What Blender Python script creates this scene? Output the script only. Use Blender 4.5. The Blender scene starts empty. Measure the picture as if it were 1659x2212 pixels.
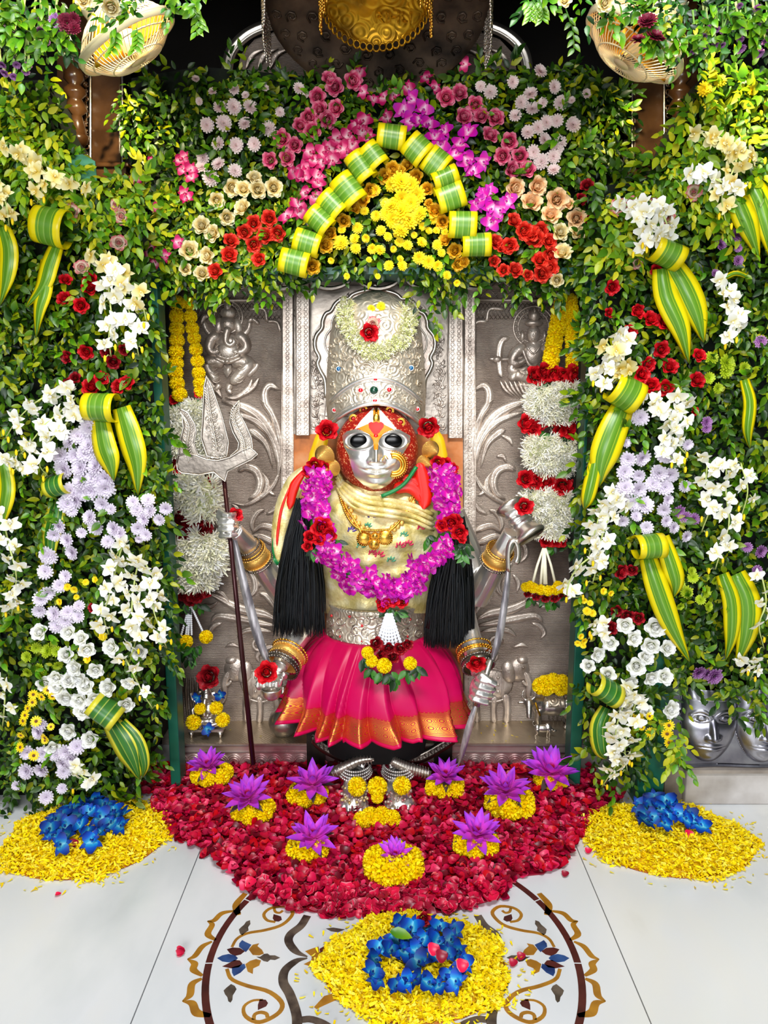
import bpy, math, random
import numpy as np
from mathutils import Vector, Matrix, Quaternion
random.seed(7); RNG = np.random.default_rng(7)
PI = math.pi
sc = bpy.context.scene
COL = sc.collection
V3 = Vector

# ------------------------------------------------------------ camera
CAM = V3((0, -2.2, 1.1)); PITCH = math.radians(9.2); FPX = 1604.0
cam = bpy.data.cameras.new('camera'); cam.sensor_fit = 'VERTICAL'; cam.sensor_height = 24.0
cam.lens = 24.0 * FPX / 2212; cam.clip_start = 0.02
camo = bpy.data.objects.new('camera', cam); COL.objects.link(camo)
camo.location = CAM; camo.rotation_euler = (PI/2 - PITCH, 0, 0); sc.camera = camo
# ------------------------------------------------------------ world, lights, exposure
sc.view_settings.view_transform = 'Standard'; sc.view_settings.look = 'None'
sc.view_settings.gamma = 1.0; sc.view_settings.use_curve_mapping = False
sc.view_settings.exposure = 0.28
w = bpy.data.worlds.new('world'); sc.world = w; w.use_nodes = True
w.node_tree.nodes['Background'].inputs[0].default_value = (0.80, 0.90, 1.0, 1)
w.node_tree.nodes['Background'].inputs[1].default_value = 0.09
def area(name, loc, target, size, power, col, sizey=None):
    l = bpy.data.lights.new(name, 'AREA'); l.energy = power; l.color = col; l.size = size
    if sizey: l.shape = 'RECTANGLE'; l.size_y = sizey
    o = bpy.data.objects.new(name, l); COL.objects.link(o); o.location = loc
    o.rotation_euler = (V3(target) - V3(loc)).to_track_quat('-Z', 'Y').to_euler(); return o
def spot(name, loc, target, power, col, ang, blend, size):
    l = bpy.data.lights.new(name, 'SPOT'); l.energy = power; l.color = col; l.spot_size = math.radians(ang)
    l.spot_blend = blend; l.shadow_soft_size = size
    o = bpy.data.objects.new(name, l); COL.objects.link(o); o.location = loc
    o.rotation_euler = (V3(target) - V3(loc)).to_track_quat('-Z', 'Y').to_euler(); return o
WARM = (1.0, 0.86, 0.55); NEUT = (1.0, 0.96, 0.90); COOL = (0.86, 0.94, 1.0)
area('hall_light', (0.15, -2.25, 2.9), (0, -0.4, 0.6), 1.1, 60, (0.96, 0.98, 1.0), 0.5)
area('daylight_opening', (-0.5, -4.4, 1.5), (0, 0, 0.75), 2.2, 92, (0.95, 0.97, 1.0), 1.0)
spot('lamp_left', (-0.47, -0.69, 1.94), (-0.92, -0.40, 1.38), 40, WARM, 104, 0.5, 0.02)
spot('lamp_right', (0.50, -0.69, 1.94), (0.94, -0.40, 1.36), 40, WARM, 104, 0.5, 0.02)
spot('lamp_front', (0.1, -1.95, 2.5), (0.0, -0.2, 1.15), 54, (1, .90, .74), 36, 0.8, 0.05)

# ------------------------------------------------------------ pixel rays to points in the scene
_cp, _sp = math.cos(PITCH), math.sin(PITCH)
def ray(px, py):
    x = (px - 829.5) / FPX; y = -(py - 1106) / FPX
    return V3((x, _cp + y*_sp, -_sp + y*_cp))
def P(px, py, Y):
    d = ray(px, py); return CAM + d * ((Y - CAM.y) / d.y)
def F(px, py, z=0.0):
    d = ray(px, py); return CAM + d * ((z - CAM.z) / d.z)
def S(px, py, Y):
    return ((P(px, py, Y) - CAM) @ V3((0, _cp, -_sp))) / FPX if False else (P(px, py, Y) - CAM).dot(V3((0, _cp, -_sp))) / FPX

# ------------------------------------------------------------ materials
def C(h, a=1):
    h = h.lstrip('#'); v = [int(h[i:i+2], 16)/255 for i in (0, 2, 4)]
    return tuple(((c/12.92) if c <= .04045 else ((c+.055)/1.055)**2.4) for c in v) + (a,)
MATS = {}
def mat(name, col, rough=.5, metal=0.0, cols=None, grad=None, attr='t', bump=None, transl=0.0, spec=.5, coat=0, noise=None, vary=0.0, wave=None):
    """col: hex; cols: hex list picked per loose piece; grad: [(pos, hex)] along an attribute stored on the mesh"""
    m = bpy.data.materials.new(name); m.use_nodes = True; nt = m.node_tree; N = nt.nodes; L = nt.links
    b = N['Principled BSDF']; b.inputs['Roughness'].default_value = rough; b.inputs['Metallic'].default_value = metal
    b.inputs['Specular IOR Level'].default_value = spec
    if coat: b.inputs['Coat Weight'].default_value = coat; b.inputs['Coat Roughness'].default_value = .12
    c = None
    def ramp(stops, const=False):
        r = N.new('ShaderNodeValToRGB'); e = r.color_ramp.elements
        if const: r.color_ramp.interpolation = 'CONSTANT'
        while len(e) < len(stops): e.new(.5)
        for k, (p_, h_) in enumerate(stops): e[k].position = p_; e[k].color = C(h_)
        return r
    if cols:
        g = N.new('ShaderNodeNewGeometry'); r = ramp([(k/len(cols), h) for k, h in enumerate(cols)], True)
        L.new(g.outputs['Random Per Island'], r.inputs[0]); c = r.outputs[0]
    if grad:
        a = N.new('ShaderNodeAttribute'); a.attribute_name = attr; r = ramp(grad); L.new(a.outputs['Fac'], r.inputs[0])
        if c is None: c = r.outputs[0]
        else:
            mx = N.new('ShaderNodeMix'); mx.data_type = 'RGBA'; mx.blend_type = 'MULTIPLY'; mx.inputs[0].default_value = 1
            L.new(c, mx.inputs[6]); L.new(r.outputs[0], mx.inputs[7]); c = mx.outputs[2]
    if noise:
        sc_, stops = noise[0], noise[1]
        tc = N.new('ShaderNodeTexCoord'); n = N.new('ShaderNodeTexNoise'); n.inputs['Scale'].default_value = sc_; n.inputs['Detail'].default_value = 6
        if len(noise) > 2:
            mp = N.new('ShaderNodeMapping'); mp.inputs['Scale'].default_value = noise[2]; L.new(tc.outputs['Object'], mp.inputs[0]); L.new(mp.outputs[0], n.inputs['Vector'])
        else: L.new(tc.outputs['Object'], n.inputs['Vector'])
        r = ramp(stops); L.new(n.outputs['Fac'], r.inputs[0])
        if c is None: c = r.outputs[0]
        else:
            mx = N.new('ShaderNodeMix'); mx.data_type = 'RGBA'; mx.blend_type = 'MULTIPLY'; mx.inputs[0].default_value = 1
            L.new(c, mx.inputs[6]); L.new(r.outputs[0], mx.inputs[7]); c = mx.outputs[2]
    if c is None and vary:
        pass
    if vary:
        oi = N.new('ShaderNodeObjectInfo'); hs = N.new('ShaderNodeHueSaturation'); mr = N.new('ShaderNodeMapRange')
        mr.inputs['To Min'].default_value = 1 - vary; mr.inputs['To Max'].default_value = 1 + vary*.6
        L.new(oi.outputs['Random'], mr.inputs['Value']); L.new(mr.outputs[0], hs.inputs['Value'])
        if c is None: hs.inputs['Color'].default_value = C(col)
        else: L.new(c, hs.inputs['Color'])
        c = hs.outputs[0]
    if c is None: b.inputs['Base Color'].default_value = C(col)
    else: L.new(c, b.inputs['Base Color'])
    if bump:
        kind, s_, st = bump[0], bump[1], bump[2]
        tc = N.new('ShaderNodeTexCoord')
        if kind == 'wave':
            t = N.new('ShaderNodeTexWave'); t.bands_direction = bump[3] if len(bump) > 3 else 'Z'; t.inputs['Distortion'].default_value = 2.5; t.inputs['Detail'].default_value = 3; t.inputs['Detail Scale'].default_value = 2
            out = t.outputs['Fac']
        elif kind == 'voronoi':
            t = N.new('ShaderNodeTexVoronoi'); t.feature = 'SMOOTH_F1'; out = t.outputs['Distance']
        elif kind == 'scroll':   # embossed curls: noise driven rings
            t = N.new('ShaderNodeTexVoronoi'); t.feature = 'F1'
            n2 = N.new('ShaderNodeMath'); n2.operation = 'MULTIPLY'; n2.inputs[1].default_value = 22
            n3 = N.new('ShaderNodeMath'); n3.operation = 'SINE'; L.new(t.outputs['Distance'], n2.inputs[0]); L.new(n2.outputs[0], n3.inputs[0]); out = n3.outputs[0]
        else:
            t = N.new('ShaderNodeTexNoise'); t.inputs['Detail'].default_value = 5; out = t.outputs['Fac']
        t.inputs['Scale'].default_value = s_; L.new(tc.outputs['Object'], t.inputs['Vector'])
        bp = N.new('ShaderNodeBump'); bp.inputs['Strength'].default_value = st; bp.inputs['Distance'].default_value = bump[4] if len(bump) > 4 else .003
        L.new(out, bp.inputs['Height']); L.new(bp.outputs[0], b.inputs['Normal'])
    if transl:
        tr = N.new('ShaderNodeBsdfTranslucent'); ms = N.new('ShaderNodeMixShader'); ms.inputs[0].default_value = transl
        if c is None: tr.inputs[0].default_value = C(col)
        else: L.new(c, tr.inputs[0])
        L.new(b.outputs[0], ms.inputs[1]); L.new(tr.outputs[0], ms.inputs[2]); L.new(ms.outputs[0], N['Material Output'].inputs['Surface'])
    MATS[name] = m; return m

SILVER = mat('silver', '#d9d2c8', .33, .95, noise=(9, [(.3, '#b7ada0'), (.6, '#e6ded2')]), bump=('noise', 60, .25, None, .002))
SILVER_BRIGHT = mat('silver_bright', '#f4f1ec', .30, .88, bump=('noise', 25, .12, None, .002))
SILVER_DARK = mat('silver_dark', '#8f877e', .36, 1.0, noise=(14, [(.3, '#5d554d'), (.65, '#aaa095')]), bump=('noise', 90, .3, None, .002))
SILVER_WALL = mat('silver_wall', '#a79e92', .42, .5, noise=(7, [(.3, '#8a786b'), (.5, '#bcaa9d'), (.68, '#dfcfc0')]), bump=('wave', 95, .9, 'Z', .003))
SILVER_RELIEF = mat('silver_relief', '#c6bcb0', .36, .62, noise=(18, [(.3, '#94857a'), (.5, '#c4b5a8'), (.68, '#e6dacd')]), bump=('noise', 130, .6, None, .002))
SILVER_EMBOSS = mat('silver_emboss', '#d8cdbd', .40, .72, noise=(12, [(.3, '#b8a890'), (.6, '#f0e4d0')]), bump=('scroll', 34, .3, None, .003))
DAMASK = mat('damask_silver', '#b4aeb0', .35, .9, noise=(26, [(.4, '#7d767c'), (.52, '#d8d2d4'), (.6, '#8c858a')], (1, 1, .25)))
SILVER_LEDGE = mat('silver_ledge', '#cbb9aa', .34, .85, noise=(6, [(.3, '#9f8f7b'), (.6, '#cfc0a8')]), bump=('wave', 60, .3, 'DIAGONAL', .001))
SILVER_PINK = mat('silver_stained', '#c9a8a8', .36, .8, noise=(9, [(.3, '#b87f86'), (.65, '#e0cfc8')]))
GOLD = mat('gold', '#f0b54a', .28, 1.0, bump=('noise', 120, .3, None, .001))
GOLD_SATIN = mat('gold_satin', '#f2c064', .42, .75, bump=('wave', 120, .6, 'Z', .0008))
GOLD_DARK = mat('gold_dark', '#b58a18', .42, .8, noise=(20, [(.3, '#7a560a'), (.65, '#c8961a')]), bump=('scroll', 26, .4, None, .002))
BRONZE = mat('dark_bronze', '#3a2f26', .5, .7, noise=(14, [(.3, '#1c1612'), (.65, '#5a4a3c')]))
GREEN_PAINT = mat('green_paint', '#0c5a45', .4, bump=('noise', 30, .2))
WOOD = mat('brown_gloss_paint', '#5a3a20', .25, noise=(14, [(.35, '#38210f'), (.7, '#5c3d22')]), bump=('noise', 50, .25))
CEIL = mat('dark_ceiling', '#070504', .9, spec=.2, noise=(6, [(.3, '#040302'), (.7, '#0d0906')]))
STONE = mat('vermilion_stone', '#b56a38', .7, noise=(12, [(.3, '#7a4a2c'), (.5, '#c9773c'), (.7, '#d99a6a')]), bump=('noise', 40, .5))
MARBLE = mat('white_marble', '#dfe2e6', .16, noise=(2.6, [(.28, '#b9bec0'), (.40, '#d4d8da'), (.5, '#e2e4e6'), (.62, '#e6e5e0'), (.72, '#d6d2c8')], (1, .45, 1)), spec=.5)
MARBLE_GREY = mat('grey_marble', '#a59a8f', .3, noise=(7, [(.3, '#6f645a'), (.7, '#b8ada2')]))
GROUT = mat('grout', '#7a5246', .8)
INL_OCHRE = mat('ochre_stone', '#a8721c', .25, noise=(30, [(.3, '#93611a'), (.7, '#b98226')]))
INL_MAROON = mat('maroon_stone', '#4a1a18', .25, noise=(20, [(.3, '#3d1414'), (.7, '#5e2622')]))
INL_BLUE = mat('blue_stone', '#1d3a74', .25, noise=(30, [(.3, '#142c62'), (.7, '#355a95')]))
INL_DARK = mat('brown_stone', '#4b3f37', .25, noise=(30, [(.35, '#332a25'), (.65, '#6b5d50')]))
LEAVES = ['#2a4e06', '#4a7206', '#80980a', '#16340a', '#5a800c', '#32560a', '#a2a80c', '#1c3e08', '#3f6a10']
LEAF = mat('leaf', '#4f8a20', .38, cols=LEAVES, transl=.22, spec=.45)
LEAF_ONE = mat('leaf_single', '#5b9a1e', .36, grad=[(0, '#3a7a0c'), (.5, '#5c9412'), (1, '#86ac18')], transl=.22, vary=.6)
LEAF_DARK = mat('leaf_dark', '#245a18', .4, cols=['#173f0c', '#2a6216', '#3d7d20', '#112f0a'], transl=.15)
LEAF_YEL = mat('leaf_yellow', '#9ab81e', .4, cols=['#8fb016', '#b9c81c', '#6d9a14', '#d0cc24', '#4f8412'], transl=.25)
BACKING = mat('net_deep_shade', '#070f05', .9, noise=(20, [(.3, '#030703'), (.7, '#0c1c08')]))  # net backing coloured near-black for the deep shadow between the leaves
STEM = mat('stem', '#6f9a3a', .5)
STEM_PALE = mat('stem_pale', '#c2cf7c', .5)
STRIPE = mat('striped_leaf', '#6fae28', .33, grad=[(0, '#ecd600'), (.22, '#f2e210'), (.245, '#6f9f22'), (.30, '#6a9a20'), (.32, '#b9cc3c'), (.34, '#62961f'), (.47, '#6ea02e'), (.50, '#93b850'), (.53, '#5c9020'), (.68, '#669a28'), (.70, '#a9c43c'), (.715, '#5a8e1c'), (.755, '#64981f'), (.78, '#f2e210'), (1, '#e6d000')], attr='u', transl=.18)
STRIPE_DK = mat('striped_leaf_dark', '#4a8a28', .35, grad=[(0, '#d6cf2a'), (.16, '#e0d836'), (.19, '#2e6a1c'), (.34, '#3d7d24'), (.36, '#b9cc55'), (.39, '#34702a'), (.6, '#3f8030'), (.63, '#a8c24c'), (.66, '#2e6a1c'), (.81, '#3d7d24'), (.84, '#e0d836'), (1, '#cfc32a')], attr='u', transl=.15)
def petalmat(name, stops, rough=.5, vary=.18, transl=.25): return mat(name, '#fff', rough, grad=stops, transl=transl, vary=vary, spec=.3)
M_PINK = petalmat('rose_pink', [(0, '#a81644'), (.6, '#e2487a'), (1, '#f29aae')])
M_CREAM = petalmat('rose_cream', [(0, '#e0b95a'), (.6, '#f2df9c'), (1, '#fbf3cf')])
M_WHITE = petalmat('rose_white', [(0, '#f6f4dc'), (.4, '#fbfbf0'), (1, '#ffffff')], vary=.08)
M_PEACH = petalmat('rose_peach', [(0, '#d98a50'), (.6, '#f0c48c'), (1, '#f6dcb4')])
M_BLUSH = petalmat('rose_blush', [(0, '#f6efdc'), (.6, '#f8e4d0'), (1, '#d8405a')])
M_ORED = petalmat('rose_scarlet', [(0, '#8c0c08'), (.6, '#e0261a'), (1, '#f5523a')])
M_RED = petalmat('rose_red', [(0, '#5c0008'), (.55, '#c80618'), (1, '#e8202c')])
M_DRED = petalmat('rose_dark_red', [(0, '#2c0408'), (.6, '#8c0a18'), (1, '#c01c2a')])
M_YROSE = petalmat('rose_yellow', [(0, '#c07a08'), (.6, '#eeae14'), (1, '#f8cf3a')])
M_MUMP = petalmat('mum_pale_pink', [(0, '#c8587c'), (.3, '#eec0c8'), (1, '#fbeee6')], vary=.1)
M_MUML = petalmat('mum_lavender', [(0, '#b07aa8'), (.35, '#dccbe4'), (1, '#f3edf6')], vary=.08)
M_MUMPU = petalmat('mum_purple', [(0, '#4c1848'), (.6, '#8a3f90'), (1, '#c596cc')])
M_MUMMA = petalmat('mum_maroon', [(0, '#2a0612'), (.7, '#6a1228'), (1, '#8c2440')])
M_MUMY = petalmat('mum_yellow', [(0, '#e8b408'), (.4, '#fcd40a'), (1, '#ffe92c')], vary=.08, transl=.08)
M_MUMG = petalmat('mum_green', [(0, '#6e8c08'), (.6, '#a9c414'), (1, '#c8da3a')])
M_MARI = mat('marigold', '#ffe000', .55, cols=['#ffe400', '#fcd800', '#ffec10', '#fad000'], grad=[(0, '#f0c420'), (.35, '#ffffff'), (1, '#ffffff')], transl=.06, spec=.2)
M_MARO = mat('marigold_orange', '#ffb800', .55, cols=['#ffc400', '#f8a800', '#ffd000', '#f09c00'], grad=[(0, '#b07010'), (.5, '#ffffff'), (1, '#ffffff')], transl=.2)
M_ORW = petalmat('orchid_white', [(0, '#f0dc70'), (.25, '#fbf8de'), (1, '#ffffff')], vary=.05, transl=.12)
M_ORY = petalmat('orchid_cream', [(0, '#e8c840'), (.4, '#f6e69a'), (1, '#fdf6c8')], vary=.1)
M_ORP = petalmat('orchid_purple', [(0, '#fff0f8'), (.2, '#f490cc'), (.40, '#dc10a4'), (1, '#a608a4')], vary=.2, transl=.1)
M_ORM = petalmat('orchid_magenta', [(0, '#ffe8e8'), (.35, '#f070a0'), (.6, '#d01468'), (1, '#a80c50')], vary=.3)
M_ORB = petalmat('orchid_blue', [(0, '#8fe0ea'), (.22, '#1f98d0'), (.5, '#0a50c0'), (1, '#0a1470')], vary=.5)
M_LILY = petalmat('water_lily_petal', [(0, '#f870c8'), (.4, '#e444d4'), (1, '#a648f0')], vary=.15, transl=.12)
M_LILYC = petalmat('water_lily_heart', [(0, '#a01040'), (1, '#e0305a')])
M_CARPET = mat('rose_petal', '#b80a38', .38, cols=['#c80838', '#9c0428', '#e01450', '#d00c30', '#70041e', '#f03468', '#b40a40', '#d8081c'], grad=[(0, '#ffd8d8'), (.1, '#ffffff'), (1, '#f0e0e4')], transl=.15, spec=.5)
M_CARPET1 = mat('rose_petal_single', '#c01040', .36, grad=[(0, '#e8909a'), (.1, '#e01848'), (1, '#c80c3c')], transl=.15, vary=.6)
M_SHRED = mat('marigold_petal', '#ffe010', .55, cols=['#ffe400', '#ffec14', '#fada00', '#ffe620', '#f2cc00', '#fff050'], transl=.06, spec=.2)
M_TUBE = mat('tuberose_petal', '#fbf7e4', .5, cols=['#fffef6', '#fffbea', '#fbf6dc', '#ffffff', '#f4f4d4'], transl=.04)
M_JAS = mat('jasmine_bud', '#f4f0c0', .5, cols=['#fffbe6', '#fbf6cc', '#eef0b4', '#fffdf0', '#dce496'], transl=.04)
M_BROWN = mat('dry_brown', '#6b4420', .7)
M_BLACK = mat('black_gloss', '#010101', .2, spec=.25)
M_HAIR = mat('black_hair', '#06070a', .38, cols=['#040506', '#0a0c10', '#101418', '#020203'])
M_VERM = mat('red_sequin_cloth', '#b8180c', .5, noise=(180, [(.45, '#900c04'), (.58, '#b8200c'), (.68, '#f0c890')]), bump=('noise', 260, .6, None, .001))
M_TWHITE = mat('tilak_white', '#f2ecdf', .7)
M_TOR = mat('tilak_orange', '#f28a08', .6)
M_TRED = mat('tilak_red', '#d81408', .6)
M_SKIRT = mat('pink_silk', '#d4043c', .38, grad=[(0, '#bc0246'), (.62, '#cc0456'), (.70, '#cc044a'), (.705, '#c00a30'), (.955, '#c00a30'), (.96, '#d80550'), (1, '#d80550')], vary=0, spec=.35)
M_BROCADE = mat('gold_brocade', '#cdb46a', .45, .3, noise=(22, [(.35, '#ccb868'), (.5, '#ead898'), (.65, '#f8edc0')]), bump=('noise', 24, .8, None, .012))
M_REDCLOTH = mat('red_silk', '#e01808', .4)
M_GRTRIM = mat('green_silk', '#0f7a3c', .4)
M_YCLOTH = mat('yellow_cloth', '#f6c40c', .5)
M_BEADW = mat('white_bead', '#f0f4fb', .25)
M_DARK = mat('blackened_metal', '#1c1613', .45, .4, noise=(20, [(.3, '#0c0908'), (.7, '#3a2e26')]))
M_MAROONROD = mat('maroon_rod', '#3c1a1c', .3, .5)
M_CREAMPL = mat('cream_enamel', '#f5e3b4', .25, .1)
M_FANGOLD = mat('brass_fan', '#f0b030', .25, .9)
M_GEMR = mat('red_gem', '#d00818', .08, coat=1)
M_GEMG = mat('green_gem', '#10402c', .08, coat=1)
M_GEMB = mat('blue_gem', '#0a5a8c', .08, coat=1)
M_PASTE = mat('painted_silver', '#c8a8a0', .4, .5, noise=(50, [(.3, '#a03030'), (.5, '#c8b8b0'), (.7, '#e8c860')]))
def hexmat(n, h, r=.6): return mat(n, h, r)
M_MOTP = hexmat('motif_pink', '#d8285c'); M_MOTB = hexmat('motif_violet', '#4a3090'); M_MOTG = hexmat('motif_green', '#4f9a78')

# ------------------------------------------------------------ mesh builder
class MB:
    def __init__(s): s.v = []; s.f = []; s.t = []; s.u = []; s.m = []; s.smooth = True
    def add(s, V, Fc, T=None, U=None, m=0):
        o = len(s.v); s.v.extend([tuple(p) for p in V]); s.f.extend([tuple(i + o for i in f) for f in Fc])
        s.t.extend(T if T is not None else [.5]*len(V)); s.u.extend(U if U is not None else [.5]*len(V)); s.m.extend([m]*len(Fc)); return s
    def box(s, lo, hi, m=0, M=None):
        x0, y0, z0 = lo; x1, y1, z1 = hi
        V = [V3(p) for p in [(x0,y0,z0),(x1,y0,z0),(x1,y1,z0),(x0,y1,z0),(x0,y0,z1),(x1,y0,z1),(x1,y1,z1),(x0,y1,z1)]]
        if M is not None: V = [M @ p for p in V]
        return s.add(V, [(0,3,2,1),(4,5,6,7),(0,1,5,4),(1,2,6,5),(2,3,7,6),(3,0,4,7)], m=m)
    def tube(s, pts, r, n=8, m=0, cap=True, flat=1.0):
        pts = [V3(p) for p in pts]; k = len(pts); rr = r if hasattr(r, '__len__') else [r]*k
        V = []; T = []; U = []; up = None
        for i in range(k):
            d = (pts[min(i+1, k-1)] - pts[max(i-1, 0)])
            if d.length < 1e-9: d = V3((0, 0, 1))
            d.normalize()
            if up is None: up = d.orthogonal().normalized()
            up = (up - d*up.dot(d)); up = up.normalized() if up.length > 1e-6 else d.orthogonal().normalized()
            sd = d.cross(up)
            for j in range(n):
                a = 2*PI*j/n; V.append(pts[i] + (up*math.cos(a)*flat + sd*math.sin(a))*rr[i]); T.append(i/(k-1)); U.append(j/n)
        Fc = [(i*n+j, i*n+(j+1) % n, (i+1)*n+(j+1) % n, (i+1)*n+j) for i in range(k-1) for j in range(n)]
        if cap: Fc += [tuple(range(n))[::-1], tuple((k-1)*n+j for j in range(n))]
        return s.add(V, Fc, T, U, m)
    def lathe(s, prof, n=24, M=None, m=0, sy=1.0, a0=0, a1=2*PI, cap=True):
        full = abs(a1-a0-2*PI) < 1e-6; nn = n if full else n+1; V = []; T = []; U = []
        for i, (r, z) in enumerate(prof):
            for j in range(nn):
                a = a0 + (a1-a0)*j/n; V.append(V3((r*math.cos(a), r*math.sin(a)*sy, z))); T.append(i/(len(prof)-1)); U.append(j/n)
        if M is not None: V = [M @ p for p in V]
        Fc = []
        for i in range(len(prof)-1):
            for j in range(n if full else n):
                j2 = (j+1) % nn; Fc.append((i*nn+j, i*nn+j2, (i+1)*nn+j2, (i+1)*nn+j))
        if full and cap:
            if prof[0][0] > 1e-5: Fc.append(tuple(range(nn))[::-1])
            if prof[-1][0] > 1e-5: Fc.append(tuple((len(prof)-1)*nn+j for j in range(nn)))
        return s.add(V, Fc, T, U, m)
    def ell(s, c, r, M=None, n=16, k=10, m=0):
        c = V3(c); V = []; T = []; R = M if M is not None else Matrix.Identity(3)
        for i in range(k+1):
            b = PI*i/k
            for j in range(n):
                a = 2*PI*j/n; V.append(c + R @ V3((r[0]*math.sin(b)*math.cos(a), r[1]*math.sin(b)*math.sin(a), r[2]*math.cos(b)))); T.append(i/k)
        Fc = [(i*n+j, (i+1)*n+j, (i+1)*n+(j+1) % n, i*n+(j+1) % n) for i in range(k) for j in range(n)]
        return s.add(V, Fc, T, m=m)
    def torus(s, c, R_, r, axis=(0, -1, 0), n=20, k=6, m=0, sx=1, sy=1):
        q = V3(axis).to_track_quat('Z', 'Y'); c = V3(c)
        return s.tube([c + q @ V3((R_*sx*math.cos(2*PI*i/n), R_*sy*math.sin(2*PI*i/n), 0)) for i in range(n+1)], r, k, m, cap=False)
    def mesh(s, name, mats, smooth=True):
        me = bpy.data.meshes.new(name); me.from_pydata(s.v, [], s.f); me.validate(verbose=False) if False else None
        for m in (mats if isinstance(mats, (list, tuple)) else [mats]): me.materials.append(m)
        if max(s.m, default=0) > 0: me.polygons.foreach_set('material_index', s.m)
        for nm, arr in (('t', s.t), ('u', s.u)):
            a = me.attributes.new(nm, 'FLOAT', 'POINT'); a.data.foreach_set('value', np.asarray(arr, dtype=np.float32))
        if smooth: me.polygons.foreach_set('use_smooth', [True]*len(s.f))
        me.update(); return me
def link(name, me, parent=None, M=None):
    o = bpy.data.objects.new(name, me); COL.objects.link(o)
    if parent is not None: o.parent = parent
    if M is not None: o.matrix_local = M
    return o
def build(name, mb, mats, parent=None, smooth=True, M=None): return link(name, mb.mesh(name, mats, smooth), parent, M)
def tag(o, label, cat, group=None, kind=None):
    if label: o['label'] = label
    if cat: o['category'] = cat
    if group: o['group'] = group
    if kind: o['kind'] = kind
    return o
def empty(name, loc=(0, 0, 0)):
    o = bpy.data.objects.new(name, None); COL.objects.link(o); o.location = loc; return o
def stuff(o): o['kind'] = 'stuff'; return o
def struct(o): o['kind'] = 'structure'; return o
def thing(name, label, cat, loc, group=None):
    o = empty(name, loc); tag(o, label, cat, group); return o
def child(name, mb, mats, par, smooth=True):
    """part whose mesh was made in world coordinates, parented to an empty that only has a location"""
    L = V3(par['_w']) if '_w' in par else par.location
    me = mb.mesh(name, mats, smooth); me.transform(Matrix.Translation(-V3(L)))
    return link(name, me, par)
def subchild(name, mb, mats, part, root, smooth=True):
    me = mb.mesh(name, mats, smooth); me.transform(Matrix.Translation(-V3(root.location))); return link(name, me, part)
def frame(n, roll=0.0):
    """rotation whose +Z is n"""
    q = V3(n).normalized().to_track_quat('Z', 'Y'); return q.to_matrix() @ Matrix.Rotation(roll, 3, 'Z')
def MX(loc, n, roll=0.0, s=1.0):
    return Matrix.Translation(V3(loc)) @ (frame(n, roll) @ Matrix.Scale(s, 3)).to_4x4()
def spline(pts, n=24):
    """catmull-rom through points (any dimension)"""
    A = [np.array(p, dtype=float) for p in pts]; A = [2*A[0]-A[1]] + A + [2*A[-1]-A[-2]]; out = []
    segs = len(A)-3
    for i in range(n):
        g = i/(n-1)*segs; k = min(int(g), segs-1); t = g-k; a, b, c, d = A[k:k+4]
        out.append(.5*((2*b)+(c-a)*t+(2*a-5*b+4*c-d)*t*t+(3*b-a-3*c+d)*t**3))
    return out
def remeshed(name, mb, mats, voxel, par=None, smooth_it=4):
    """one continuous surface out of overlapping volumes"""
    me = mb.mesh(name+'_src', mats); o = bpy.data.objects.new(name+'_src', me); COL.objects.link(o)
    md = o.modifiers.new('r', 'REMESH'); md.mode = 'VOXEL'; md.voxel_size = voxel; md.use_smooth_shade = True
    s2 = o.modifiers.new('s', 'SMOOTH'); s2.iterations = smooth_it; s2.factor = .5
    dg = bpy.context.evaluated_depsgraph_get(); dg.update()
    n = bpy.data.meshes.new_from_object(o.evaluated_get(dg)); n.name = name
    COL.objects.unlink(o); bpy.data.objects.remove(o)
    n.materials.clear(); n.materials.append(mats if not isinstance(mats, (list, tuple)) else mats[0])
    n.polygons.foreach_set('use_smooth', [True]*len(n.polygons))
    if par is not None: n.transform(Matrix.Translation(-V3(par.location)))
    return link(name, n, par)

# many copies of one small proto merged into one mesh, vectorised
def merged(name, proto, R_, L_, mats, parent=None, offset=None):
    v = np.array(proto.v); n = len(v); N = len(L_)
    big = np.einsum('nij,kj->nki', np.asarray(R_), v) + np.asarray(L_)[:, None, :]
    if offset is not None: big = big - np.array(offset)
    me = bpy.data.meshes.new(name); me.vertices.add(N*n); me.vertices.foreach_set('co', big.reshape(-1).astype(np.float32))
    lens = np.array([len(f) for f in proto.f]); idx = np.concatenate([np.array(f) for f in proto.f])
    li = (idx[None, :] + (np.arange(N)*n)[:, None]).reshape(-1); starts = np.cumsum(np.tile(lens, N)) - np.tile(lens, N)
    me.loops.add(len(li)); me.loops.foreach_set('vertex_index', li.astype(np.int32))
    me.polygons.add(N*len(lens)); me.polygons.foreach_set('loop_start', starts.astype(np.int32))
    for m in (mats if isinstance(mats, (list, tuple)) else [mats]): me.materials.append(m)
    if max(proto.m) > 0: me.polygons.foreach_set('material_index', np.tile(np.array(proto.m, dtype=np.int32), N))
    me.update(calc_edges=True)
    for nm, arr in (('t', proto.t), ('u', proto.u)):
        a = me.attributes.new(nm, 'FLOAT', 'POINT'); a.data.foreach_set('value', np.tile(np.asarray(arr, dtype=np.float32), N))
    me.polygons.foreach_set('use_smooth', np.ones(N*len(lens), dtype=bool))
    return link(name, me, parent)
def nrm(a): return a/np.maximum(np.linalg.norm(a, axis=-1, keepdims=True), 1e-9)
def frames(dirs, normals, scale):
    """rotations with +X along dirs and +Z near normals"""
    x = nrm(dirs); z = nrm(normals - x*np.sum(normals*x, -1, keepdims=True)); y = np.cross(z, x)
    return np.stack([x, y, z], -1)*np.asarray(scale).reshape(-1, 1, 1)
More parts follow.
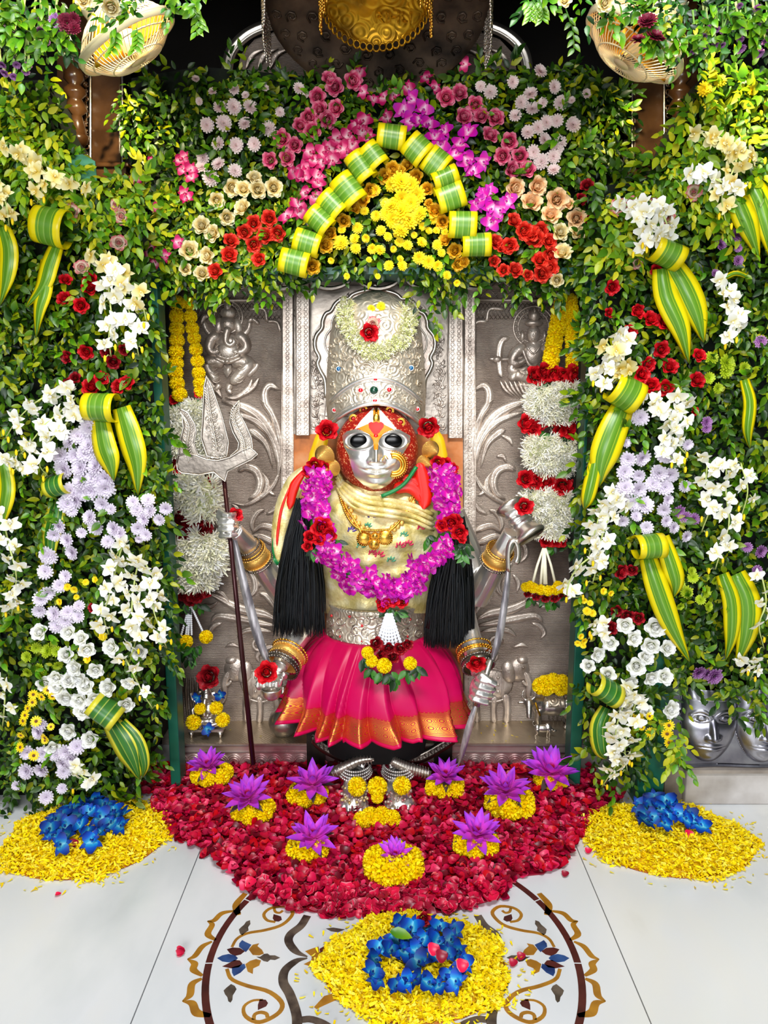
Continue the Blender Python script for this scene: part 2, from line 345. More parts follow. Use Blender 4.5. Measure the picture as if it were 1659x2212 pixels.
# ------------------------------------------------------------ petals and flowers (unit size, facing +Z)
def petal(L, W, pitch=0.0, bend=0.0, cup=0.0, shape='round', nl=4, nw=2, r0=0.0, z0=0.0, az=0.0, wob=0.0):
    """strip of quads that starts at radius r0 and leaves at angle pitch above the horizontal, curving by bend"""
    V = []; T = []; U = []; x, z, a = r0, z0, pitch; ca, sa = math.cos(az), math.sin(az)
    for i in range(nl+1):
        t = i/nl
        if shape == 'round': w = math.sin(PI*min(1, t*.86+.14)**.8)**.55 if t < 1 else .35
        elif shape == 'point': w = math.sin(PI*(t*.93+.07)**.75)**.8 if t < 1 else .04
        elif shape == 'strap': w = (.55+.45*math.sin(PI*t*.75)) if t < 1 else .6
        else: w = (.3+.7*t**.8) if t < 1 else .8          # fan
        for j in range(nw+1):
            s = -1+2*j/nw; yy = s*w*W/2; lift = cup*W*(s*s)*w
            px = x - math.sin(a)*lift; pz = z + math.cos(a)*lift + wob*W*math.sin(t*5+s*3)
            V.append((px*ca-yy*sa, px*sa+yy*ca, pz)); T.append(t); U.append(j/nw)
        x += math.cos(a)*L/nl; z += math.sin(a)*L/nl; a += bend/nl
    Fc = [(i*(nw+1)+j, (i+1)*(nw+1)+j, (i+1)*(nw+1)+j+1, i*(nw+1)+j+1) for i in range(nl) for j in range(nw)]
    return V, Fc, T, U
def rose_mb(seed, openness=1.0):
    r = random.Random(seed); mb = MB()
    for ring, (n, rr, L, W, p, b, cu) in enumerate([(3, .03, .66, .42, 92, 38, .6), (4, .10, .68, .58, 90, 28, .5), (5, .20, .68, .76, 88, 16, .42), (5, .32, .70, .92, 84, -12, .36), (6, .40, .74, 1.05, 72, -62, .26), (5, .42, .78, 1.1, 50, -70, .2)]):
        a0 = r.random()*6
        for k in range(n):
            mb.add(*petal(L*r.uniform(.9, 1.08), W, math.radians(p*(1 if ring < 2 else openness) + r.uniform(-6, 6)), math.radians(b+r.uniform(-12, 12)), cu, 'round', 4, 3, rr, -.28+.02*ring, a0+2*PI*k/n+r.uniform(-.15, .15), .03))
    mb.ell((0, 0, .06), (.17, .17, .26), n=10, k=6)
    mb.lathe([(.0, -.42), (.2, -.36), (.3, -.2)], 8, m=1)
    for k in range(5): V, Fc, T, U = petal(.55, .2, math.radians(-25), .2, 0, 'point', 2, 2, .18, -.34, k*1.257); mb.add(V, Fc, T, U, m=1)
    return mb
def mum_mb(seed, layers=((15, .92, .25, 0), (15, .82, .24, 16), (13, .68, .22, 32), (10, .5, .2, 52), (7, .3, .16, 74))):
    r = random.Random(seed); mb = MB()
    for n, L, W, p in layers:
        a0 = r.random()*6
        for k in range(n): mb.add(*petal(L*r.uniform(.88, 1.06), W*1.25, math.radians(p+r.uniform(-6, 6)), math.radians(14 if p < 40 else -15), .12, 'strap', 3, 1, .03, -.05, a0+2*PI*k/n))
    mb.lathe([(.0, -.25), (.16, -.2), (.24, -.04), (.1, .05), (0, .07)], 8, m=1)
    return mb
def daisy_mb(seed):
    r = random.Random(seed); mb = MB()
    for k in range(13): mb.add(*petal(.9, .36, math.radians(8+r.uniform(-8, 8)), -.15, .1, 'strap', 2, 1, .12, 0, k*2*PI/13))
    mb.ell((0, 0, .05), (.3, .3, .14), n=10, k=5, m=1); return mb
def mari_mb(seed, n=190):
    r = random.Random(seed); mb = MB(); mb.ell((0, 0, 0), (.72, .72, .66), n=12, k=8)
    for i in range(n):
        z = 1-2*(i+.5)/n; a = i*2.39996; q = math.sqrt(max(0, 1-z*z)); d = V3((q*math.cos(a), q*math.sin(a), z*.92)).normalized()
        M = frame(d, r.random()*6)
        for s_ in (-1, 1):
            V, Fc, T, U = petal(.40, .28, math.radians(r.uniform(50, 85)), -1.0*r.random(), .18, 'round', 2, 1, 0, 0, PI/2*(1+s_)+r.uniform(-.4, .4))
            mb.add([M @ V3(p) + d*.62 for p in V], Fc, T, U)
    return mb
def orchid_mb(seed, droop=0.0):
    r = random.Random(seed); mb = MB()
    for a in (90, 215, 325): mb.add(*petal(.92, .46, math.radians(10+r.uniform(-12, 12)), math.radians(-25+r.uniform(-20, 20)), .12, 'point', 4, 2, .04, 0, math.radians(a)))
    for a in (22, 158): mb.add(*petal(.92, .86, math.radians(14+r.uniform(-12, 12)), math.radians(-20+r.uniform(-15, 15)), .1, 'round', 4, 2, .04, .02, math.radians(a)))
    mb.add(*petal(.55, .42, math.radians(48), math.radians(-70), .35, 'round', 4, 2, .04, .03, math.radians(270)))
    mb.tube([(0, .02, .02), (0, -.02, .2), (0, -.08, .26)], [.09, .08, .05], 6)
    return mb
def lily_mb(seed):
    r = random.Random(seed); mb = MB()
    for n, L, W, p, b in ((8, 1.0, .44, 6, 22), (7, .98, .42, 28, 14), (6, .88, .32, 52, 8), (5, .66, .24, 70, 5)):
        a0 = r.random()*6
        for k in range(n): mb.add(*petal(L*r.uniform(.9, 1.1), W, math.radians(p+r.uniform(-9, 9)), math.radians(b+r.uniform(-15, 15)), .25, 'point', 5, 2, .06, 0, a0+2*PI*k/n+r.uniform(-.1, .1)))
    for k in range(14): mb.add(*petal(.36, .07, math.radians(76), .3, 0, 'point', 2, 1, .05, .04, k*.449), m=1)
    for k in range(4): mb.add(*petal(.9, .3, math.radians(-4), -.1, .2, 'point', 4, 2, .05, -.03, .5+k*1.57), m=2)
    return mb
GREENM = mat('sepal_green', '#4d7f22', .5)
FL = {}
def reg(kind, fn, mats, nvar=3):
    mbs = FLMB.setdefault(fn, [fn(s) for s in range(11, 11+nvar)])
    FL[kind] = [mb.mesh(kind, mats) for mb in mbs]
FLMB = {}
for k_, m_ in (('pink_rose', M_PINK), ('cream_rose', M_CREAM), ('white_rose', M_WHITE), ('peach_rose', M_PEACH), ('blush_rose', M_BLUSH), ('scarlet_rose', M_ORED), ('red_rose', M_RED), ('dark_red_rose', M_DRED), ('yellow_rose', M_YROSE)):
    reg(k_, rose_mb, [m_, GREENM])
for k_, m_ in (('pale_pink_chrysanthemum', M_MUMP), ('lavender_chrysanthemum', M_MUML), ('purple_chrysanthemum', M_MUMPU), ('maroon_chrysanthemum', M_MUMMA), ('yellow_chrysanthemum', M_MUMY), ('green_chrysanthemum', M_MUMG)):
    reg(k_, mum_mb, [m_, GREENM])
reg('yellow_daisy', daisy_mb, [M_MUMY, M_BROWN], 2)
for k_, m_ in (('white_orchid', M_ORW), ('cream_orchid', M_ORY), ('purple_orchid', M_ORP), ('magenta_orchid', M_ORM), ('blue_orchid', M_ORB)): reg(k_, orchid_mb, [m_], 4)
reg('marigold', mari_mb, [M_MARI]); FL['orange_marigold'] = [mb.mesh('orange_marigold', [M_MARO]) for mb in FLMB[mari_mb]]
reg('water_lily', lily_mb, [M_LILY, M_LILYC, mat('lily_sepal', '#4a3a38', .5)])
def fl(kind, loc, n, r, parent=None, name=None, rng=random):
    me = rng.choice(FL[kind]); return link(name or kind, me, parent, MX(loc, n, rng.uniform(0, 6.28), r))
ORD = ['zeroth', 'first', 'second', 'third', 'fourth', 'fifth', 'sixth', 'seventh', 'eighth', 'ninth', 'tenth', 'eleventh', 'twelfth', 'thirteenth', 'fourteenth']
NUM = ['no', 'one', 'two', 'three', 'four', 'five', 'six', 'seven', 'eight', 'nine', 'ten', 'eleven', 'twelve', 'thirteen', 'fourteen']
BANDS = {1: [''], 2: ['upper', 'lower'], 3: ['upper', 'middle', 'lower'], 4: ['topmost', 'upper', 'lower', 'lowest'], 5: ['topmost', 'upper', 'middle', 'lower', 'lowest'], 6: ['topmost', 'second', 'third', 'fourth', 'fifth', 'lowest']}
def ordinal(i, n):
    return 'leftmost' if i == 0 else ('rightmost' if i == n-1 else ORD[i+1] + ' from left')
PLUR = {'chrysanthemum': 'chrysanthemums', 'rose': 'roses', 'orchid': 'orchids', 'daisy': 'daisies', 'marigold': 'marigolds', 'blossom': 'blossoms', 'bud': 'buds'}
def cluster(kind, pts, Y, rpx, where, look=None, cat=None, tilt=.45, face=(0, -1, .05), group=None):
    """flowers stuck into the foliage; every one its own thing, told apart by row and order"""
    look = look or kind.replace('_', ' '); base = look.split()[-1]; plural = look[:-len(base)] + PLUR.get(base, base+'s')
    pts = sorted(pts, key=lambda p: p[1]); nb = max(1, math.ceil(len(pts)/7)); nb = min(nb, 6); per = math.ceil(len(pts)/nb)
    for b in range(nb):
        row = sorted(pts[b*per:(b+1)*per], key=lambda p: p[0]); bn = BANDS[nb][b]
        for i, p in enumerate(row):
            r = (p[2] if len(p) > 2 else rpx)*random.uniform(.98, 1.18); s = S(p[0], p[1], Y)
            n = V3(face) + V3((random.uniform(-tilt, tilt), 0, random.uniform(-tilt, tilt)))
            o = fl(kind, P(p[0], p[1], Y), n, r*s)
            lab = f"{look} {where}" if len(row) == 1 else (f"{look} {where}, {ordinal(i, len(row))} in {bn} row" if nb > 1 else f"{look} {where}, {ordinal(i, len(row))}")
            tag(o, lab, cat or 'flower', group or f"{plural} {where}")
def pp(s): return [tuple(float(x) for x in q.split(',')) for q in s.split()]

# ------------------------------------------------------------ foliage
def leaf_proto(L=1.0, W=.50, fold=.07, curl=-.12):
    mb = MB(); V = [(0, 0, 0)]; T = [0]; U = [.5]
    for t, w in ((.10, .50), (.32, .98), (.60, .90), (.84, .45)):
        for s in (1, 0, -1): V.append((t*L, s*w*W*.5*L, (fold*abs(s)*w + curl*t*t + .02)*L)); T.append(t); U.append(.5+.5*s)
    V.append((L, 0, curl*L)); T.append(1); U.append(.5); Fc = [(0, 2, 1), (0, 3, 2)]
    for k in range(3): a = 1+3*k; Fc += [(a, a+1, a+4, a+3), (a+1, a+2, a+5, a+4)]
    return mb.add(V, Fc + [(10, 11, 13), (11, 12, 13)], T, U)
LEAFP = leaf_proto(); LEAFP2 = leaf_proto(W=.6, fold=.1)
LEAF_ME = [LEAFP.mesh('leaf', LEAF_ONE), LEAFP2.mesh('leaf', LEAF_ONE)]
def in_poly(p, poly):
    x, y = p; c = False; j = len(poly)-1
    for i in range(len(poly)):
        xi, yi = poly[i]; xj, yj = poly[j]
        if (yi > y) != (yj > y) and x < (xj-xi)*(y-yi)/(yj-yi)+xi: c = not c
        j = i
    return c
def rnd_in(poly):
    xs = [p[0] for p in poly]; ys = [p[1] for p in poly]
    while True:
        p = (random.uniform(min(xs), max(xs)), random.uniform(min(ys), max(ys)))
        if in_poly(p, poly): return p
def foliage(root, poly, Y, thick, nsprig, size=.03, single=300, mats=LEAF, hang=.6, part='foliage'):
    """sprigs of small leaves over an area: the frontmost leaves are single parts, the rest one part"""
    locs, dirs, nors, scs = [], [], [], []
    for k in range(nsprig):
        px, py = rnd_in(poly); d_ = random.random(); b = P(px, py, Y + thick*(.5-d_))
        a = random.gauss(-PI/2, .95) if random.random() < hang else random.uniform(0, 2*PI)
        dr = V3((math.cos(a), -abs(random.gauss(.15, .3)), math.sin(a))).normalized()
        side = dr.cross(V3((0, -1, 0))); side = side.normalized() if side.length > .1 else V3((1, 0, 0))
        nl = random.randint(5, 9); L = random.uniform(1.8, 3.0)*size; s0 = size*random.uniform(.65, 1.2)
        for i in range(nl):
            t = i/(nl-1); q = b + dr*L*t + V3((0, 0, -.25*L*t*t)); sg = 1 if i % 2 else -1
            ld = dr*(.55+.45*t) + side*sg*(.9*(1-t)+.1) + V3((random.uniform(-.25, .25), random.uniform(-.45, .1), random.uniform(-.35, .1)))
            locs.append(q); dirs.append(ld); nors.append(V3((random.gauss(0, .45), -1, random.gauss(.25, .5)))); scs.append(s0*random.uniform(.75, 1.15))
    locs = np.array([tuple(v) for v in locs]); dirs = np.array([tuple(v) for v in dirs]); nors = np.array([tuple(v) for v in nors]); scs = np.array(scs)
    R_ = frames(dirs, nors, scs); order = np.argsort(locs[:, 1] - scs*.6); off = np.array(root.location)
    rest = order[single:]; h = len(rest)//2; sel = RNG.permutation(rest)
    stuff(merged(part, LEAFP, R_[sel], locs[sel], mats, root, off))
    for i in order[:single]:
        M = Matrix.Translation(V3(locs[i]-off)) @ Matrix(R_[i].tolist()).to_4x4(); link('leaf', random.choice(LEAF_ME), root, M)

# ------------------------------------------------------------ orchid sprays, striped leaves
def rope(root, pts, rad, name='stem', m=STEM): return child(name, MB().tube(pts, rad, 5), m, root)
def spray(kind, path, Y, n, rpx, label, buds=2, spread=14, group='orchid sprays in the foliage', yb=.03):
    pts = spline(path, 16); w = [P(p[0], p[1], Y - yb*math.sin(PI*i/15)) for i, p in enumerate(pts)]
    root = thing('orchid_spray', label, 'flower spray', w[0], group)
    mb = MB(); mb.tube(w, [.0022]*8+[.0016]*8, 5)
    seq = spline(path, max(2, n+buds)); fr = []
    for i, p in enumerate(seq):
        s = S(p[0], p[1], Y); sg = 1 if i % 2 else -1; ox = sg*random.uniform(.5, 1)*spread; oy = random.uniform(-4, 8)
        base = P(p[0], p[1], Y); q = P(p[0]+ox, p[1]+oy, Y-.02-random.random()*.03)
        mb.tube([base, (base+q)/2 + V3((0, 0, .006)), q], .0012, 4)
        if i >= n: fr.append(('bud', q, s)); continue
        fr.append(('b', q, s))
    child('stem', mb, STEM_PALE if 'white' in kind or 'cream' in kind else STEM, root)
    bm = None
    for t, q, s in fr:
        loc = q - V3(root.location)
        if t == 'b': fl(kind, loc, V3((random.uniform(-.9, .9), -1, random.uniform(-1.1, .2))), rpx*s*random.uniform(.8, 1.1), root, 'blossom')
        else:
            b = MB().ell(q, (.0035, .0035, .008), n=7, k=5); child('bud', b, M_MUMY, root)
    return root
def stripe_blade(root, path, wpx, Y, mats=STRIPE, part='leaf_blade', ydrop=.0, twist=.25):
    """long striped leaf along a pixel path"""
    pts = spline(path, 14); mb = MB(); V = []; T = []; U = []; nw = 8
    for i, p in enumerate(pts):
        t = i/13; a = pts[max(i-1, 0)]; b = pts[min(i+1, 13)]; d = np.array([b[0]-a[0], b[1]-a[1]]); d /= max(np.hypot(*d), 1e-6); nx, ny = -d[1], d[0]
        w = wpx*(.75+.25*math.sin(PI*min(1, t*1.2)))*(1 if t < .5 else max(.03, math.cos((t-.5)*PI)**.7)); yb = -.02*math.sin(PI*t)+ydrop*t
        for j in range(nw+1):
            s_ = -1+2*j/nw; V.append(P(p[0]+nx*w*.5*s_, p[1]+ny*w*.5*s_, Y+yb+.012*abs(s_)+twist*.02*s_*math.sin(3*t))); T.append(t); U.append(j/nw)
    mb.add(V, [(i*(nw+1)+j, i*(nw+1)+j+1, (i+1)*(nw+1)+j+1, (i+1)*(nw+1)+j) for i in range(13) for j in range(nw)], T, U)
    o = child(part, mb, mats, root); md = o.modifiers.new('t', 'SOLIDIFY'); md.thickness = .0012; return o
def stripe_loop(root, cx, cy, w, h, ang, Y, mats=STRIPE, part='leaf_loop', depth=.035):
    """leaf folded into a loop: a flattened tube seen from its side; w across the stripes, h along the leaf; ang in degrees"""
    s = S(cx, cy, Y); c = P(cx, cy, Y); mb = MB(); V = []; T = []; U = []; n = 22; nw = 8; ca, sa = math.cos(math.radians(ang)), math.sin(math.radians(ang))
    X = V3((ca, 0, -sa)); Z = V3((sa, 0, ca)); prof = []
    for i in range(n+1):
        a = -2.6 + 5.2*i/n; prof.append((-math.cos(a)*depth, math.sin(a)*h*.5*s*1.05))
    for i, (dy, dz) in enumerate(prof):
        for j in range(nw+1):
            u = -1+2*j/nw; V.append(c + X*(u*w*.5*s) + Z*dz*(1+.03*u) + V3((0, dy, 0))); T.append(i/n); U.append(j/nw)
    mb.add(V, [(i*(nw+1)+j, i*(nw+1)+j+1, (i+1)*(nw+1)+j+1, (i+1)*(nw+1)+j) for i in range(n) for j in range(nw)], T, U)
    o = child(part, mb, mats, root); md = o.modifiers.new('t', 'SOLIDIFY'); md.thickness = .0012; return o

# ------------------------------------------------------------ bas relief helpers (on a wall plane, drawn in picture directions)
def swoosh(mb, path, wd, Y, h=.008, n=16, m=0, tip=True):
    pts = spline(path, n); W = wd if hasattr(wd, '__len__') else [wd*.4, wd, wd*.75, 1]; Wi = np.interp(np.linspace(0, 1, n), np.linspace(0, 1, len(W)), W)*np.array([min(1, (.06+i*.9)**.5, (.06+(n-1-i)*.55)**.5) for i in range(n)])
    V = []; prof = [(-1, 0), (-.72, .75), (-.3, .95), (0, .7), (.3, .95), (.72, .75), (1, 0)] if h > .004 else [(-1, 0), (-.5, .8), (0, 1), (.5, .8), (1, 0)]
    k = len(prof)
    for i, p in enumerate(pts):
        a = pts[max(i-1, 0)]; b = pts[min(i+1, n-1)]; d = np.array([b[0]-a[0], b[1]-a[1]]); d /= max(np.hypot(*d), 1e-6); nx, ny = -d[1], d[0]; w = Wi[i]*.5
        for s_, e in prof: V.append(P(p[0]+nx*w*s_, p[1]+ny*w*s_, Y - h*e*min(1, w/4+.3)))
    mb.add(V, [(i*k+j, i*k+j+1, (i+1)*k+j+1, (i+1)*k+j) for i in range(n-1) for j in range(k-1)], m=m)
def curl(mb, cx, cy, r, turns=1.4, a0=0, sg=1, w=5, Y=0, h=.005, surf=None, m=0):
    pts = [(cx+r*(1-.8*t)*math.cos(a0+sg*turns*2*PI*t), cy+r*(1-.8*t)*math.sin(a0+sg*turns*2*PI*t)) for t in np.linspace(0, 1, 12)]
    if surf: mb.tube([surf(*p) for p in spline(pts, 18)], [w*(1-.5*i/17) for i in range(18)], 5, m=m)
    else: swoosh(mb, pts, [w, w, w*.8, w*.9], Y, h, 22, m)
def blob(mb, px, py, rx, ry, Y, d=.012, ang=0, m=0, n=14, k=8):
    s = S(px, py, Y); c = P(px, py, Y); mb.ell(c, (rx*s, d, ry*s), Matrix.Rotation(math.radians(ang), 3, 'Y'), n, k, m)
def chain(mb, pts, r, prot=.016, n=14, k=10):
    """rounded limb half sunk in the wall"""
    w = spline(pts, n); R_ = np.interp(np.linspace(0, 1, n), np.linspace(0, 1, len(r)), r); e = [.55]+[1]*(n-2)+[.55]; s = S(*pts[0], 0)
    mb.tube([P(x, y, R_[i]*s-prot*(.75+.25*e[i])) for i, (x, y) in enumerate(w)], [R_[i]*s*e[i] for i in range(n)], k)
def prism(mb, poly, z0, z1, m=0):
    """poly: list of world (x, y)"""
    n = len(poly); V = [(x, y, z0) for x, y in poly] + [(x, y, z1) for x, y in poly]
    mb.add(V, [tuple(range(n, 2*n))] + [(i, (i+1) % n, n+(i+1) % n, n+i) for i in range(n)], m=m)
def plate(mb, poly, Y, thick, m=0):
    """upright plate with a pixel outline"""
    W = [P(x, y, Y) for x, y in poly]; n = len(W); V = W + [w + V3((0, thick, 0)) for w in W]
    mb.add(V, [tuple(range(n))] + [(i, n+i, n+(i+1) % n, (i+1) % n) for i in range(n)] + [tuple(range(n, 2*n))[::-1]], m=m)
# ============================================================ SETTING
floor = link('floor', MB().box((-2.4, -3.6, -.06), (2.4, .12, -.012)).mesh('floor', GROUT, False)); struct(floor)
xl, xr = F(355, 2030).x, F(1332, 2035).x; wj = xr - xl
xs = [xl - 2*wj, xl - wj*.98, xl, xr, xr + wj*.98, xr + 2*wj]; xs = [max(-2.4, min(2.4, x)) for x in xs]
ysj = [-3.6, -2.5, -1.3, .12]
for i in range(5):
    for j in range(3):
        mb = MB(); e = .0012; mb.box((xs[i]+e, ysj[j]+e, -.012), (xs[i+1]-e, ysj[j+1]-e, 0)); build('marble_slab', mb, MARBLE, floor, False)
# inlaid medallion: traced on the left half, mirrored about the medallion's own axis
CX0, CY0, CR = .0182, -.899, .3527
def inl(name, pieces, m, dz=.0004):
    for pc in pieces:
        for mir in (0, 1):
            mb = MB(); q = [(2*CX0 - x, y) if mir else (x, y) for x, y in pc]; prism(mb, q, -.004, dz); build(name, mb, m, floor, False)
def strip(path, wd, n=20, world=False):
    pts = [V3(F(*p)) if not world else V3((p[0], p[1], 0)) for p in spline(path, n)]; L_, R_ = [], []; W = np.interp(np.linspace(0, 1, n), np.linspace(0, 1, len(wd)), wd) if hasattr(wd, '__len__') else [wd]*n
    for i, p in enumerate(pts):
        d = pts[min(i+1, n-1)] - pts[max(i-1, 0)]; d.normalize(); nn = V3((-d.y, d.x, 0)); L_.append(p+nn*W[i]/2); R_.append(p-nn*W[i]/2)
    return [(v.x, v.y) for v in L_ + R_[::-1]]
def fp(s): return [(F(x, y).x, F(x, y).y) for x, y in pp(s)]
for a0, a1 in ((92, 122), (122, 152), (152, 182), (182, 212), (212, 242), (242, 268)):
    aa = [math.radians(a0+.25+(a1-a0-.5)*i/10) for i in range(11)]
    inl('inlay_ring', [[(CX0+(CR+.014)*math.cos(a), CY0+(CR+.014)*math.sin(a)) for a in aa] + [(CX0+(CR-.0)*math.cos(a), CY0+(CR-.0)*math.sin(a)) for a in aa[::-1]]], INL_MAROON)
inl('inlay_petal', [strip([(530, 1930), (510, 1955), (515, 1975), (516, 1967)], [.012, .016, .012, .004]), strip([(512, 1967), (480, 1973), (463, 1988), (448, 1990)], [.004, .012, .012, .002]),
    strip([(448, 1990), (458, 1998), (449, 2018), (466, 2031)], [.002, .012, .014, .006]), strip([(458, 2034), (437, 2045), (421, 2065), (405, 2072)], [.005, .012, .012, .002]),
    strip([(405, 2072), (420, 2082), (418, 2095), (437, 2108)], [.002, .014, .014, .006]), strip([(436, 2114), (415, 2126), (410, 2150), (394, 2163)], [.006, .014, .014, .002]),
    strip([(394, 2163), (415, 2168), (425, 2188), (455, 2194)], [.002, .014, .016, .008])], INL_OCHRE)
inl('inlay_vine', [strip([(501, 2046), (512, 2028), (535, 2016), (570, 2010), (605, 2000), (625, 1985), (632, 1970), (615, 1958), (585, 1962), (570, 1975), (577, 1988), (595, 1992)], [.006, .008, .008, .006], 40),
    strip([(490, 2093), (500, 2115), (535, 2130), (580, 2142), (608, 2165), (605, 2185), (580, 2202), (555, 2208), (530, 2195), (527, 2175), (545, 2162), (568, 2160)], [.007, .009, .008, .004], 40),
    strip([(592, 1962), (595, 1970), (604, 1972), (611, 1967)], .006, 10), strip([(548, 2203), (550, 2192), (562, 2187), (575, 2190), (578, 2198)], .007, 12)], INL_OCHRE)
inl('inlay_bud', [fp('591,1975 598,1977 607,1980 609,1987 602,1991 593,1990 589,1984'), fp('561,2159 574,2160 579,2167 575,2174 566,2178 557,2182 557,2171')], INL_MAROON)
inl('inlay_leaf', [fp('540,1988 541,1996 536,2003 537,2010 531,2014 523,2021 518,2016 516,2008 521,2003 527,1998 532,1991'), fp('499,2126 507,2130 511,2137 507,2144 503,2150 502,2160 498,2166 493,2163 491,2154 486,2148 483,2140 489,2134'),
    fp('554,2067 562,2067 570,2061 578,2060 583,2064 594,2064 605,2069 594,2074 584,2073 578,2078 569,2076 562,2071')], INL_DARK)
inl('inlay_flower_petal', [fp('523,2031 530,2035 543,2041 537,2050 531,2057 524,2051 516,2045 517,2038'), fp('469,2070 480,2064 494,2061 508,2064 514,2070 508,2076 494,2079 480,2077'), fp('501,2090 510,2087 528,2082 531,2090 520,2101 505,2109 501,2101')], INL_BLUE)
inl('inlay_flower_petal', [fp('490,2051 502,2047 518,2048 529,2055 520,2062 508,2065 497,2060'), fp('480,2088 492,2082 506,2074 518,2075 524,2082 516,2090 500,2092')], INL_MAROON)
inl('inlay_flower_petal', [fp('537,2051 546,2041 560,2038 556,2044 566,2052 570,2060 560,2064 546,2063'), fp('530,2083 540,2076 553,2072 564,2075 560,2086 547,2092 546,2104 535,2099')], INL_OCHRE)
inl('inlay_band', [strip([(664, 1978), (650, 2000), (628, 2018), (624, 2035), (640, 2056), (664, 2067)], [.017, .018, .018, .016, .003], 24), strip([(664, 2070), (640, 2076), (616, 2096), (612, 2122), (626, 2148), (640, 2190), (642, 2225)], [.003, .015, .018, .018, .018, .018], 30),
    strip([(652, 2203), (672, 2202), (700, 2212), (725, 2230)], .014, 12)], INL_DARK)
inl('inlay_heart', [fp('659,2055 675,2049 688,2045 690,2056 704,2067 690,2080 684,2094 668,2087 656,2083 672,2075 674,2067')], INL_OCHRE)
inl('inlay_seed', [fp('690,2050 704,2042 722,2045 722,2062 700,2066 692,2060'), fp('688,2076 700,2069 722,2072 722,2092 696,2095 688,2088')], INL_MAROON)
inl('inlay_spear', [fp('678,2176 700,2152 740,2140 745,2152 700,2172 684,2180')], INL_OCHRE)
inl('inlay_spear', [fp('704,2006 720,2004 745,2008 730,2014 715,2012')], INL_DARK)

wall = link('wall_back', MB().box((-2.4, 0, 0), (2.4, .12, 2.45)).mesh('wall_back', CEIL, False)); struct(wall)
ceiling = link('ceiling', MB().box((-1.7, -.80, 2.32), (1.7, .12, 2.42)).mesh('ceiling', CEIL, False)); struct(ceiling)
lintel = link('trim_1', MB().box((-1.7, -.84, 1.97), (1.7, -.72, 2.32)).mesh('trim_1', CEIL, False)); struct(lintel)
wl = link('wall_left', MB().box((-1.7, -.84, 0), (-1.6, 0, 2.32)).mesh('wall_left', CEIL, False)); struct(wl)
wr = link('wall_right', MB().box((1.6, -.84, 0), (1.7, 0, 2.32)).mesh('wall_right', CEIL, False)); struct(wr)

# silver sheeting on the back wall
def wpart(name, mb, m, smooth=True): return build(name, mb, m, wall, smooth)
for x0, x1 in ((350, 608), (1022, 1290)):
    mb = MB(); plate(mb, [(x0, 606), (x1, 606), (x1, 1640), (x0, 1640)], -.004, .005); wpart('silver_sheet', mb, SILVER_WALL, False)
mb = MB(); plate(mb, [(606, 600), (1024, 600), (1024, 1640), (606, 1640)], -.003, .003); wpart('silver_sheet', mb, SILVER_DARK, False)
mb = MB(); plate(mb, [(634, 938), (1000, 938), (1000, 1640), (634, 1640)], -.012, .01); wpart('stone_backing', mb, STONE, False)
for x0, x1, y1, Y in ((608, 634, 1640, -.014), (1002, 1028, 1640, -.014), (638, 669, 940, -.026), (968, 1001, 946, -.026)):
    mb = MB(); plate(mb, [(x0, 606), (x1, 606), (x1, y1), (x0, y1)], Y, .012); fr = wpart('silver_band', mb, SILVER_RELIEF, False)
    mb = MB(); xm = (x0+x1)/2
    for y in np.arange(640, y1-4, 9.5):
        for dx in ((-7, 7) if y1 < 1000 else (0,)): mb.torus(P(xm+dx, y, Y-.001), .0046, .0011, n=10, k=4)
    stuff(build('embossed_rings', mb, SILVER_RELIEF, fr))
    mb = MB()
    for xe in (x0+1, x1-1): mb.tube([P(xe, 606, Y-.002), P(xe, y1, Y-.002)], .0022, 5)
    build('edge_bead', mb, SILVER_RELIEF, fr)
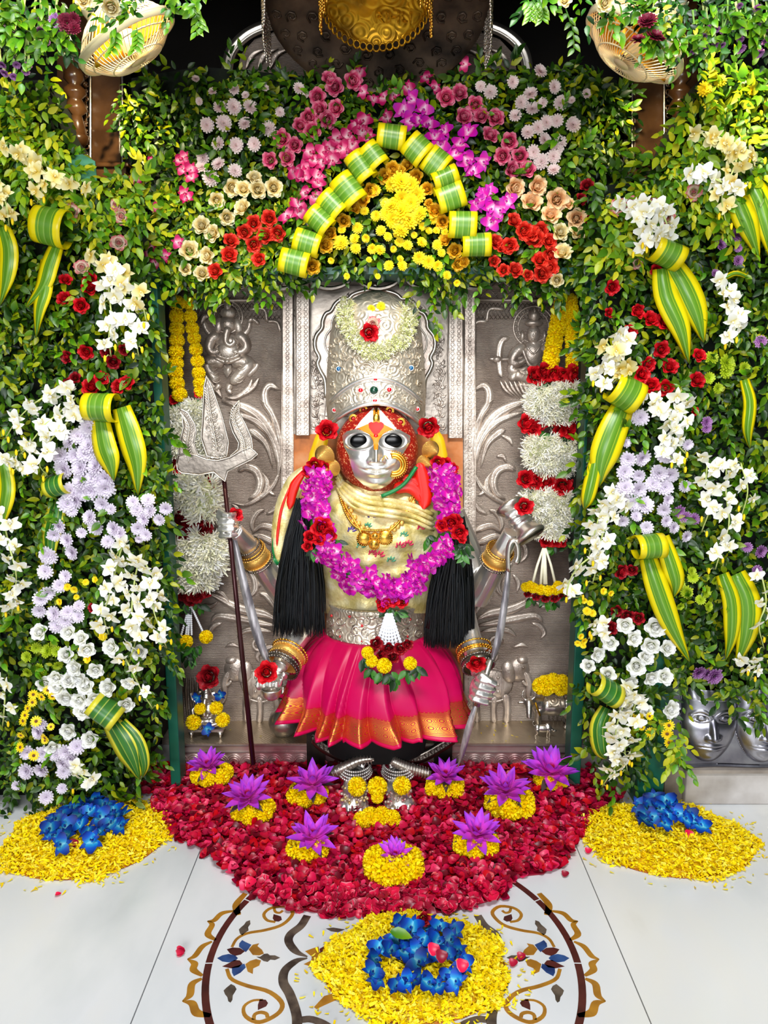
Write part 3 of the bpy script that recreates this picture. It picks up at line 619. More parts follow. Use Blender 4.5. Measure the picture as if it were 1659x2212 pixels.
# cusped arch tops of the two side panels, lattice above
for sgn in (0, 1):
    mx = (lambda x: x) if not sgn else (lambda x: 1628 - x)
    mb = MB()
    for k in range(9):
        for dd in (-1, 1):
            xa = 362+k*28; mb.tube([P(mx(xa), 606, -.006), P(mx(xa+dd*40), 652, -.006)], .0012, 4)
    for k in range(26):
        for dd in (-1, 1): mb.tube([P(mx(420+k*9-20), 655, -.006), P(mx(420+k*9-20+dd*26), 690, -.006)], .001, 4)
    stuff(wpart('lattice_work', mb, SILVER_DARK))
    mb = MB()
    mb.tube([P(mx(350), 650, -.01), P(mx(606), 648, -.01)], .004, 6)
    for a, b, c_ in (((606, 716), (598, 696), (577, 694)), ((577, 694), (570, 668), (540, 668)), ((372, 700), (385, 672), (415, 672)), ((415, 672), (425, 655), (445, 652))):
        mb.tube([P(mx(x), y, -.007) for x, y in spline([a, b, c_], 10)], .005, 7)
    wpart('cusped_arch', mb, SILVER_RELIEF)
    # acanthus leaves and scrolls
    for path, wd in (([(600, 1035), (603, 990), (590, 945), (560, 900), (520, 876), (478, 866)], [2, 15, 20, 16, 6]), ([(598, 1000), (588, 950), (560, 915), (525, 898), (494, 890)], [2, 9, 13, 9, 3]), ([(590, 1010), (575, 960), (550, 935), (535, 928)], [2, 10, 14, 4]),
        ([(603, 962), (590, 900), (574, 872), (572, 845), (584, 832), (604, 842)], [2, 11, 14, 12, 5]), ([(600, 1030), (606, 970), (598, 920), (580, 880), (562, 862)], [2, 8, 12, 8, 2]), ([(604, 1020), (588, 1052), (560, 1075), (530, 1090), (500, 1086)], [4, 9, 8, 6, 2]),
        ([(514, 1016), (530, 1008), (552, 1016), (562, 1038), (556, 1064), (536, 1078)], [9, 13, 16, 12, 5]), ([(566, 1020), (577, 1040), (574, 1062), (560, 1078)], [2, 8, 8, 3]), ([(500, 1088), (512, 1098), (516, 1118), (508, 1138)], [2, 9, 11, 3]), ([(495, 1075), (482, 1065), (470, 1068)], [3, 9, 5]),
        ([(545, 1150), (565, 1135), (590, 1140), (604, 1150)], [3, 11, 12, 2]), ([(540, 1160), (560, 1158), (585, 1168), (602, 1176)], [3, 12, 13, 2]), ([(530, 1180), (550, 1180), (570, 1195)], [3, 10, 3]), ([(548, 1150), (544, 1130), (555, 1108), (572, 1100)], [3, 9, 9, 3]),
        ([(520, 1215), (545, 1240), (552, 1270), (540, 1290)], [3, 12, 12, 4]), ([(560, 1230), (566, 1250), (558, 1268)], [3, 11, 4]), ([(600, 1340), (570, 1325), (520, 1315), (470, 1290), (448, 1280)], [3, 14, 16, 10, 2]), ([(600, 1352), (560, 1345), (510, 1335), (470, 1330), (455, 1345)], [3, 12, 14, 10, 4]),
        ([(590, 1365), (560, 1360), (530, 1362), (512, 1376)], [3, 10, 11, 3]), ([(604, 1330), (580, 1290), (560, 1280)], [3, 12, 3]), ([(596, 1310), (600, 1270), (590, 1250)], [3, 11, 3]), ([(495, 1300), (480, 1282), (462, 1276)], [3, 9, 3])):
        mb = MB(); swoosh(mb, [(mx(x), y) for x, y in path], [w_*1.35 for w_ in wd], -.006, .009, 20); pq = [(mx(x), y) for x, y in path]; mb.tube([P(x, y, -.016) for x, y in spline(pq, 14)], [.0004]+[.0016]*12+[.0004], 4); wpart('acanthus_leaf', mb, SILVER_RELIEF)
    mb = MB(); curl(mb, mx(558), 1390, 17, 1.2, 0, 1 if not sgn else -1, 8, -.006, .008); wpart('scroll', mb, SILVER_RELIEF)
    # elephant relief at the foot of the panel
    mb = MB()
    blob(mb, mx(565), 1478, 46, 36, -.004, .010); blob(mb, mx(508), 1446, 24, 27, -.005, .014); blob(mb, mx(529), 1452, 17, 25, -.010, .012, 12 if not sgn else -12); blob(mb, mx(500), 1426, 13, 9, -.008, .012)
    for path, wd in (([(494, 1452), (484, 1475), (486, 1502), (476, 1520), (466, 1512)], [18, 15, 11, 7, 4]), ([(535, 1500), (532, 1530), (534, 1562)], [22, 17, 19]), ([(560, 1505), (562, 1535), (560, 1562)], [18, 14, 16]), ([(596, 1490), (600, 1525), (598, 1562)], [24, 18, 20]), ([(500, 1470), (490, 1480), (478, 1478)], [7, 6, 2])):
        swoosh(mb, [(mx(x), y) for x, y in path], wd, -.008, .011)
    for path in ([(532, 1508), (565, 1516), (598, 1504)], [(540, 1450), (570, 1444), (598, 1456)], [(545, 1455), (542, 1480), (546, 1506)], [(590, 1455), (594, 1480), (590, 1504)]): swoosh(mb, [(mx(x), y) for x, y in path], 4, -.013, .006)
    for k in range(9): blob(mb, mx(552+(k % 3)*14), 1464+(k//3)*15, 3.5, 3.5, -.014, .004, n=8, k=5)
    blob(mb, mx(498), 1442, 2.6, 2, -.019, .003, n=8, k=5)
    wpart('elephant_relief', mb, SILVER_RELIEF)
    # seated lion-like guardian lines and curled foliage that fill the plain ground
    for path, wd in (([(598, 1395), (575, 1400), (556, 1415), (560, 1430)], [3, 11, 10, 3]), ([(480, 1345), (462, 1352), (452, 1368), (462, 1380)], [3, 10, 9, 3]), ([(505, 1215), (492, 1200), (494, 1180), (508, 1172)], [3, 10, 10, 3]), ([(560, 1195), (580, 1205), (592, 1225), (584, 1245)], [3, 11, 11, 3]), ([(520, 1240), (508, 1258), (512, 1280)], [3, 10, 3]),
        ([(575, 1110), (592, 1100), (602, 1085)], [3, 11, 3]), ([(545, 940), (528, 948), (520, 962)], [3, 9, 3]), ([(556, 985), (542, 985), (533, 998)], [3, 9, 3]), ([(596, 1070), (584, 1062), (580, 1046)], [2, 8, 2]), ([(470, 1300), (455, 1310), (440, 1304)], [3, 9, 2]), ([(520, 1398), (500, 1392), (486, 1398)], [2, 8, 2])):
        mb = MB(); swoosh(mb, [(mx(x), y) for x, y in path], [w_*1.3 for w_ in wd], -.006, .008, 14); wpart('acanthus_leaf', mb, SILVER_RELIEF)
    mb = MB()
    for k in range(7): swoosh(mb, [(mx(385+k*9), 1460), (mx(382+k*10), 1500), (mx(388+k*9), 1560)], [4, 7, 8, 4], -.006, .006, 10)
    wpart('drapery_relief', mb, SILVER_DARK)
# relief figure with an elephant head (left panel)
mb = MB(); mb.torus(P(490, 684, -.006), .045, .003, n=36); mb.torus(P(490, 684, -.006), .036, .002, n=36)
for k in range(22):
    a = k*2*PI/22; mb.tube([P(490+27*math.cos(a), 684+27*math.sin(a), -.007), P(490+34*math.cos(a), 684+34*math.sin(a), -.007)], .0016, 4)
blob(mb, 493, 676, 17, 13, -.010, .012); blob(mb, 492, 662, 8, 13, -.010, .012); blob(mb, 493, 700, 19, 19, -.006, .020); blob(mb, 473, 704, 10, 18, -.004, .010, 12); blob(mb, 514, 704, 10, 18, -.004, .010, -12)
for dx in (-7, 8): blob(mb, 493+dx, 697, 3.4, 2, -.024, .004, n=8, k=5)
chain(mb, [(494, 706), (489, 722), (488, 738), (497, 746), (506, 738), (502, 730)], [8, 7.5, 7, 6, 5, 3], .030, 18)
blob(mb, 492, 758, 30, 24, -.004, .020); blob(mb, 492, 738, 27, 17, -.004, .016)
chain(mb, [(474, 722), (458, 732), (452, 752), (462, 762), (482, 750)], [11, 13, 11, 9, 6], .020); chain(mb, [(510, 722), (526, 732), (532, 750), (520, 760), (496, 758)], [11, 13, 11, 9, 6], .022)
chain(mb, [(462, 730), (446, 712), (440, 694)], [9, 7, 6], .012); chain(mb, [(522, 728), (536, 712), (540, 694)], [9, 7, 6], .012); chain(mb, [(536, 694), (546, 690), (560, 700)], [4, 7, 4], .012); chain(mb, [(434, 700), (440, 686), (450, 682)], [4, 7, 4], .012)
chain(mb, [(486, 782), (462, 780), (446, 786), (456, 806), (468, 826)], [14, 17, 17, 14, 9], .022, 18); chain(mb, [(500, 782), (522, 780), (537, 788), (520, 808), (500, 828)], [14, 17, 17, 14, 9], .022, 18)
chain(mb, [(474, 832), (466, 840), (456, 843)], [8, 7, 4], .018); chain(mb, [(496, 832), (494, 842), (500, 850)], [8, 7, 4], .018)
chain(mb, [(462, 772), (491, 782), (522, 772)], [4, 5, 4], .026); chain(mb, [(466, 766), (491, 774), (518, 766)], [3, 4, 3], .028); blob(mb, 491, 781, 7, 6, -.022, .010); plate(mb, [(484, 788), (499, 788), (500, 802), (491, 816), (482, 802)], -.014, .01)
for sg, cx in ((1, 458), (-1, 524)):
    for k in range(5): swoosh(mb, [(cx+sg*(k*2-10), 784+k*9), (cx+sg*(k*2), 791+k*9), (cx+sg*(k*2+10), 786+k*9)], 2.5, -.022, .003, 8)
chain(mb, [(535, 812), (552, 795), (556, 788)], [7, 6, 8], .012)
for pth in ([(545, 818), (535, 840), (510, 858), (485, 858)], [(560, 815), (545, 838), (520, 856)], [(480, 860), (470, 845), (455, 830), (440, 800)]): swoosh(mb, pth, [3, 12, 12, 3], -.008, .008)
for k in range(12):
    a = -.4+k*.35; blob(mb, 491+22*math.cos(a), 752+20*math.sin(a), 2.4, 2.4, -.03, .003, n=6, k=4)
wpart('elephant_headed_relief', mb, SILVER_RELIEF)
# crowned figure holding a lute (right panel)
mb = MB(); mb.torus(P(1152, 706, -.006), .057, .003, n=36); mb.torus(P(1152, 706, -.006), .044, .002, n=36)
for k in range(20):
    a = k*2*PI/20; mb.tube([P(1152+33*math.cos(a), 706+33*math.sin(a), -.007), P(1152+42*math.cos(a), 706+42*math.sin(a), -.007)], .0022, 4)
blob(mb, 1152, 722, 14, 19, -.012, .018); blob(mb, 1153, 698, 20, 8, -.012, .016); blob(mb, 1154, 682, 13, 13, -.012, .014); blob(mb, 1154, 672, 4, 8, -.014, .012)
blob(mb, 1152, 762, 24, 28, -.004, .018); blob(mb, 1128, 725, 5, 11, -.008, .010); blob(mb, 1176, 725, 5, 11, -.008, .010); chain(mb, [(1152, 735), (1152, 748)], [9, 11], .018)
for dx in (-6, 6): blob(mb, 1152+dx, 717, 3.4, 1.8, -.028, .004, n=8, k=5)
blob(mb, 1152, 724, 2, 5, -.029, .005, n=8, k=5); blob(mb, 1152, 733, 3.6, 1.6, -.027, .004, n=8, k=5)
chain(mb, [(1134, 746), (1114, 762), (1106, 782), (1122, 784), (1140, 772)], [11, 13, 11, 9, 6], .022); chain(mb, [(1172, 746), (1188, 762), (1190, 780), (1174, 778)], [11, 12, 10, 7], .022)
chain(mb, [(1110, 784), (1104, 798), (1122, 802), (1142, 792)], [9, 10, 9, 6], .018)
chain(mb, [(1056, 775), (1090, 776), (1142, 771)], [3, 4, 4], .014)
chain(mb, [(1182, 800), (1150, 806), (1112, 812), (1104, 822)], [16, 16, 14, 8], .022); chain(mb, [(1110, 806), (1140, 818), (1180, 820)], [11, 14, 13], .024); chain(mb, [(1118, 830), (1140, 834), (1166, 830)], [6, 8, 6], .016)
chain(mb, [(1128, 752), (1142, 786), (1160, 796)], [3, 4, 3], .022); chain(mb, [(1138, 748), (1152, 764), (1168, 748)], [2, 2.5, 2], .026)
blob(mb, 1074, 776, 11, 8, -.008, .012)
for pth in ([(1100, 730), (1085, 735), (1078, 760), (1080, 800), (1084, 815)], ): swoosh(mb, pth, [10, 16, 16, 14, 6], -.006, .01)
for k in range(8): swoosh(mb, [(1080+k*10, 822), (1092+k*9, 842), (1112+k*6, 858)], [3, 8, 6, 1], -.008, .009, 10)
wpart('seated_figure_relief', mb, SILVER_RELIEF)
# carved vines around the crown
for sgn in (0, 1):
    mx = (lambda x: x) if not sgn else (lambda x: 1635 - x)
    mb = MB(); rr = random.Random(3)
    swoosh(mb, [(mx(695), 935), (mx(682), 890), (mx(690), 850), (mx(675), 810), (mx(690), 770), (mx(676), 730), (mx(700), 690), (mx(730), 650), (mx(770), 628)], 4, -.005, .006, 60)
    for i in range(13):
        y = 925-i*23; x = 686 if i < 9 else 686+(i-8)*17; y = y if i < 9 else 735-(i-8)*22
        curl(mb, mx(x+rr.uniform(-7, 7)), y, 11, 1.1, rr.uniform(0, 6), rr.choice((-1, 1)), 3.6, -.005, .006)
        for k in range(4):
            a = rr.uniform(0, 6.28); swoosh(mb, [(mx(x), y), (mx(x+9*math.cos(a)), y+9*math.sin(a)), (mx(x+16*math.cos(a+.4)), y+16*math.sin(a+.4))], [1, 5, 5, 1], -.005, .008, 7)
    wpart('carved_vine', mb, SILVER_RELIEF)
# scalloped silver valance under the header
mb = MB(); n = 9
for k in range(n):
    x0 = 345+k*105; swoosh(mb, [(x0, 598), (x0+20, 616), (x0+52, 624), (x0+84, 616), (x0+105, 598)], [6, 10, 12, 10, 6], -.10, .012, 14)
val = build('trim_2', mb, SILVER_DARK); struct(val)
a_, b_ = P(345, 596, -.10), P(1290, 596, -.10)
mb = MB(); mb.box((a_.x, -.10, a_.z-.012), (b_.x, -.004, a_.z+.05)); build('valance_board', mb, SILVER_DARK, val, False)
# ledge
LZ = .079
led = link('trim_3', MB().box((-.62, -.148, 0), (.56, -.004, LZ-.002)).mesh('trim_3', MARBLE_GREY, False)); struct(led)
mb = MB(); mb.box((-.62, -.155, LZ-.002), (.56, -.004, LZ+.001)); build('silver_top', mb, SILVER_LEDGE, led, False)
mb = MB(); mb.box((-.62, -.153, 0), (.56, -.149, LZ)); build('silver_front', mb, SILVER_PINK, led, False)
mb = MB()
for k in range(30):
    cx = -.60+k*.0395
    if -.20 < cx < .17: continue
    for r in (.0235, .018, .012): mb.tube([(cx+r*math.cos(a), -.1545, .018+r*1.15*math.sin(a)) for a in np.linspace(0, PI, 11)], .0016, 4, cap=False)
for z in (LZ-.006, .052): mb.tube([(-.62, -.155, z), (.56, -.155, z)], .0028, 6)
stuff(build('embossed_arcs', mb, SILVER_PINK, led))
# green painted frame that carries the flowers
def post(label, x0, x1, y0, y1, z1):
    mb = MB(); mb.box((x0, y0, 0), (x1, y1, z1)); o = build('green_post', mb, GREEN_PAINT, None, False); md = o.modifiers.new('b', 'BEVEL'); md.width = .003; md.segments = 2; tag(o, label, 'post'); return o
post('green painted frame post at the left edge of the alcove', -.600, -.572, -.26, -.20, 1.40)
post('green painted frame post at the right edge of the alcove', .520, .552, -.26, -.20, 1.40)
post('short wide green painted post beside the silver face plaque', P(1368, 1700, -.33).x, P(1425, 1700, -.33).x, -.36, -.28, .50)
mb = MB(); z = P(820, 592, -.24).z; mb.box((-.60, -.24, z), (.552, -.10, z+.016)); o = build('green_crossbar', mb, GREEN_PAINT, None, False); tag(o, 'green painted crossbar under the yellow flowers above the alcove', 'crossbar')

# brown glossy pilasters with carved brackets
def pilaster(side):
    mx = (lambda x: x) if side == 'left' else (lambda x: 1628 - x + 2)
    root = thing('carved_pilaster', f'glossy brown carved pilaster below the {side} fan', 'pilaster', P(mx(228), 385, -.12), 'carved pilasters')
    def bx(n, xa, xb, ya, yb, Y, th, m=WOOD):
        mb = MB(); xs_ = sorted((mx(xa), mx(xb))); plate(mb, [(xs_[0], ya), (xs_[1], ya), (xs_[1], yb), (xs_[0], yb)], Y, th); o = child(n, mb, m, root, False); md = o.modifiers.new('b', 'BEVEL'); md.width = .003; md.segments = 2; return o
    bx('shaft', 197, 260, -60, 352, -.14, .06); bx('fillet', 190, 197, -60, 352, -.135, .06, SILVER_DARK); bx('fillet', 260, 266, -60, 352, -.135, .06, SILVER_DARK)
    bx('side_panel', 122, 190, -60, 352, -.10, .05); bx('plinth', 192, 276, 350, 360, -.17, .09); bx('plinth', 198, 272, 360, 386, -.16, .08); bx('back_post', 266, 284, 300, 385, -.10, .05, M_DARK)
    mb = MB(); q0, q1 = P(mx(152), 60, -.20), P(mx(170), 320, -.16); ax = q1-q0; ln = ax.length
    prof = []
    for z_, r_ in ((0, .012), (.03, .016), (.06, .024), (.10, .026), (.13, .016), (.15, .026), (.18, .026), (.20, .012), (.30, .013), (.36, .02), (.42, .022), (.46, .012), (.50, .024), (.54, .026), (.58, .014), (.62, .02), (.68, .026), (.72, .012), (.80, .017), (.88, .019), (.90, .026), (.95, .022), (1, .010)): prof.append((r_*1.15, z_*ln))
    mb.lathe(prof, 12, Matrix.Translation(q0) @ ax.to_track_quat('Z', 'Y').to_matrix().to_4x4()); child('baluster_bracket', mb, WOOD, root)
    mb = MB(); rr = random.Random(5)
    for k in range(16):
        y = 90+k*17; swoosh(mb, [(mx(176), y), (mx(184+rr.uniform(-3, 3)), y+8), (mx(178), y+17)], [3, 9, 6, 2], -.13, .02, 8); curl(mb, mx(186), y+6, 7, 1, rr.uniform(0, 6), 1, 4, -.14, .014)
    child('carved_foliage', mb, WOOD, root)
    mb = MB()
    for y in (235, 275, 315): curl(mb, mx(104), y, 17, 1.5, 1.2, 1, 7, -.13, .012); curl(mb, mx(86), y+12, 10, 1.2, 2.2, -1, 5, -.13, .01)
    plate(mb, [(mx(88), 215), (mx(122), 200), (mx(122), 345), (mx(88), 345)], -.12, .02); child('scroll_panel', mb, SILVER_RELIEF, root)
    mb = MB(); plate(mb, [(mx(116), 240), (mx(123), 240), (mx(123), 345), (mx(116), 345)], -.135, .02); child('wood_strip', mb, STONE, root, False)
pilaster('left'); pilaster('right')

# silver arches and hanging umbrella at the top
for sgn, lab in ((0, 'left'), (1, 'right')):
    mx = (lambda x: x) if not sgn else (lambda x: 1630 - x)
    root = thing('silver_arch', f'curved silver shrine arch in the shade at the {lab} of the umbrella', 'arch', P(mx(560), 150, -.10))
    mb = MB(); swoosh(mb, [(mx(488), 165), (mx(500), 110), (mx(540), 70), (mx(600), 50), (mx(680), 44)], [24, 26, 26, 26], -.10, .02, 26); child('arch_rim', mb, SILVER, root)
    mb = MB(); plate(mb, [(mx(x), y) for x, y in ((512, 165), (520, 118), (550, 85), (600, 66), (680, 60), (680, 165))], -.08, .02); child('arch_panel', mb, SILVER_WALL, root, False)
    mb = MB()
    for k in range(3): swoosh(mb, [(mx(530+k*26), 150), (mx(545+k*26), 118), (mx(575+k*26), 104)], [3, 14, 10, 2], -.085, .012)
    child('leaf_relief', mb, SILVER_RELIEF, root)
uc = P(815, -20, -.42); root = thing('hanging_umbrella', 'round dark silver and gold temple umbrella hanging above the flower arch', 'umbrella', uc)
R1 = 245*S(815, 0, -.42); M_ = Matrix.Translation(uc) @ Matrix.Rotation(math.radians(-26), 4, 'X')
mb = MB(); mb.lathe([(R1, -.028), (R1*1.01, -.02), (R1, -.006), (R1*.9, .006), (R1*.5, .05), (0, .09)], 48, M_, cap=False); mb.lathe([(R1, -.028), (R1*.97, -.012), (R1*.5, -.006), (0, .0)], 48, M_, cap=False); child('silver_disc', mb, BRONZE, root)
mb = MB(); rr = random.Random(2)
for ring, nn_ in ((.62, 18), (.8, 24), (.93, 30)):
    for k in range(nn_):
        a = 2*PI*k/nn_; c_ = V3((R1*ring*math.cos(a), R1*ring*math.sin(a), -.012))
        pts = [M_ @ (c_ + V3((.015*(1-.7*t)*math.cos(a*3+7*t), .015*(1-.7*t)*math.sin(a*3+7*t), 0))) for t in np.linspace(0, 1, 8)]; mb.tube(pts, .0024, 4)
stuff(child('engraved_curls', mb, BRONZE, root))
M2 = Matrix.Translation(P(812, -42, -.52)) @ Matrix.Rotation(math.radians(-24), 4, 'X'); R2 = 116*S(812, 20, -.52)
mb = MB(); mb.lathe([(R2, -.045), (R2*1.0, -.03), (R2*.96, -.02), (R2*.8, .0), (R2*.62, .02), (R2*.6, .035), (R2*.3, .055), (0, .07)], 48, M2, cap=False); mb.lathe([(R2, -.045), (R2*.95, -.03), (R2*.5, -.02), (0, -.018)], 48, M2, cap=False); g_ = child('gold_disc', mb, GOLD_DARK, root)
mb = MB()
for k in range(48):
    a = 2*PI*k/48; mb.torus(M2 @ V3((R2*1.0*math.cos(a), R2*1.0*math.sin(a), -.052)), .0075, .0022, (math.cos(a), math.sin(a), .2), 10, 4)
subchild('scalloped_edge', mb, GOLD_DARK, g_, root)
tcv = bpy.data.curves.new('lettering', 'FONT'); tcv.body = 'RIHLI'; tcv.size = .034; tcv.extrude = .0025; tcv.align_x = 'CENTER'; tmp = bpy.data.objects.new('lettering_src', tcv); COL.objects.link(tmp)
dg = bpy.context.evaluated_depsgraph_get(); tme = bpy.data.meshes.new_from_object(tmp.evaluated_get(dg)); bpy.data.objects.remove(tmp); tme.materials.clear(); tme.materials.append(GOLD_DARK)
tme.transform(Matrix.Translation(-root.location) @ M2 @ Matrix.Translation((R2*.33, R2*.62, -.031)) @ Matrix(((1, 0, 0, 0), (0, -1, 0, 0), (0, 0, -1, 0), (0, 0, 0, 1)))); link('embossed_lettering', tme, g_)
def chains(Rr, Mm, nn_, ln, z0, a0=PI, a1=2*PI):
    mb = MB()
    for k in range(nn_):
        a = a0+(a1-a0)*k/(nn_-1); q = Mm @ V3((Rr*math.cos(a), Rr*math.sin(a), z0)); L_ = ln*random.uniform(.6, 1.2)
        for i in range(int(L_/.006)): mb.ell(q + V3((random.uniform(-.001, .001), 0, -i*.006)), (.003, .003, .0034), n=5, k=3)
    return mb
stuff(child('bead_chains', chains(R2*1.03, M2, 34, .07, -.05, PI*.95, 2.05*PI), GOLD, root)); stuff(child('bead_chains', chains(R2*.6, M2, 16, .035, -.02), GOLD, root))
stuff(child('bead_chains', chains(R1*1.0, M_, 60, .10, -.02, PI*.93, 1.10*PI), SILVER, root)); stuff(child('bead_chains', chains(R1*1.0, M_, 60, .10, -.02, 1.90*PI, 2.07*PI), SILVER, root)); stuff(child('bead_chains', chains(R1*.66, M_, 22, .05, -.03, 1.2*PI, 1.8*PI), SILVER, root))

# fans
def fan(label, cx, cy, rpx, Y, axis, mot):
    s = S(cx, cy, Y); R_ = rpx*s; c = P(cx, cy, Y); ax = V3(axis).normalized(); root = thing('wall_fan', label, 'fan', c, 'cream wall fans')
    Q = Matrix.Translation(c) @ frame(ax).to_4x4()
    mb = MB(); mb.tube([Q @ V3((R_*math.cos(a), R_*math.sin(a), 0)) for a in np.linspace(0, 2*PI, 49)], R_*.045, 6, cap=False)
    mb.lathe([(R_*1.02, -.004), (R_*1.04, 0), (R_*1.02, .012), (R_*.98, .012), (R_*.98, -.004)], 48, Q, cap=False); child('cage_rim', mb, M_CREAMPL, root)
    for nm, sg, dp in (('front_cage', 1, .42), ('back_cage', -1, .5)):
        mb = MB()
        for k in range(54):
            a = 2*PI*k/54; pts = []
            for i in range(8):
                t = i/7; rr_ = R_*(1-.84*t); aa = a+.5*t*sg; pts.append(Q @ V3((rr_*math.cos(aa), rr_*math.sin(aa), sg*dp*R_*(math.sin(min(1, t*1.35)*PI/2)))))
            mb.tube(pts, .0011, 4)
        for t in (.2, .55):
            rr_ = R_*(1-.84*t); z = sg*dp*R_*math.sin(min(1, t*1.35)*PI/2); mb.tube([Q @ V3((rr_*math.cos(a), rr_*math.sin(a), z)) for a in np.linspace(0, 2*PI, 41)], .0016, 5, cap=False)
        child(nm, mb, M_CREAMPL, root)
    mb = MB(); mb.lathe([(0, dp*R_*.86), (R_*.16, R_*.43), (R_*.18, R_*.41), (0, R_*.40)], 24, Q); child('badge', mb, M_CREAMPL, root)
    for k in range(3):
        mb = MB(); a0 = 2*PI*k/3; V = []
        for i in range(7):
            for j in range(5):
                r_ = R_*(.15+.72*i/6); a = a0+(-.42+.84*j/4)*(1-.2*i/6); V.append(Q @ V3((r_*math.cos(a), r_*math.sin(a), .02*(j-2)*.6)))
        mb.add(V, [(i*5+j, i*5+j+1, (i+1)*5+j+1, (i+1)*5+j) for i in range(6) for j in range(4)]); o = child('blade', mb, M_FANGOLD, root); md = o.modifiers.new('t', 'SOLIDIFY'); md.thickness = .002
    mb = MB(); mb.lathe([(0, .03), (R_*.18, .02), (R_*.2, -.01), (0, -.02)], 20, Q); child('hub', mb, M_CREAMPL, root)
    mb = MB(); mb.lathe([(0, -R_*.35), (R_*.42, -R_*.38), (R_*.46, -R_*.7), (R_*.36, -R_*1.1), (0, -R_*1.2)], 24, Q); child('motor_housing', mb, M_CREAMPL, root)
    mb = MB(); q = Q @ V3((0, 0, -R_*1.0)); mb.tube([q, q + V3((mot*.05, .1, .05)), V3((q.x+mot*.08, -.12, q.z+.10))], .014, 8); child('bracket_arm', mb, M_CREAMPL, root)
fan('cream caged fan at the upper left, tilted down to the right', 272, 86, 112, -.60, (.48, .22, -.84), -1)
fan('cream caged fan at the upper right, tilted down to the left', 1372, 92, 116, -.60, (-.52, .12, -.80), 1)
# ============================================================ FOLIAGE PANELS
LP = pp('-60,165 95,160 120,240 150,345 195,385 290,395 325,520 318,640 322,800 335,1000 345,1200 352,1400 345,1560 325,1650 290,1695 215,1735 0,1765 -60,1765')
RP_ = pp('1268,395 1380,385 1430,360 1500,210 1530,145 1720,145 1720,1462 1600,1460 1460,1474 1450,1560 1400,1645 1340,1690 1290,1600 1275,1440 1262,1200 1275,900 1290,620 1280,500')
HP = pp('268,165 420,140 520,148 700,165 900,170 1050,155 1200,140 1350,170 1355,380 1300,520 1290,588 1180,595 1080,580 960,580 900,568 760,568 640,580 540,588 440,596 340,600 320,560 290,400 272,380')
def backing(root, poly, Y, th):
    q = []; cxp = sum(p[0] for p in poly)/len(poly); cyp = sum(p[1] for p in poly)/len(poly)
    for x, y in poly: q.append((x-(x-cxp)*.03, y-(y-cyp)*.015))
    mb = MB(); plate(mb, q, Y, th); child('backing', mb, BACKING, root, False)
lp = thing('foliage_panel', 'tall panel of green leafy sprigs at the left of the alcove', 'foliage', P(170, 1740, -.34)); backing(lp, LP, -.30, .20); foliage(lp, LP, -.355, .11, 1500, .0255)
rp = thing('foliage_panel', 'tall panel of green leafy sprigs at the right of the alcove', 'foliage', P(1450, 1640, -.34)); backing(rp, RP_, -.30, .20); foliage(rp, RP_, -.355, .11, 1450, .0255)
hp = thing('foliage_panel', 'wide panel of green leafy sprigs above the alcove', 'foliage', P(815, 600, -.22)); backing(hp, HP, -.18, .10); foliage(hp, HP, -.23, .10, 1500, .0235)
for x, y in pp('360,640 395,660 430,645 470,625 545,618 610,640 700,610 770,620 935,640 950,660 925,620 1010,640 1040,625 1100,625 1140,640 1180,625'):
    pass
mb_hang = foliage(hp, pp('345,590 520,585 640,580 640,600 560,600 440,612 380,615 345,605'), -.235, .04, 34, .024, single=20, hang=1, part='hanging_foliage')
foliage(hp, pp('925,585 1290,590 1280,605 1160,605 1080,600 970,605 955,655 935,655 915,600'), -.235, .04, 50, .024, single=30, hang=1, part='hanging_foliage')
foliage(lp, pp('318,560 340,600 345,800 362,1100 370,1300 372,1430 350,1440 330,1100 315,800'), -.36, .05, 55, .025, single=20, part='edge_foliage')
foliage(rp, pp('1250,620 1290,600 1290,1000 1275,1400 1300,1660 1260,1640 1250,1400 1245,1250 1268,900'), -.36, .05, 65, .025, single=20, part='edge_foliage')
foliage(rp, pp('1560,1470 1659,1470 1659,1510 1600,1530 1560,1510'), -.40, .03, 14, .027, single=8, hang=1, part='hanging_foliage')
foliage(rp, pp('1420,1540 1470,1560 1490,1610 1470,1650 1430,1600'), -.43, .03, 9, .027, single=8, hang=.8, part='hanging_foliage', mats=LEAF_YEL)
# yellower leaf colour paints the warm lamp light onto the upper foliage
foliage(lp, pp('0,200 90,230 130,350 300,380 330,480 200,480 60,420 0,330'), -.40, .05, 120, .027, single=30, mats=LEAF_YEL, part='lamplit_foliage')
foliage(rp, pp('1290,430 1400,380 1520,170 1659,150 1659,520 1500,450 1330,600'), -.40, .05, 170, .027, single=30, mats=LEAF_YEL, part='lamplit_foliage')
foliage(hp, pp('280,380 420,330 480,420 640,470 620,580 420,600 330,560'), -.26, .04, 110, .024, single=30, mats=LEAF_YEL, part='lamplit_foliage')
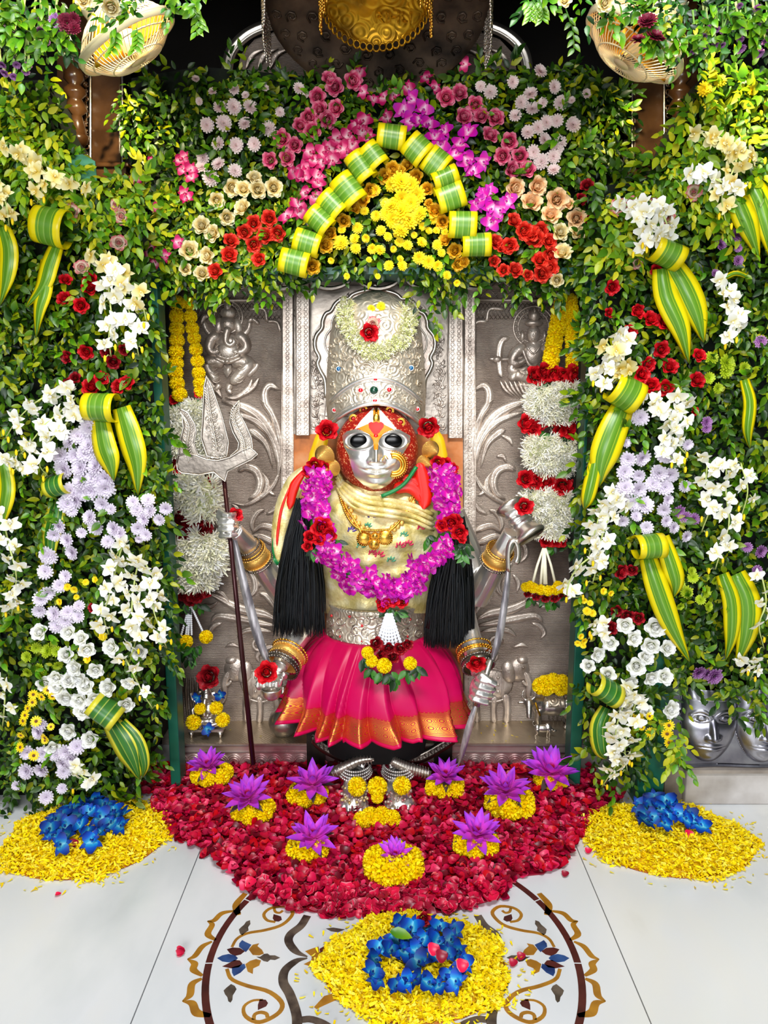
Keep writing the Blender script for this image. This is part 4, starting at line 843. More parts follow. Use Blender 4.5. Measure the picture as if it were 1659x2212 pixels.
# top swags on the beam
LSW = pp('-60,-20 160,-20 165,40 160,62 130,70 110,90 60,110 0,125 -60,130'); RSW = pp('1400,-20 1720,-20 1720,90 1640,80 1560,90 1500,95 1440,110 1400,80')
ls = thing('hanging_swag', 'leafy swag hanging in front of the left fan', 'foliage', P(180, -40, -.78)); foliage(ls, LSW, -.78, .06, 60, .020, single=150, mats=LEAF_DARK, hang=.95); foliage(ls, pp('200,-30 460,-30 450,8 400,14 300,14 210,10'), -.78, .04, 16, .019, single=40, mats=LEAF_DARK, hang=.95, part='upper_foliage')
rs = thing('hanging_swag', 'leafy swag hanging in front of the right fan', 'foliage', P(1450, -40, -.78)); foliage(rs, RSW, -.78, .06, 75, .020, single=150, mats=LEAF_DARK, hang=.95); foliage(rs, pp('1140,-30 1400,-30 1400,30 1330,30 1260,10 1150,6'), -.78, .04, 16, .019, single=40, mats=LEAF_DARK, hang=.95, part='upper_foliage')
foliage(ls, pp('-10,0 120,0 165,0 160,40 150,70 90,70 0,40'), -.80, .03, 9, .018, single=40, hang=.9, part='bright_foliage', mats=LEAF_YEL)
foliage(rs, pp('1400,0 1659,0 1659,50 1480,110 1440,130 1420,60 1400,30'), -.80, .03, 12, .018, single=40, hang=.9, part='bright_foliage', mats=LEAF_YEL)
for root, pts in ((ls, pp('400,0,440,60 415,0,425,70 250,60,240,110 295,60,290,105')), (rs, pp('1140,0,1142,38 1165,0,1170,40 1222,20,1240,105 1150,0,1158,30'))):
    for x0, y0, x1, y1 in pts:
        mb = MB(); w_ = [P(*p, -.79) for p in spline([(x0, y0), ((x0+x1)/2+6, (y0+y1)/2), (x1, y1)], 10)]; mb.tube(w_, .0014, 4)
        for i in range(1, 10): V, Fc, T, U = LEAFP.v, LEAFP.f, LEAFP.t, LEAFP.u; M = Matrix(frames(np.array([[.6*(-1)**i, -.2, -.7]]), np.array([[0., -1., .2]]), [.018])[0].tolist()); mb.add([w_[i] + M @ V3(v) for v in V], Fc, T, U)
        child('trailing_vine', mb, LEAF_ONE, root)

# ============================================================ FLOWERS SET IN THE FOLIAGE
HY = -.285; SY = -.415
cluster('pale_pink_chrysanthemum', pp('475,231 506,231 541,230 447,270 484,266 529,266 580,277 471,311 510,314 549,311 438,341 471,354 508,369 455,385 436,360 430,219,9 459,197,10 506,193,11 605,242,12 646,190,14 530,205,9 423,170,9 573,190,8 660,205,8'), HY, 17, 'in left header foliage', 'pale pink chrysanthemum')
cluster('pale_pink_chrysanthemum', pp('1167,153 1198,188 1146,202 1211,222 1267,202,11 1126,221 1150,234 1172,222,12 1113,249,13 1235,216,9 1181,264 1203,261,13 1238,269 1163,275 1140,285 1177,302 1208,307 1203,323 1152,329 1169,349 1196,366,14 1196,338 1038,186,11 1059,198,15 1108,177,13'), HY, 16, 'in right header foliage', 'pale pink chrysanthemum')
cluster('pink_rose', pp('711,171 724,188 762,175 686,209 691,238 727,234 667,253 707,259 649,272 675,283 610,300 637,314 620,342 584,346'), HY, 17, 'up left of the leaf arch')
cluster('pink_rose', pp('964,211 993,202 1027,226 1040,251 1070,255 1002,253 1101,306 1059,293 1086,337 1124,337 1105,367 1140,367'), HY, 17, 'up right of the leaf arch')
cluster('magenta_orchid', pp('770,274 753,292 782,283 795,296 762,312 736,322 711,321 719,346 698,350 677,346 639,371 656,380 686,378 686,397 660,365 700,330 681,426 660,418 643,439 622,468 648,456 748,330 728,300 786,262 670,330'), HY-.01, 21, 'left of the leaf arch')
cluster('purple_orchid', pp('871,240 915,236 890,215 1013,283 951,312 939,295 926,270 985,333 994,312 1040,426 1061,451 1095,435 1053,413 1032,439 1023,371 1044,350 1061,479 905,262 960,282 885,262 1008,348 1080,455'), HY-.01, 23, 'right of the leaf arch')
cluster('magenta_orchid', pp('829,211 783,198 778,156 833,253 880,190 922,169 939,190 1002,139 850,205 806,215'), HY, 17, 'above the leaf arch peak', 'wilted magenta orchid')
cluster('cream_rose', pp('550,385 501,405 526,409 557,410 591,405 468,433 524,450 490,470 436,488 460,505'), HY-.01, 17, 'in middle left header foliage')
cluster('cream_rose', pp('409,542 448,553 401,582,13 437,591'), HY-.01, 18, 'in lower left header foliage')
cluster('peach_rose', pp('1112,406 1160,403 1147,438 1203,431 1189,465 1245,472 1228,441,14'), HY-.01, 20, 'in middle right header foliage')
cluster('cream_rose', pp('1247,502 1210,502 1214,546 1203,605,15'), HY-.01, 18, 'in lower right header foliage')
cluster('scarlet_rose', pp('582,473 548,483 528,502 573,510 600,504 498,521 548,528 495,551 560,560 465,586'), HY-.01, 16, 'beside lower left of leaf arch')
cluster('scarlet_rose', pp('1110,478 1132,499 1146,507 1166,499 1156,517 1185,522 1188,552 1166,563 1187,579 1171,591 1112,584 1140,595,12 1070,523 1067,565,13 1101,531 1088,584,13 1084,534,13'), HY-.01, 17, 'beside lower right of leaf arch')
cluster('magenta_orchid', pp('389,347 394,365 414,383 405,427 399,340 412,366 398,418'), HY-.01, 16, 'above left of cream roses', 'drooping crimson orchid')
cluster('magenta_orchid', pp('327,347,11 295,387,15 336,448,12 327,535 336,568 358,553 385,524 322,548'), HY-.02, 15, 'over top left alcove corner', 'drooping pink orchid')
cluster('dark_red_rose', pp('1268,401 1255,431 1265,472'), HY-.01, 13, 'above the right alcove corner', 'withered dark red rose')
cluster('yellow_chrysanthemum', pp('865,456,26 845,445,19 888,440,22 850,475,22 885,475,22 868,430,20 867,497,19 905,462,18 835,462,16 867,392,22 899,422,22 845,400,16 887,400,18'), -.31, 20, 'in heart of leaf arch', 'bright yellow chrysanthemum')
cluster('yellow_rose', pp('880,357 848,365 831,380 899,382 800,411 785,432 743,477 713,506 922,409 956,479 962,519 983,542 989,570 703,530 675,576 939,456 926,440,9 860,372 695,520,13 1002,565,12 766,451,12'), -.30, 15, 'inside edge of leaf arch')
cluster('yellow_chrysanthemum', pp('833,439 812,411 787,456,10 812,466 772,492 738,496,9 823,498 838,511,9 766,515 736,525,19 768,536 804,538 821,540 863,523 911,523 913,489,9 937,473 926,498,8 943,498,9 945,529 954,546,9 905,557,14 926,567,14 869,574 840,574,11 865,559,8 850,538,8 797,561,7 715,563,8 749,597,7 816,597,7 966,595,10 987,612,8 880,530 790,515,9 945,575,13 895,508,8 858,505,9 960,500,8 715,478,9'), -.30, 12, 'in lower part of leaf arch', 'small yellow chrysanthemum')
# left side panel
cluster('red_rose', pp('195,604 193,622 141,605,12 140,646 175,660'), SY, 16, 'beside upper orchids, left panel')
cluster('red_rose', pp('187,760 220,817 198,838,19 274,828 256,836,15'), SY, 16, 'above leaf bow, left panel')
cluster('dark_red_rose', pp('146,771 245,782 268,755,12 163,817,12 148,829,12 200,1313,10 230,762,12'), SY, 14, 'in left panel leaves', 'dried dark red rose')
cluster('blush_rose', pp('155,455 262,467 248,443,12 257,526 177,579'), SY, 16, 'near top of left panel', 'blushing white rose')
cluster('lavender_chrysanthemum', pp('193,924 168,942 190,961 130,985 136,1015 165,985 172,1010 205,1007 174,1039 198,1034 228,1034 228,1056 193,1061 152,1061 160,1080 146,1088 215,1040 185,980 150,955,16 180,1065'), SY-.01, 21, 'in big left panel cluster')
cluster('lavender_chrysanthemum', pp('220,1090 155,1104,13 239,1100,12 193,1118 206,1140 176,1151,12 244,1142 258,1153 233,1170 126,1137 117,1156 144,1167 100,1197 155,1194 106,1204 97,1235 141,1245,14'), SY-.01, 17, 'below big left panel cluster')
cluster('lavender_chrysanthemum', pp('287,1085 320,1080 296,1102 323,1104 309,1121 344,1123 358,1099 298,1142 315,1156 300,1165,10'), SY-.02, 15, 'beside the left alcove post')
cluster('lavender_chrysanthemum', pp('129,1265 103,1282 88,1294 85,1320 116,1326 141,1341 123,1350 170,1309,13 169,1332,13 147,1323'), SY-.01, 17, 'above green blooms, left panel')
cluster('lavender_chrysanthemum', pp('85,1564 82,1582 59,1626 91,1629 118,1629 141,1626 166,1613 135,1650 138,1667 56,1667 88,1664 35,1697,11 134,1703,11 100,1723 150,1640'), SY-.01, 17, 'at foot of left panel', 'white chrysanthemum')
cluster('white_rose', pp('85,1366 148,1366 175,1379 143,1414 188,1403 240,1398 301,1409'), SY-.01, 17, 'below lavender blooms, left panel')
cluster('white_rose', pp('163,1442 207,1447 97,1476 122,1464 125,1485,20 150,1470 173,1467 185,1482 234,1485 144,1507 172,1514 206,1510 181,1534 272,1522 278,1475,15'), SY-.015, 18, 'in lower left panel group')
cluster('white_rose', pp('148,1578 195,1597 116,1614'), SY-.01, 17, 'above foot of left panel')
cluster('green_chrysanthemum', pp('116,1389,9 78,1400 101,1406,15 122,1407 57,1419 125,1438 85,1445 59,1453 90,1459'), SY, 12, 'on lower left panel')
cluster('yellow_daisy', pp('103,1491 113,1504,9 90,1505 72,1500 70,1517 60,1530,8 54,1545,9 50,1557 78,1558,11 110,1570,8 45,1588,9 97,1594,10 44,1614 73,1632 97,1600,8'), SY-.02, 10, 'by lower left white roses', 'small yellow daisy')
cluster('yellow_chrysanthemum', pp('185,1258,8 205,1252,7 145,1268,9 160,1274,8 165,1290,7 222,1375,9 175,1404,8 188,1424,9 128,1300,8 210,1345,7'), SY-.01, 8, 'between lavender and white, left panel', 'tiny yellow chrysanthemum')
# right side panel
cluster('blush_rose', pp('1336,448 1413,448 1440,472 1498,414 1364,441 1376,569,12'), SY, 17, 'near top of right panel', 'blushing white rose')
cluster('red_rose', pp('1322,620 1377,676 1405,690 1437,696,19 1362,717 1378,668,11 1417,583,12 1315,676,10'), SY, 16, 'below upper orchids, right panel')
cluster('red_rose', pp('1428,755 1399,787 1445,793 1386,809 1406,833 1437,838,18 1509,768,13 1505,822 1500,888,10'), SY, 16, 'beside leaf bow, right panel')
cluster('dark_red_rose', pp('1341,1234,17 1365,1231,13 1356,1329 1379,1335 1332,1319 1320,1357'), SY, 14, 'above white roses, right panel')
cluster('lavender_chrysanthemum', pp('1383,902,19 1357,904,12 1353,955,13 1356,993 1388,990 1437,982,21 1486,961,14 1350,1020 1380,1028,15 1424,1022 1448,1026'), SY-.01, 19, 'in upper right panel cluster')
cluster('lavender_chrysanthemum', pp('1350,1053 1380,1058 1410,1045 1437,1053 1348,1085 1369,1088 1394,1091 1480,1050,14 1345,1126,15 1375,1115,14 1396,1140,15 1443,1080,14 1434,1102,15 1440,1126,14 1456,1140,14 1483,1159,13'), SY-.01, 19, 'in lower right panel cluster')
cluster('white_rose', pp('1351,1350 1416,1354,20 1369,1379 1319,1389 1406,1395,20 1441,1400 1395,1419 1291,1413 1271,1438,14'), SY-.01, 17, 'in middle lower right panel')
cluster('white_rose', pp('1375,1439,19 1313,1456 1406,1463 1435,1461 1360,1472 1448,1532,19 1350,1523 1397,1535,13'), SY-.01, 16, 'beside the silver face plaque')
cluster('yellow_daisy', pp('1365,1548,8 1379,1552,12 1403,1547,8 1387,1572,7 1403,1582,10 1445,1567,11 1441,1585,13 1444,1604,11'), SY-.02, 11, 'left of the silver face plaque', 'small yellow daisy')
cluster('green_chrysanthemum', pp('1537,774,16 1571,784,19 1570,801,17 1532,817,13 1608,795,14 1551,839,12'), SY, 14, 'on upper right panel')
cluster('green_chrysanthemum', pp('1495,1234,10 1497,1248,13 1470,1261,10 1484,1279,13 1526,1278,13 1545,1254,11 1513,1295,11 1531,1310,11 1470,1310,10 1525,1248,9'), SY, 12, 'on lower right panel')
cluster('yellow_chrysanthemum', pp('1304,1277,8 1320,1282,7 1262,1298,8 1275,1303,7 1268,1320,9 1280,1325,8 1255,1375,8 1262,1385,8 1248,1390,7 1260,1395,7'), SY-.02, 8, 'by the right alcove post', 'tiny yellow chrysanthemum')
cluster('purple_chrysanthemum', pp('1592,507,14 1557,527,15 1595,536,9 1595,563,12 1545,590,11'), SY, 12, 'below the upper right orchids')
cluster('purple_chrysanthemum', pp('1643,738,15 1527,912,14 1527,925,12 1500,1121,14 1467,1105,16 1480,1118,14'), SY, 12, 'in middle of right panel')
cluster('purple_chrysanthemum', pp('1644,1191,15 1614,1182,11 1607,1253,13 1613,1281,9 1635,1232,13 1511,1453,18 1544,1461,18 1528,1456,16'), SY, 12, 'on lower right panel')
cluster('yellow_chrysanthemum', pp('1555,175,15 1523,192,16 1535,227,16 1626,195,13 1540,160,9'), SY, 15, 'at top of right panel', 'yellow chrysanthemum')
# blooms hanging head down from the swags, on stems
def dangler(kind, x, y, r, x0, y0, label, group):
    root = thing('hanging_' + kind, label, 'flower', P(x, y, -.80), group)
    mb = MB(); mb.tube([P(*p, -.795) for p in spline([(x0, y0), ((x+x0)/2+random.uniform(-4, 4), (y+y0)/2), (x, y-r*.3)], 8)], [.0022, .002, .002, .0018, .0018, .0018, .002, .0035], 5); child('stem', mb, STEM_PALE if random.random() < .5 else STEM, root)
    fl(kind, V3((0, 0, 0)), V3((random.uniform(-.3, .3), -.45, -.85)), r*S(x, y, -.8), root, 'bloom')
for side, pts in (('left', pp('50,22,9 75,38,10 10,48,9 40,48,8 88,66,11 30,68,9 78,108,10 24,118,9 5,140,10 36,140,10 62,140,9 10,158,11 30,166,11 55,155,10 125,68,11 86,95,9 100,90,9')), ('right', pp('1598,12,8 1636,18,11 1518,45,8 1531,60,9 1548,64,9 1562,66,9 1521,78,9 1524,97,10 1545,97,10 1560,98,9 1496,112,8 1608,62,12 1634,60,12 1655,60,10 1600,105,13 1640,115,13 1655,88,11 1600,85,9'))):
    for i, (x, y, r) in enumerate(sorted(pts)):
        dangler('purple_chrysanthemum', x, y, r, x+random.uniform(-12, 12), y-random.uniform(50, 90), f"purple chrysanthemum hanging at upper {side}, {ordinal(i, len(pts)) if i < 13 else ORD[len(pts)-i] + ' from right'}".replace('first from right', 'rightmost'), f'purple chrysanthemums hanging at the upper {side}')
cluster('purple_chrysanthemum', pp('115,42,11 128,66,11 120,35,9'), -.81, 11, 'left of the left fan', 'light purple chrysanthemum')
cluster('maroon_chrysanthemum', pp('145,50,20 160,60,15 160,42,14'), -.82, 20, 'against the left fan')
cluster('maroon_chrysanthemum', pp('1398,45,22 1378,86,18 1415,78,22 1430,85,14'), -.82, 20, 'against the right fan', face=(0, -.6, .5))
cluster('cream_rose', pp('240,14,19 1306,6,18 180,0,16 1220,0,14'), -.82, 18, 'above the caged fans', face=(0, -.8, -.6))

# orchid sprays
SP = [
 ('white_orchid', pp('225,565 255,610 275,660 290,720 300,770'), 9, 'hanging spray of white orchids, right strand beside the upper red roses at left'),
 ('white_orchid', pp('240,570 235,620 240,680 235,730 240,770'), 9, 'hanging spray of white orchids, left strand beside the upper red roses at left'),
 ('cream_orchid', pp('205,545 250,580 300,640 318,700'), 7, 'spray of creamy orchids nearest the left alcove corner'),
 ('white_orchid', pp('150,835 110,850 70,875 35,910 10,950'), 8, 'arching spray of white orchids reaching left above the lavender cluster'),
 ('white_orchid', pp('165,860 130,890 95,920 60,965 40,985'), 8, 'lower arching spray of white orchids above the lavender cluster'),
 ('white_orchid', pp('160,880 140,920 110,950 85,1000 105,1030'), 7, 'drooping white orchid spray touching the lavender cluster at left'),
 ('white_orchid', pp('20,985 35,1005 45,1020'), 4, 'short tuft of white orchids beside the striped leaf at the left edge'),
 ('white_orchid', pp('5,1110 20,1180 35,1240 30,1290 25,1330'), 11, 'long white orchid spray down the far left edge'),
 ('white_orchid', pp('0,1460 10,1500 8,1545 5,1570'), 5, 'short white orchid spray at the lower far left edge'),
 ('white_orchid', pp('270,1165 255,1210 240,1270 225,1330 235,1370'), 11, 'left strand of the big white orchid sprays beside the alcove'),
 ('white_orchid', pp('300,1210 290,1260 285,1320 295,1370 280,1430'), 11, 'middle strand of the big white orchid sprays beside the alcove'),
 ('white_orchid', pp('310,1210 340,1270 330,1310 350,1370 360,1400'), 9, 'right strand of the big white orchid sprays beside the alcove'),
 ('white_orchid', pp('270,1420 285,1450 300,1480 310,1500 330,1530'), 4, 'tail of white orchids with yellow buds beside the lower left post'),
 ('white_orchid', pp('170,1650 175,1675 200,1690 165,1705'), 5, 'small white orchid spray over the left yellow petal ring'),
 ('cream_orchid', pp('20,310 60,345 90,400 80,440'), 7, 'left strand of creamy orchids lit at the top left'),
 ('cream_orchid', pp('60,340 110,380 160,400 200,420'), 8, 'right strand of creamy orchids lit at the top left'),
 ('cream_orchid', pp('0,390 15,450 20,490'), 5, 'creamy orchids at the left edge above the striped leaf'),
 ('white_orchid', pp('1350,440 1390,470 1410,510 1380,550'), 11, 'bright clump of white orchids above the striped leaf on the right'),
 ('white_orchid', pp('1400,430 1430,460 1440,500 1400,530'), 9, 'white orchid strand at the right of the bright clump'),
 ('cream_orchid', pp('1510,285 1560,310 1600,330 1640,350'), 8, 'upper strand of creamy orchids lit at the top right'),
 ('white_orchid', pp('1500,370 1540,385 1580,400 1620,395'), 9, 'lower strand of white orchids lit at the top right'),
 ('cream_orchid', pp('1570,300 1590,350 1560,420 1570,490'), 8, 'hanging creamy orchids over the wide striped leaf at the right edge'),
 ('white_orchid', pp('1565,610 1580,650 1590,700 1575,750'), 9, 'hanging white orchid spray right of the long striped leaves'),
 ('white_orchid', pp('1350,720 1330,760 1300,800 1290,840'), 10, 'white orchid spray left of the red roses on the right panel'),
 ('cream_orchid', pp('1310,740 1340,780 1350,800 1320,830'), 7, 'creamy orchid cluster above the right leaf bow'),
 ('white_orchid', pp('1400,850 1430,880 1450,920 1440,970 1470,1010'), 12, 'white orchid spray right of the leaf bow on the right panel'),
 ('white_orchid', pp('1470,850 1480,900 1460,950 1490,990'), 7, 'right strand of white orchids below the red roses on the right'),
 ('white_orchid', pp('1530,990 1525,1040 1535,1090 1515,1150'), 6, 'left one of two thin white orchid strands on the right panel'),
 ('white_orchid', pp('1570,1000 1568,1060 1575,1130 1560,1180 1545,1230'), 9, 'right one of two thin white orchid strands on the right panel'),
 ('white_orchid', pp('1330,1060 1300,1100 1285,1150 1270,1210'), 10, 'white orchid spray left of the lower lavender cluster'),
 ('white_orchid', pp('1350,1080 1320,1110 1300,1160 1290,1220 1280,1260'), 9, 'white orchid spray falling past the right alcove post'),
 ('white_orchid', pp('1300,1190 1260,1215 1235,1245 1225,1285 1250,1290'), 6, 'white orchid spray reaching across into the alcove'),
 ('white_orchid', pp('1290,1340 1300,1360 1270,1380'), 4, 'small white orchid spray above the white roses at right'),
 ('white_orchid', pp('1370,1480 1340,1540 1330,1600 1350,1650'), 12, 'left strand of the lowest white orchid spray at right'),
 ('white_orchid', pp('1380,1500 1360,1560 1350,1620 1355,1665'), 9, 'right strand of the lowest white orchid spray at right'),
 ('white_orchid', pp('1340,1640 1320,1670 1300,1700'), 4, 'tip of the white orchid spray hanging over the red petals'),
 ('white_orchid', pp('1610,1420 1630,1440 1620,1470'), 4, 'white orchids over the right silver face'),
 ('white_orchid', pp('1645,1240 1655,1300 1640,1350 1650,1400'), 5, 'white orchid strand at the far right edge'),
 ('white_orchid', pp('1600,1000 1615,1060 1600,1120'), 4, 'short white orchid strand right of the two thin strands'),
]
for k, pth, n, lab in SP: spray(k, pth, SY-.015, n, 23 if n > 5 else 20, lab)

# striped leaf arch over the idol: each folded leaf is a thing
AR = [(846, 295, 62, 48, 8), (901, 322, 50, 56, 42), (942, 352, 48, 58, 38, 1), (961, 384, 56, 38, -22), (972, 424, 60, 56, -20), (999, 486, 60, 54, 2), (1029, 529, 62, 46, -2), (806, 338, 52, 46, 52), (779, 361, 62, 46, 55), (752, 411, 66, 52, 52), (717, 442, 56, 46, 45), (690, 476, 56, 44, 42), (664, 524, 58, 48, 18), (636, 567, 62, 50, 14)]
names = ['topmost striped leaf fold at the peak of the arch', 'first striped leaf fold right of the arch peak', 'second striped leaf fold right of the arch peak', 'third striped leaf fold right of the arch peak', 'fourth striped leaf fold right of the arch peak', 'fifth striped leaf fold right of the arch peak', 'lowest striped leaf fold on the right of the arch', 'first striped leaf fold left of the arch peak', 'second striped leaf fold left of the arch peak', 'third striped leaf fold left of the arch peak', 'fourth striped leaf fold left of the arch peak', 'fifth striped leaf fold left of the arch peak', 'sixth striped leaf fold left of the arch peak', 'lowest striped leaf fold on the left of the arch']
for i, (a, nm) in enumerate(zip(AR, names)):
    root = thing('folded_leaf', nm, 'leaf', P(a[0], a[1], -.31), 'striped leaves folded along the arch')
    stripe_loop(root, a[0], a[1], a[2], a[3], a[4], -.325 - (.006 if i % 2 else 0), depth=.022)
# bows: a loop with hanging blades
def bow(label, loops, blades, Y=SY-.02, m=STRIPE):
    c = loops[0] if loops else blades[0][0][0]; root = thing('striped_leaf_bow', label, 'leaf', P(c[0], c[1], Y), 'striped leaf bows on the side panels')
    for l in loops: stripe_loop(root, *l, Y-.01, m, depth=.04)
    for pth, wd in blades: stripe_blade(root, pth, wd, Y, m)
bow('yellow-edged striped leaf bow high on the left panel, curled at the top', [(112, 490, 68, 76, 12)], [(pp('125,525 108,570 92,620 55,665'), 40), (pp('100,560 98,620 85,670 78,730'), 34)])
bow('striped leaf bow under the red roses on the left panel, two hanging blades', [(219, 880, 66, 58, 3)], [(pp('215,900 225,960 238,1000 246,1040'), 52), (pp('262,880 280,940 295,1000 298,1070'), 54)])
bow('half hidden striped leaf loop left of the lavender cluster', [(128, 1048, 46, 44, -15)], [(pp('125,1080 118,1120 108,1170 112,1240'), 46)], SY+.005, STRIPE_DK)
bow('striped leaf bow at foot of left panel, pointing down right', [(228, 1536, 66, 50, 38)], [(pp('240,1560 265,1600 285,1640 302,1685'), 54), (pp('262,1560 295,1600 310,1650 308,1680'), 34)], m=STRIPE_DK)
bow('single striped blade at the left edge beside the top bow', [], [(pp('5,490 18,540 14,600 0,660'), 44)])
bow('single striped blade at the left edge beside the lavender cluster', [], [(pp('5,990 14,1050 8,1100 0,1150'), 40)])
bow('long striped leaf bow high on the right panel, lit by the lamp', [(1440, 548, 66, 50, 22)], [(pp('1450,570 1480,620 1505,680 1520,740'), 62), (pp('1430,580 1440,640 1470,710 1488,785'), 56)])
bow('wide striped blades crossing at the upper right edge', [], [(pp('1575,400 1600,450 1620,500 1640,560'), 56), (pp('1620,390 1645,440 1660,500 1670,570'), 60)])
bow('striped leaf bow beside the right alcove post, curled open', [(1350, 848, 66, 66, 28)], [(pp('1345,880 1320,940 1300,1000 1295,1050'), 66), (pp('1290,980 1280,1030 1268,1080 1262,1100'), 34)])
bow('striped leaf bow in middle of right panel with one long blade', [(1402, 1180, 60, 50, -4)], [(pp('1400,1205 1420,1270 1450,1350 1490,1430'), 52), (pp('1430,1160 1450,1220 1460,1260 1455,1290'), 44)])
bow('pair of broad striped blades above the silver face plaque', [], [(pp('1560,1240 1580,1300 1580,1370 1568,1425'), 40), (pp('1590,1240 1615,1300 1612,1370 1590,1440'), 58)])
bow('striped leaf bow at the foot of the right panel', [(1308, 1490, 62, 48, 32)], [(pp('1312,1530 1296,1570 1300,1620 1310,1640'), 46)], m=STRIPE_DK)
bow('narrow striped blade hanging among green chrysanthemums at the right', [], [(pp('1608,820 1620,870 1615,930 1620,970'), 30)])
bow('yellowing curled blade below the purple chrysanthemums at the right', [], [(pp('1620,600 1590,590 1565,600 1540,605'), 12)])
mb = MB(); plate(mb, pp('140,338 178,333 205,348 212,420 195,400 150,370'), SY+.03, .004); o = build('green_foam_block', mb, mat('floral_foam', '#5fa882', .9, bump=('noise', 80, .5)), None, False); tag(o, 'piece of pale green floral foam below the left pilaster', 'foam')
# ============================================================ THE STATUE
st = thing('goddess_statue', 'silver-masked goddess statue in tall silver crown and pink silk skirt in the alcove', 'statue', P(815, 1725, -.30))
def fist(mb, c, a, n, s=1.0, sp=.0172, R_=.019):
    a = V3(a).normalized(); n = V3(n); n = (n - a*n.dot(a)).normalized(); b = a.cross(n)
    M = Matrix((b, n, a)).transposed()
    mb.ell(c - n*.014*s - b*.006*s, (.025*s, .015*s, .038*s), M)
    for k, (ln, rr) in enumerate(((.92, .0080), (1.0, .0084), (.96, .0082), (.85, .0072))):
        o = c + a*((1.5-k)*sp*s*1.08); pts = []
        for i in range(9):
            f = math.radians(195 - 255*ln*i/8); rad = R_*s*(1.12 if i < 6 else .9); kn = 1.12 if i in (2, 5) else 1
            pts.append(o + (b*math.cos(f)*1.15 + n*math.sin(f))*rad*kn)
        mb.tube(pts, [rr*s*.95, rr*s*1.02, rr*s*1.1, rr*s, rr*s, rr*s*1.06, rr*s*.95, rr*s*.9, rr*s*.7], 8)
    t0 = c - b*.020*s + a*.026*s - n*.008*s
    mb.tube([t0, t0 + a*.012*s + n*.014*s, c + a*.030*s + n*.024*s + b*.004*s, c + a*.026*s + n*.026*s + b*.020*s], [.011*s, .011*s, .0095*s, .007*s], 8)
def limb(mb, pts, rr): mb.tube(spline([tuple(p) for p in pts], 14), np.interp(np.linspace(0, 1, 14), np.linspace(0, 1, len(rr)), rr), 14)
mb = MB()
q = lambda x, y, Y: P(x, y, Y)
c0 = q(815, 1180, -.14)
mb.ell(c0, (.155, .09, .20)); mb.ell(q(815, 1085, -.14), (.17, .075, .07)); mb.ell(q(815, 1330, -.15), (.13, .09, .12)); mb.ell(q(815, 1440, -.16), (.15, .10, .10)); mb.tube([q(815, 1080, -.15), q(815, 1000, -.16)], [.055, .055], 14); mb.ell(q(815, 950, -.155), (.095, .075, .12))
# arms
limb(mb, [q(665, 1105, -.14), q(625, 1190, -.14), q(608, 1275, -.15)], [.045, .042, .036]); limb(mb, [q(608, 1278, -.15), q(575, 1232, -.20), q(538, 1180, -.26), q(506, 1146, -.335)], [.036, .036, .027, .022])
limb(mb, [q(970, 1110, -.14), q(1010, 1200, -.14), q(1030, 1290, -.15)], [.045, .042, .036]); limb(mb, [q(1030, 1292, -.15), q(1055, 1245, -.20), q(1085, 1190, -.26), q(1105, 1150, -.285)], [.036, .036, .027, .022])
limb(mb, [q(690, 1150, -.13), q(668, 1270, -.14), q(658, 1350, -.19)], [.045, .042, .034]); limb(mb, [q(660, 1352, -.19), q(630, 1395, -.26), q(603, 1440, -.32)], [.034, .030, .022])
limb(mb, [q(950, 1150, -.13), q(985, 1270, -.14), q(1004, 1340, -.19)], [.045, .042, .034]); limb(mb, [q(1004, 1340, -.19), q(1020, 1395, -.27), q(1036, 1455, -.335)], [.034, .030, .022])
ax1 = (q(546, 1640, -.36) - q(484, 1035, -.30)); h1 = q(495, 1134, -.350)
fist(mb, h1, -ax1, (-.35, -1, 0), .92)
h2 = q(1124, 1124, -.322); fist(mb, h2, (q(1098, 1090, -.31)-q(1150, 1160, -.33)), (.2, -1, .1), .9)
h4 = q(1043, 1488, -.36); fist(mb, h4, (q(1070, 1400, -.36)-q(1000, 1600, -.37)), (.25, -1, .15), 1.0)
# open hand under the bowl
h3 = q(588, 1462, -.335); mb.ell(h3, (.030, .036, .014), Matrix.Rotation(.25, 3, 'Y'))
for k in range(4):
    b_ = h3 + V3((-.024+.0155*k, -.022, -.004)); mb.tube([b_, b_ + V3((-.004, -.022, -.008)), b_ + V3((-.004, -.034, .002)), b_ + V3((-.003, -.036, .016))], [.0088, .0085, .0078, .006], 8)
mb.tube([h3 + V3((.024, -.006, .002)), h3 + V3((.036, -.022, .010)), h3 + V3((.034, -.036, .022))], [.010, .009, .007], 8)
# shins and feet
for sx, fx in ((-1, 768), (1, 860)):
    f0 = q(fx, 1716, -.30); f0.z = .032
    limb(mb, [q(815+sx*70, 1560, -.16), q(fx, 1640, -.18), V3((f0.x, -.25, .06))], [.040, .032, .026])
    mb.ell(V3((f0.x, -.32, .030)), (.036, .072, .030)); mb.ell(V3((f0.x, -.27, .030)), (.030, .035, .032)); mb.ell(V3((f0.x+sx*.004, -.372, .020)), (.040, .026, .018))
    for k in range(5):
        tx = f0.x + sx*(-.030+.015*k); L_ = (.030, .026, .023, .019, .015)[k]; r_ = (.0115, .0085, .008, .0078, .0072)[k]
        mb.tube([V3((tx, -.375, .018)), V3((tx, -.385-L_*.5, .018)), V3((tx, -.388-L_*.8, .011))], [r_, r_, r_*.8], 8)
body = remeshed('body', mb, SILVER_BRIGHT, .0027, st, 2)
SKIN = SILVER
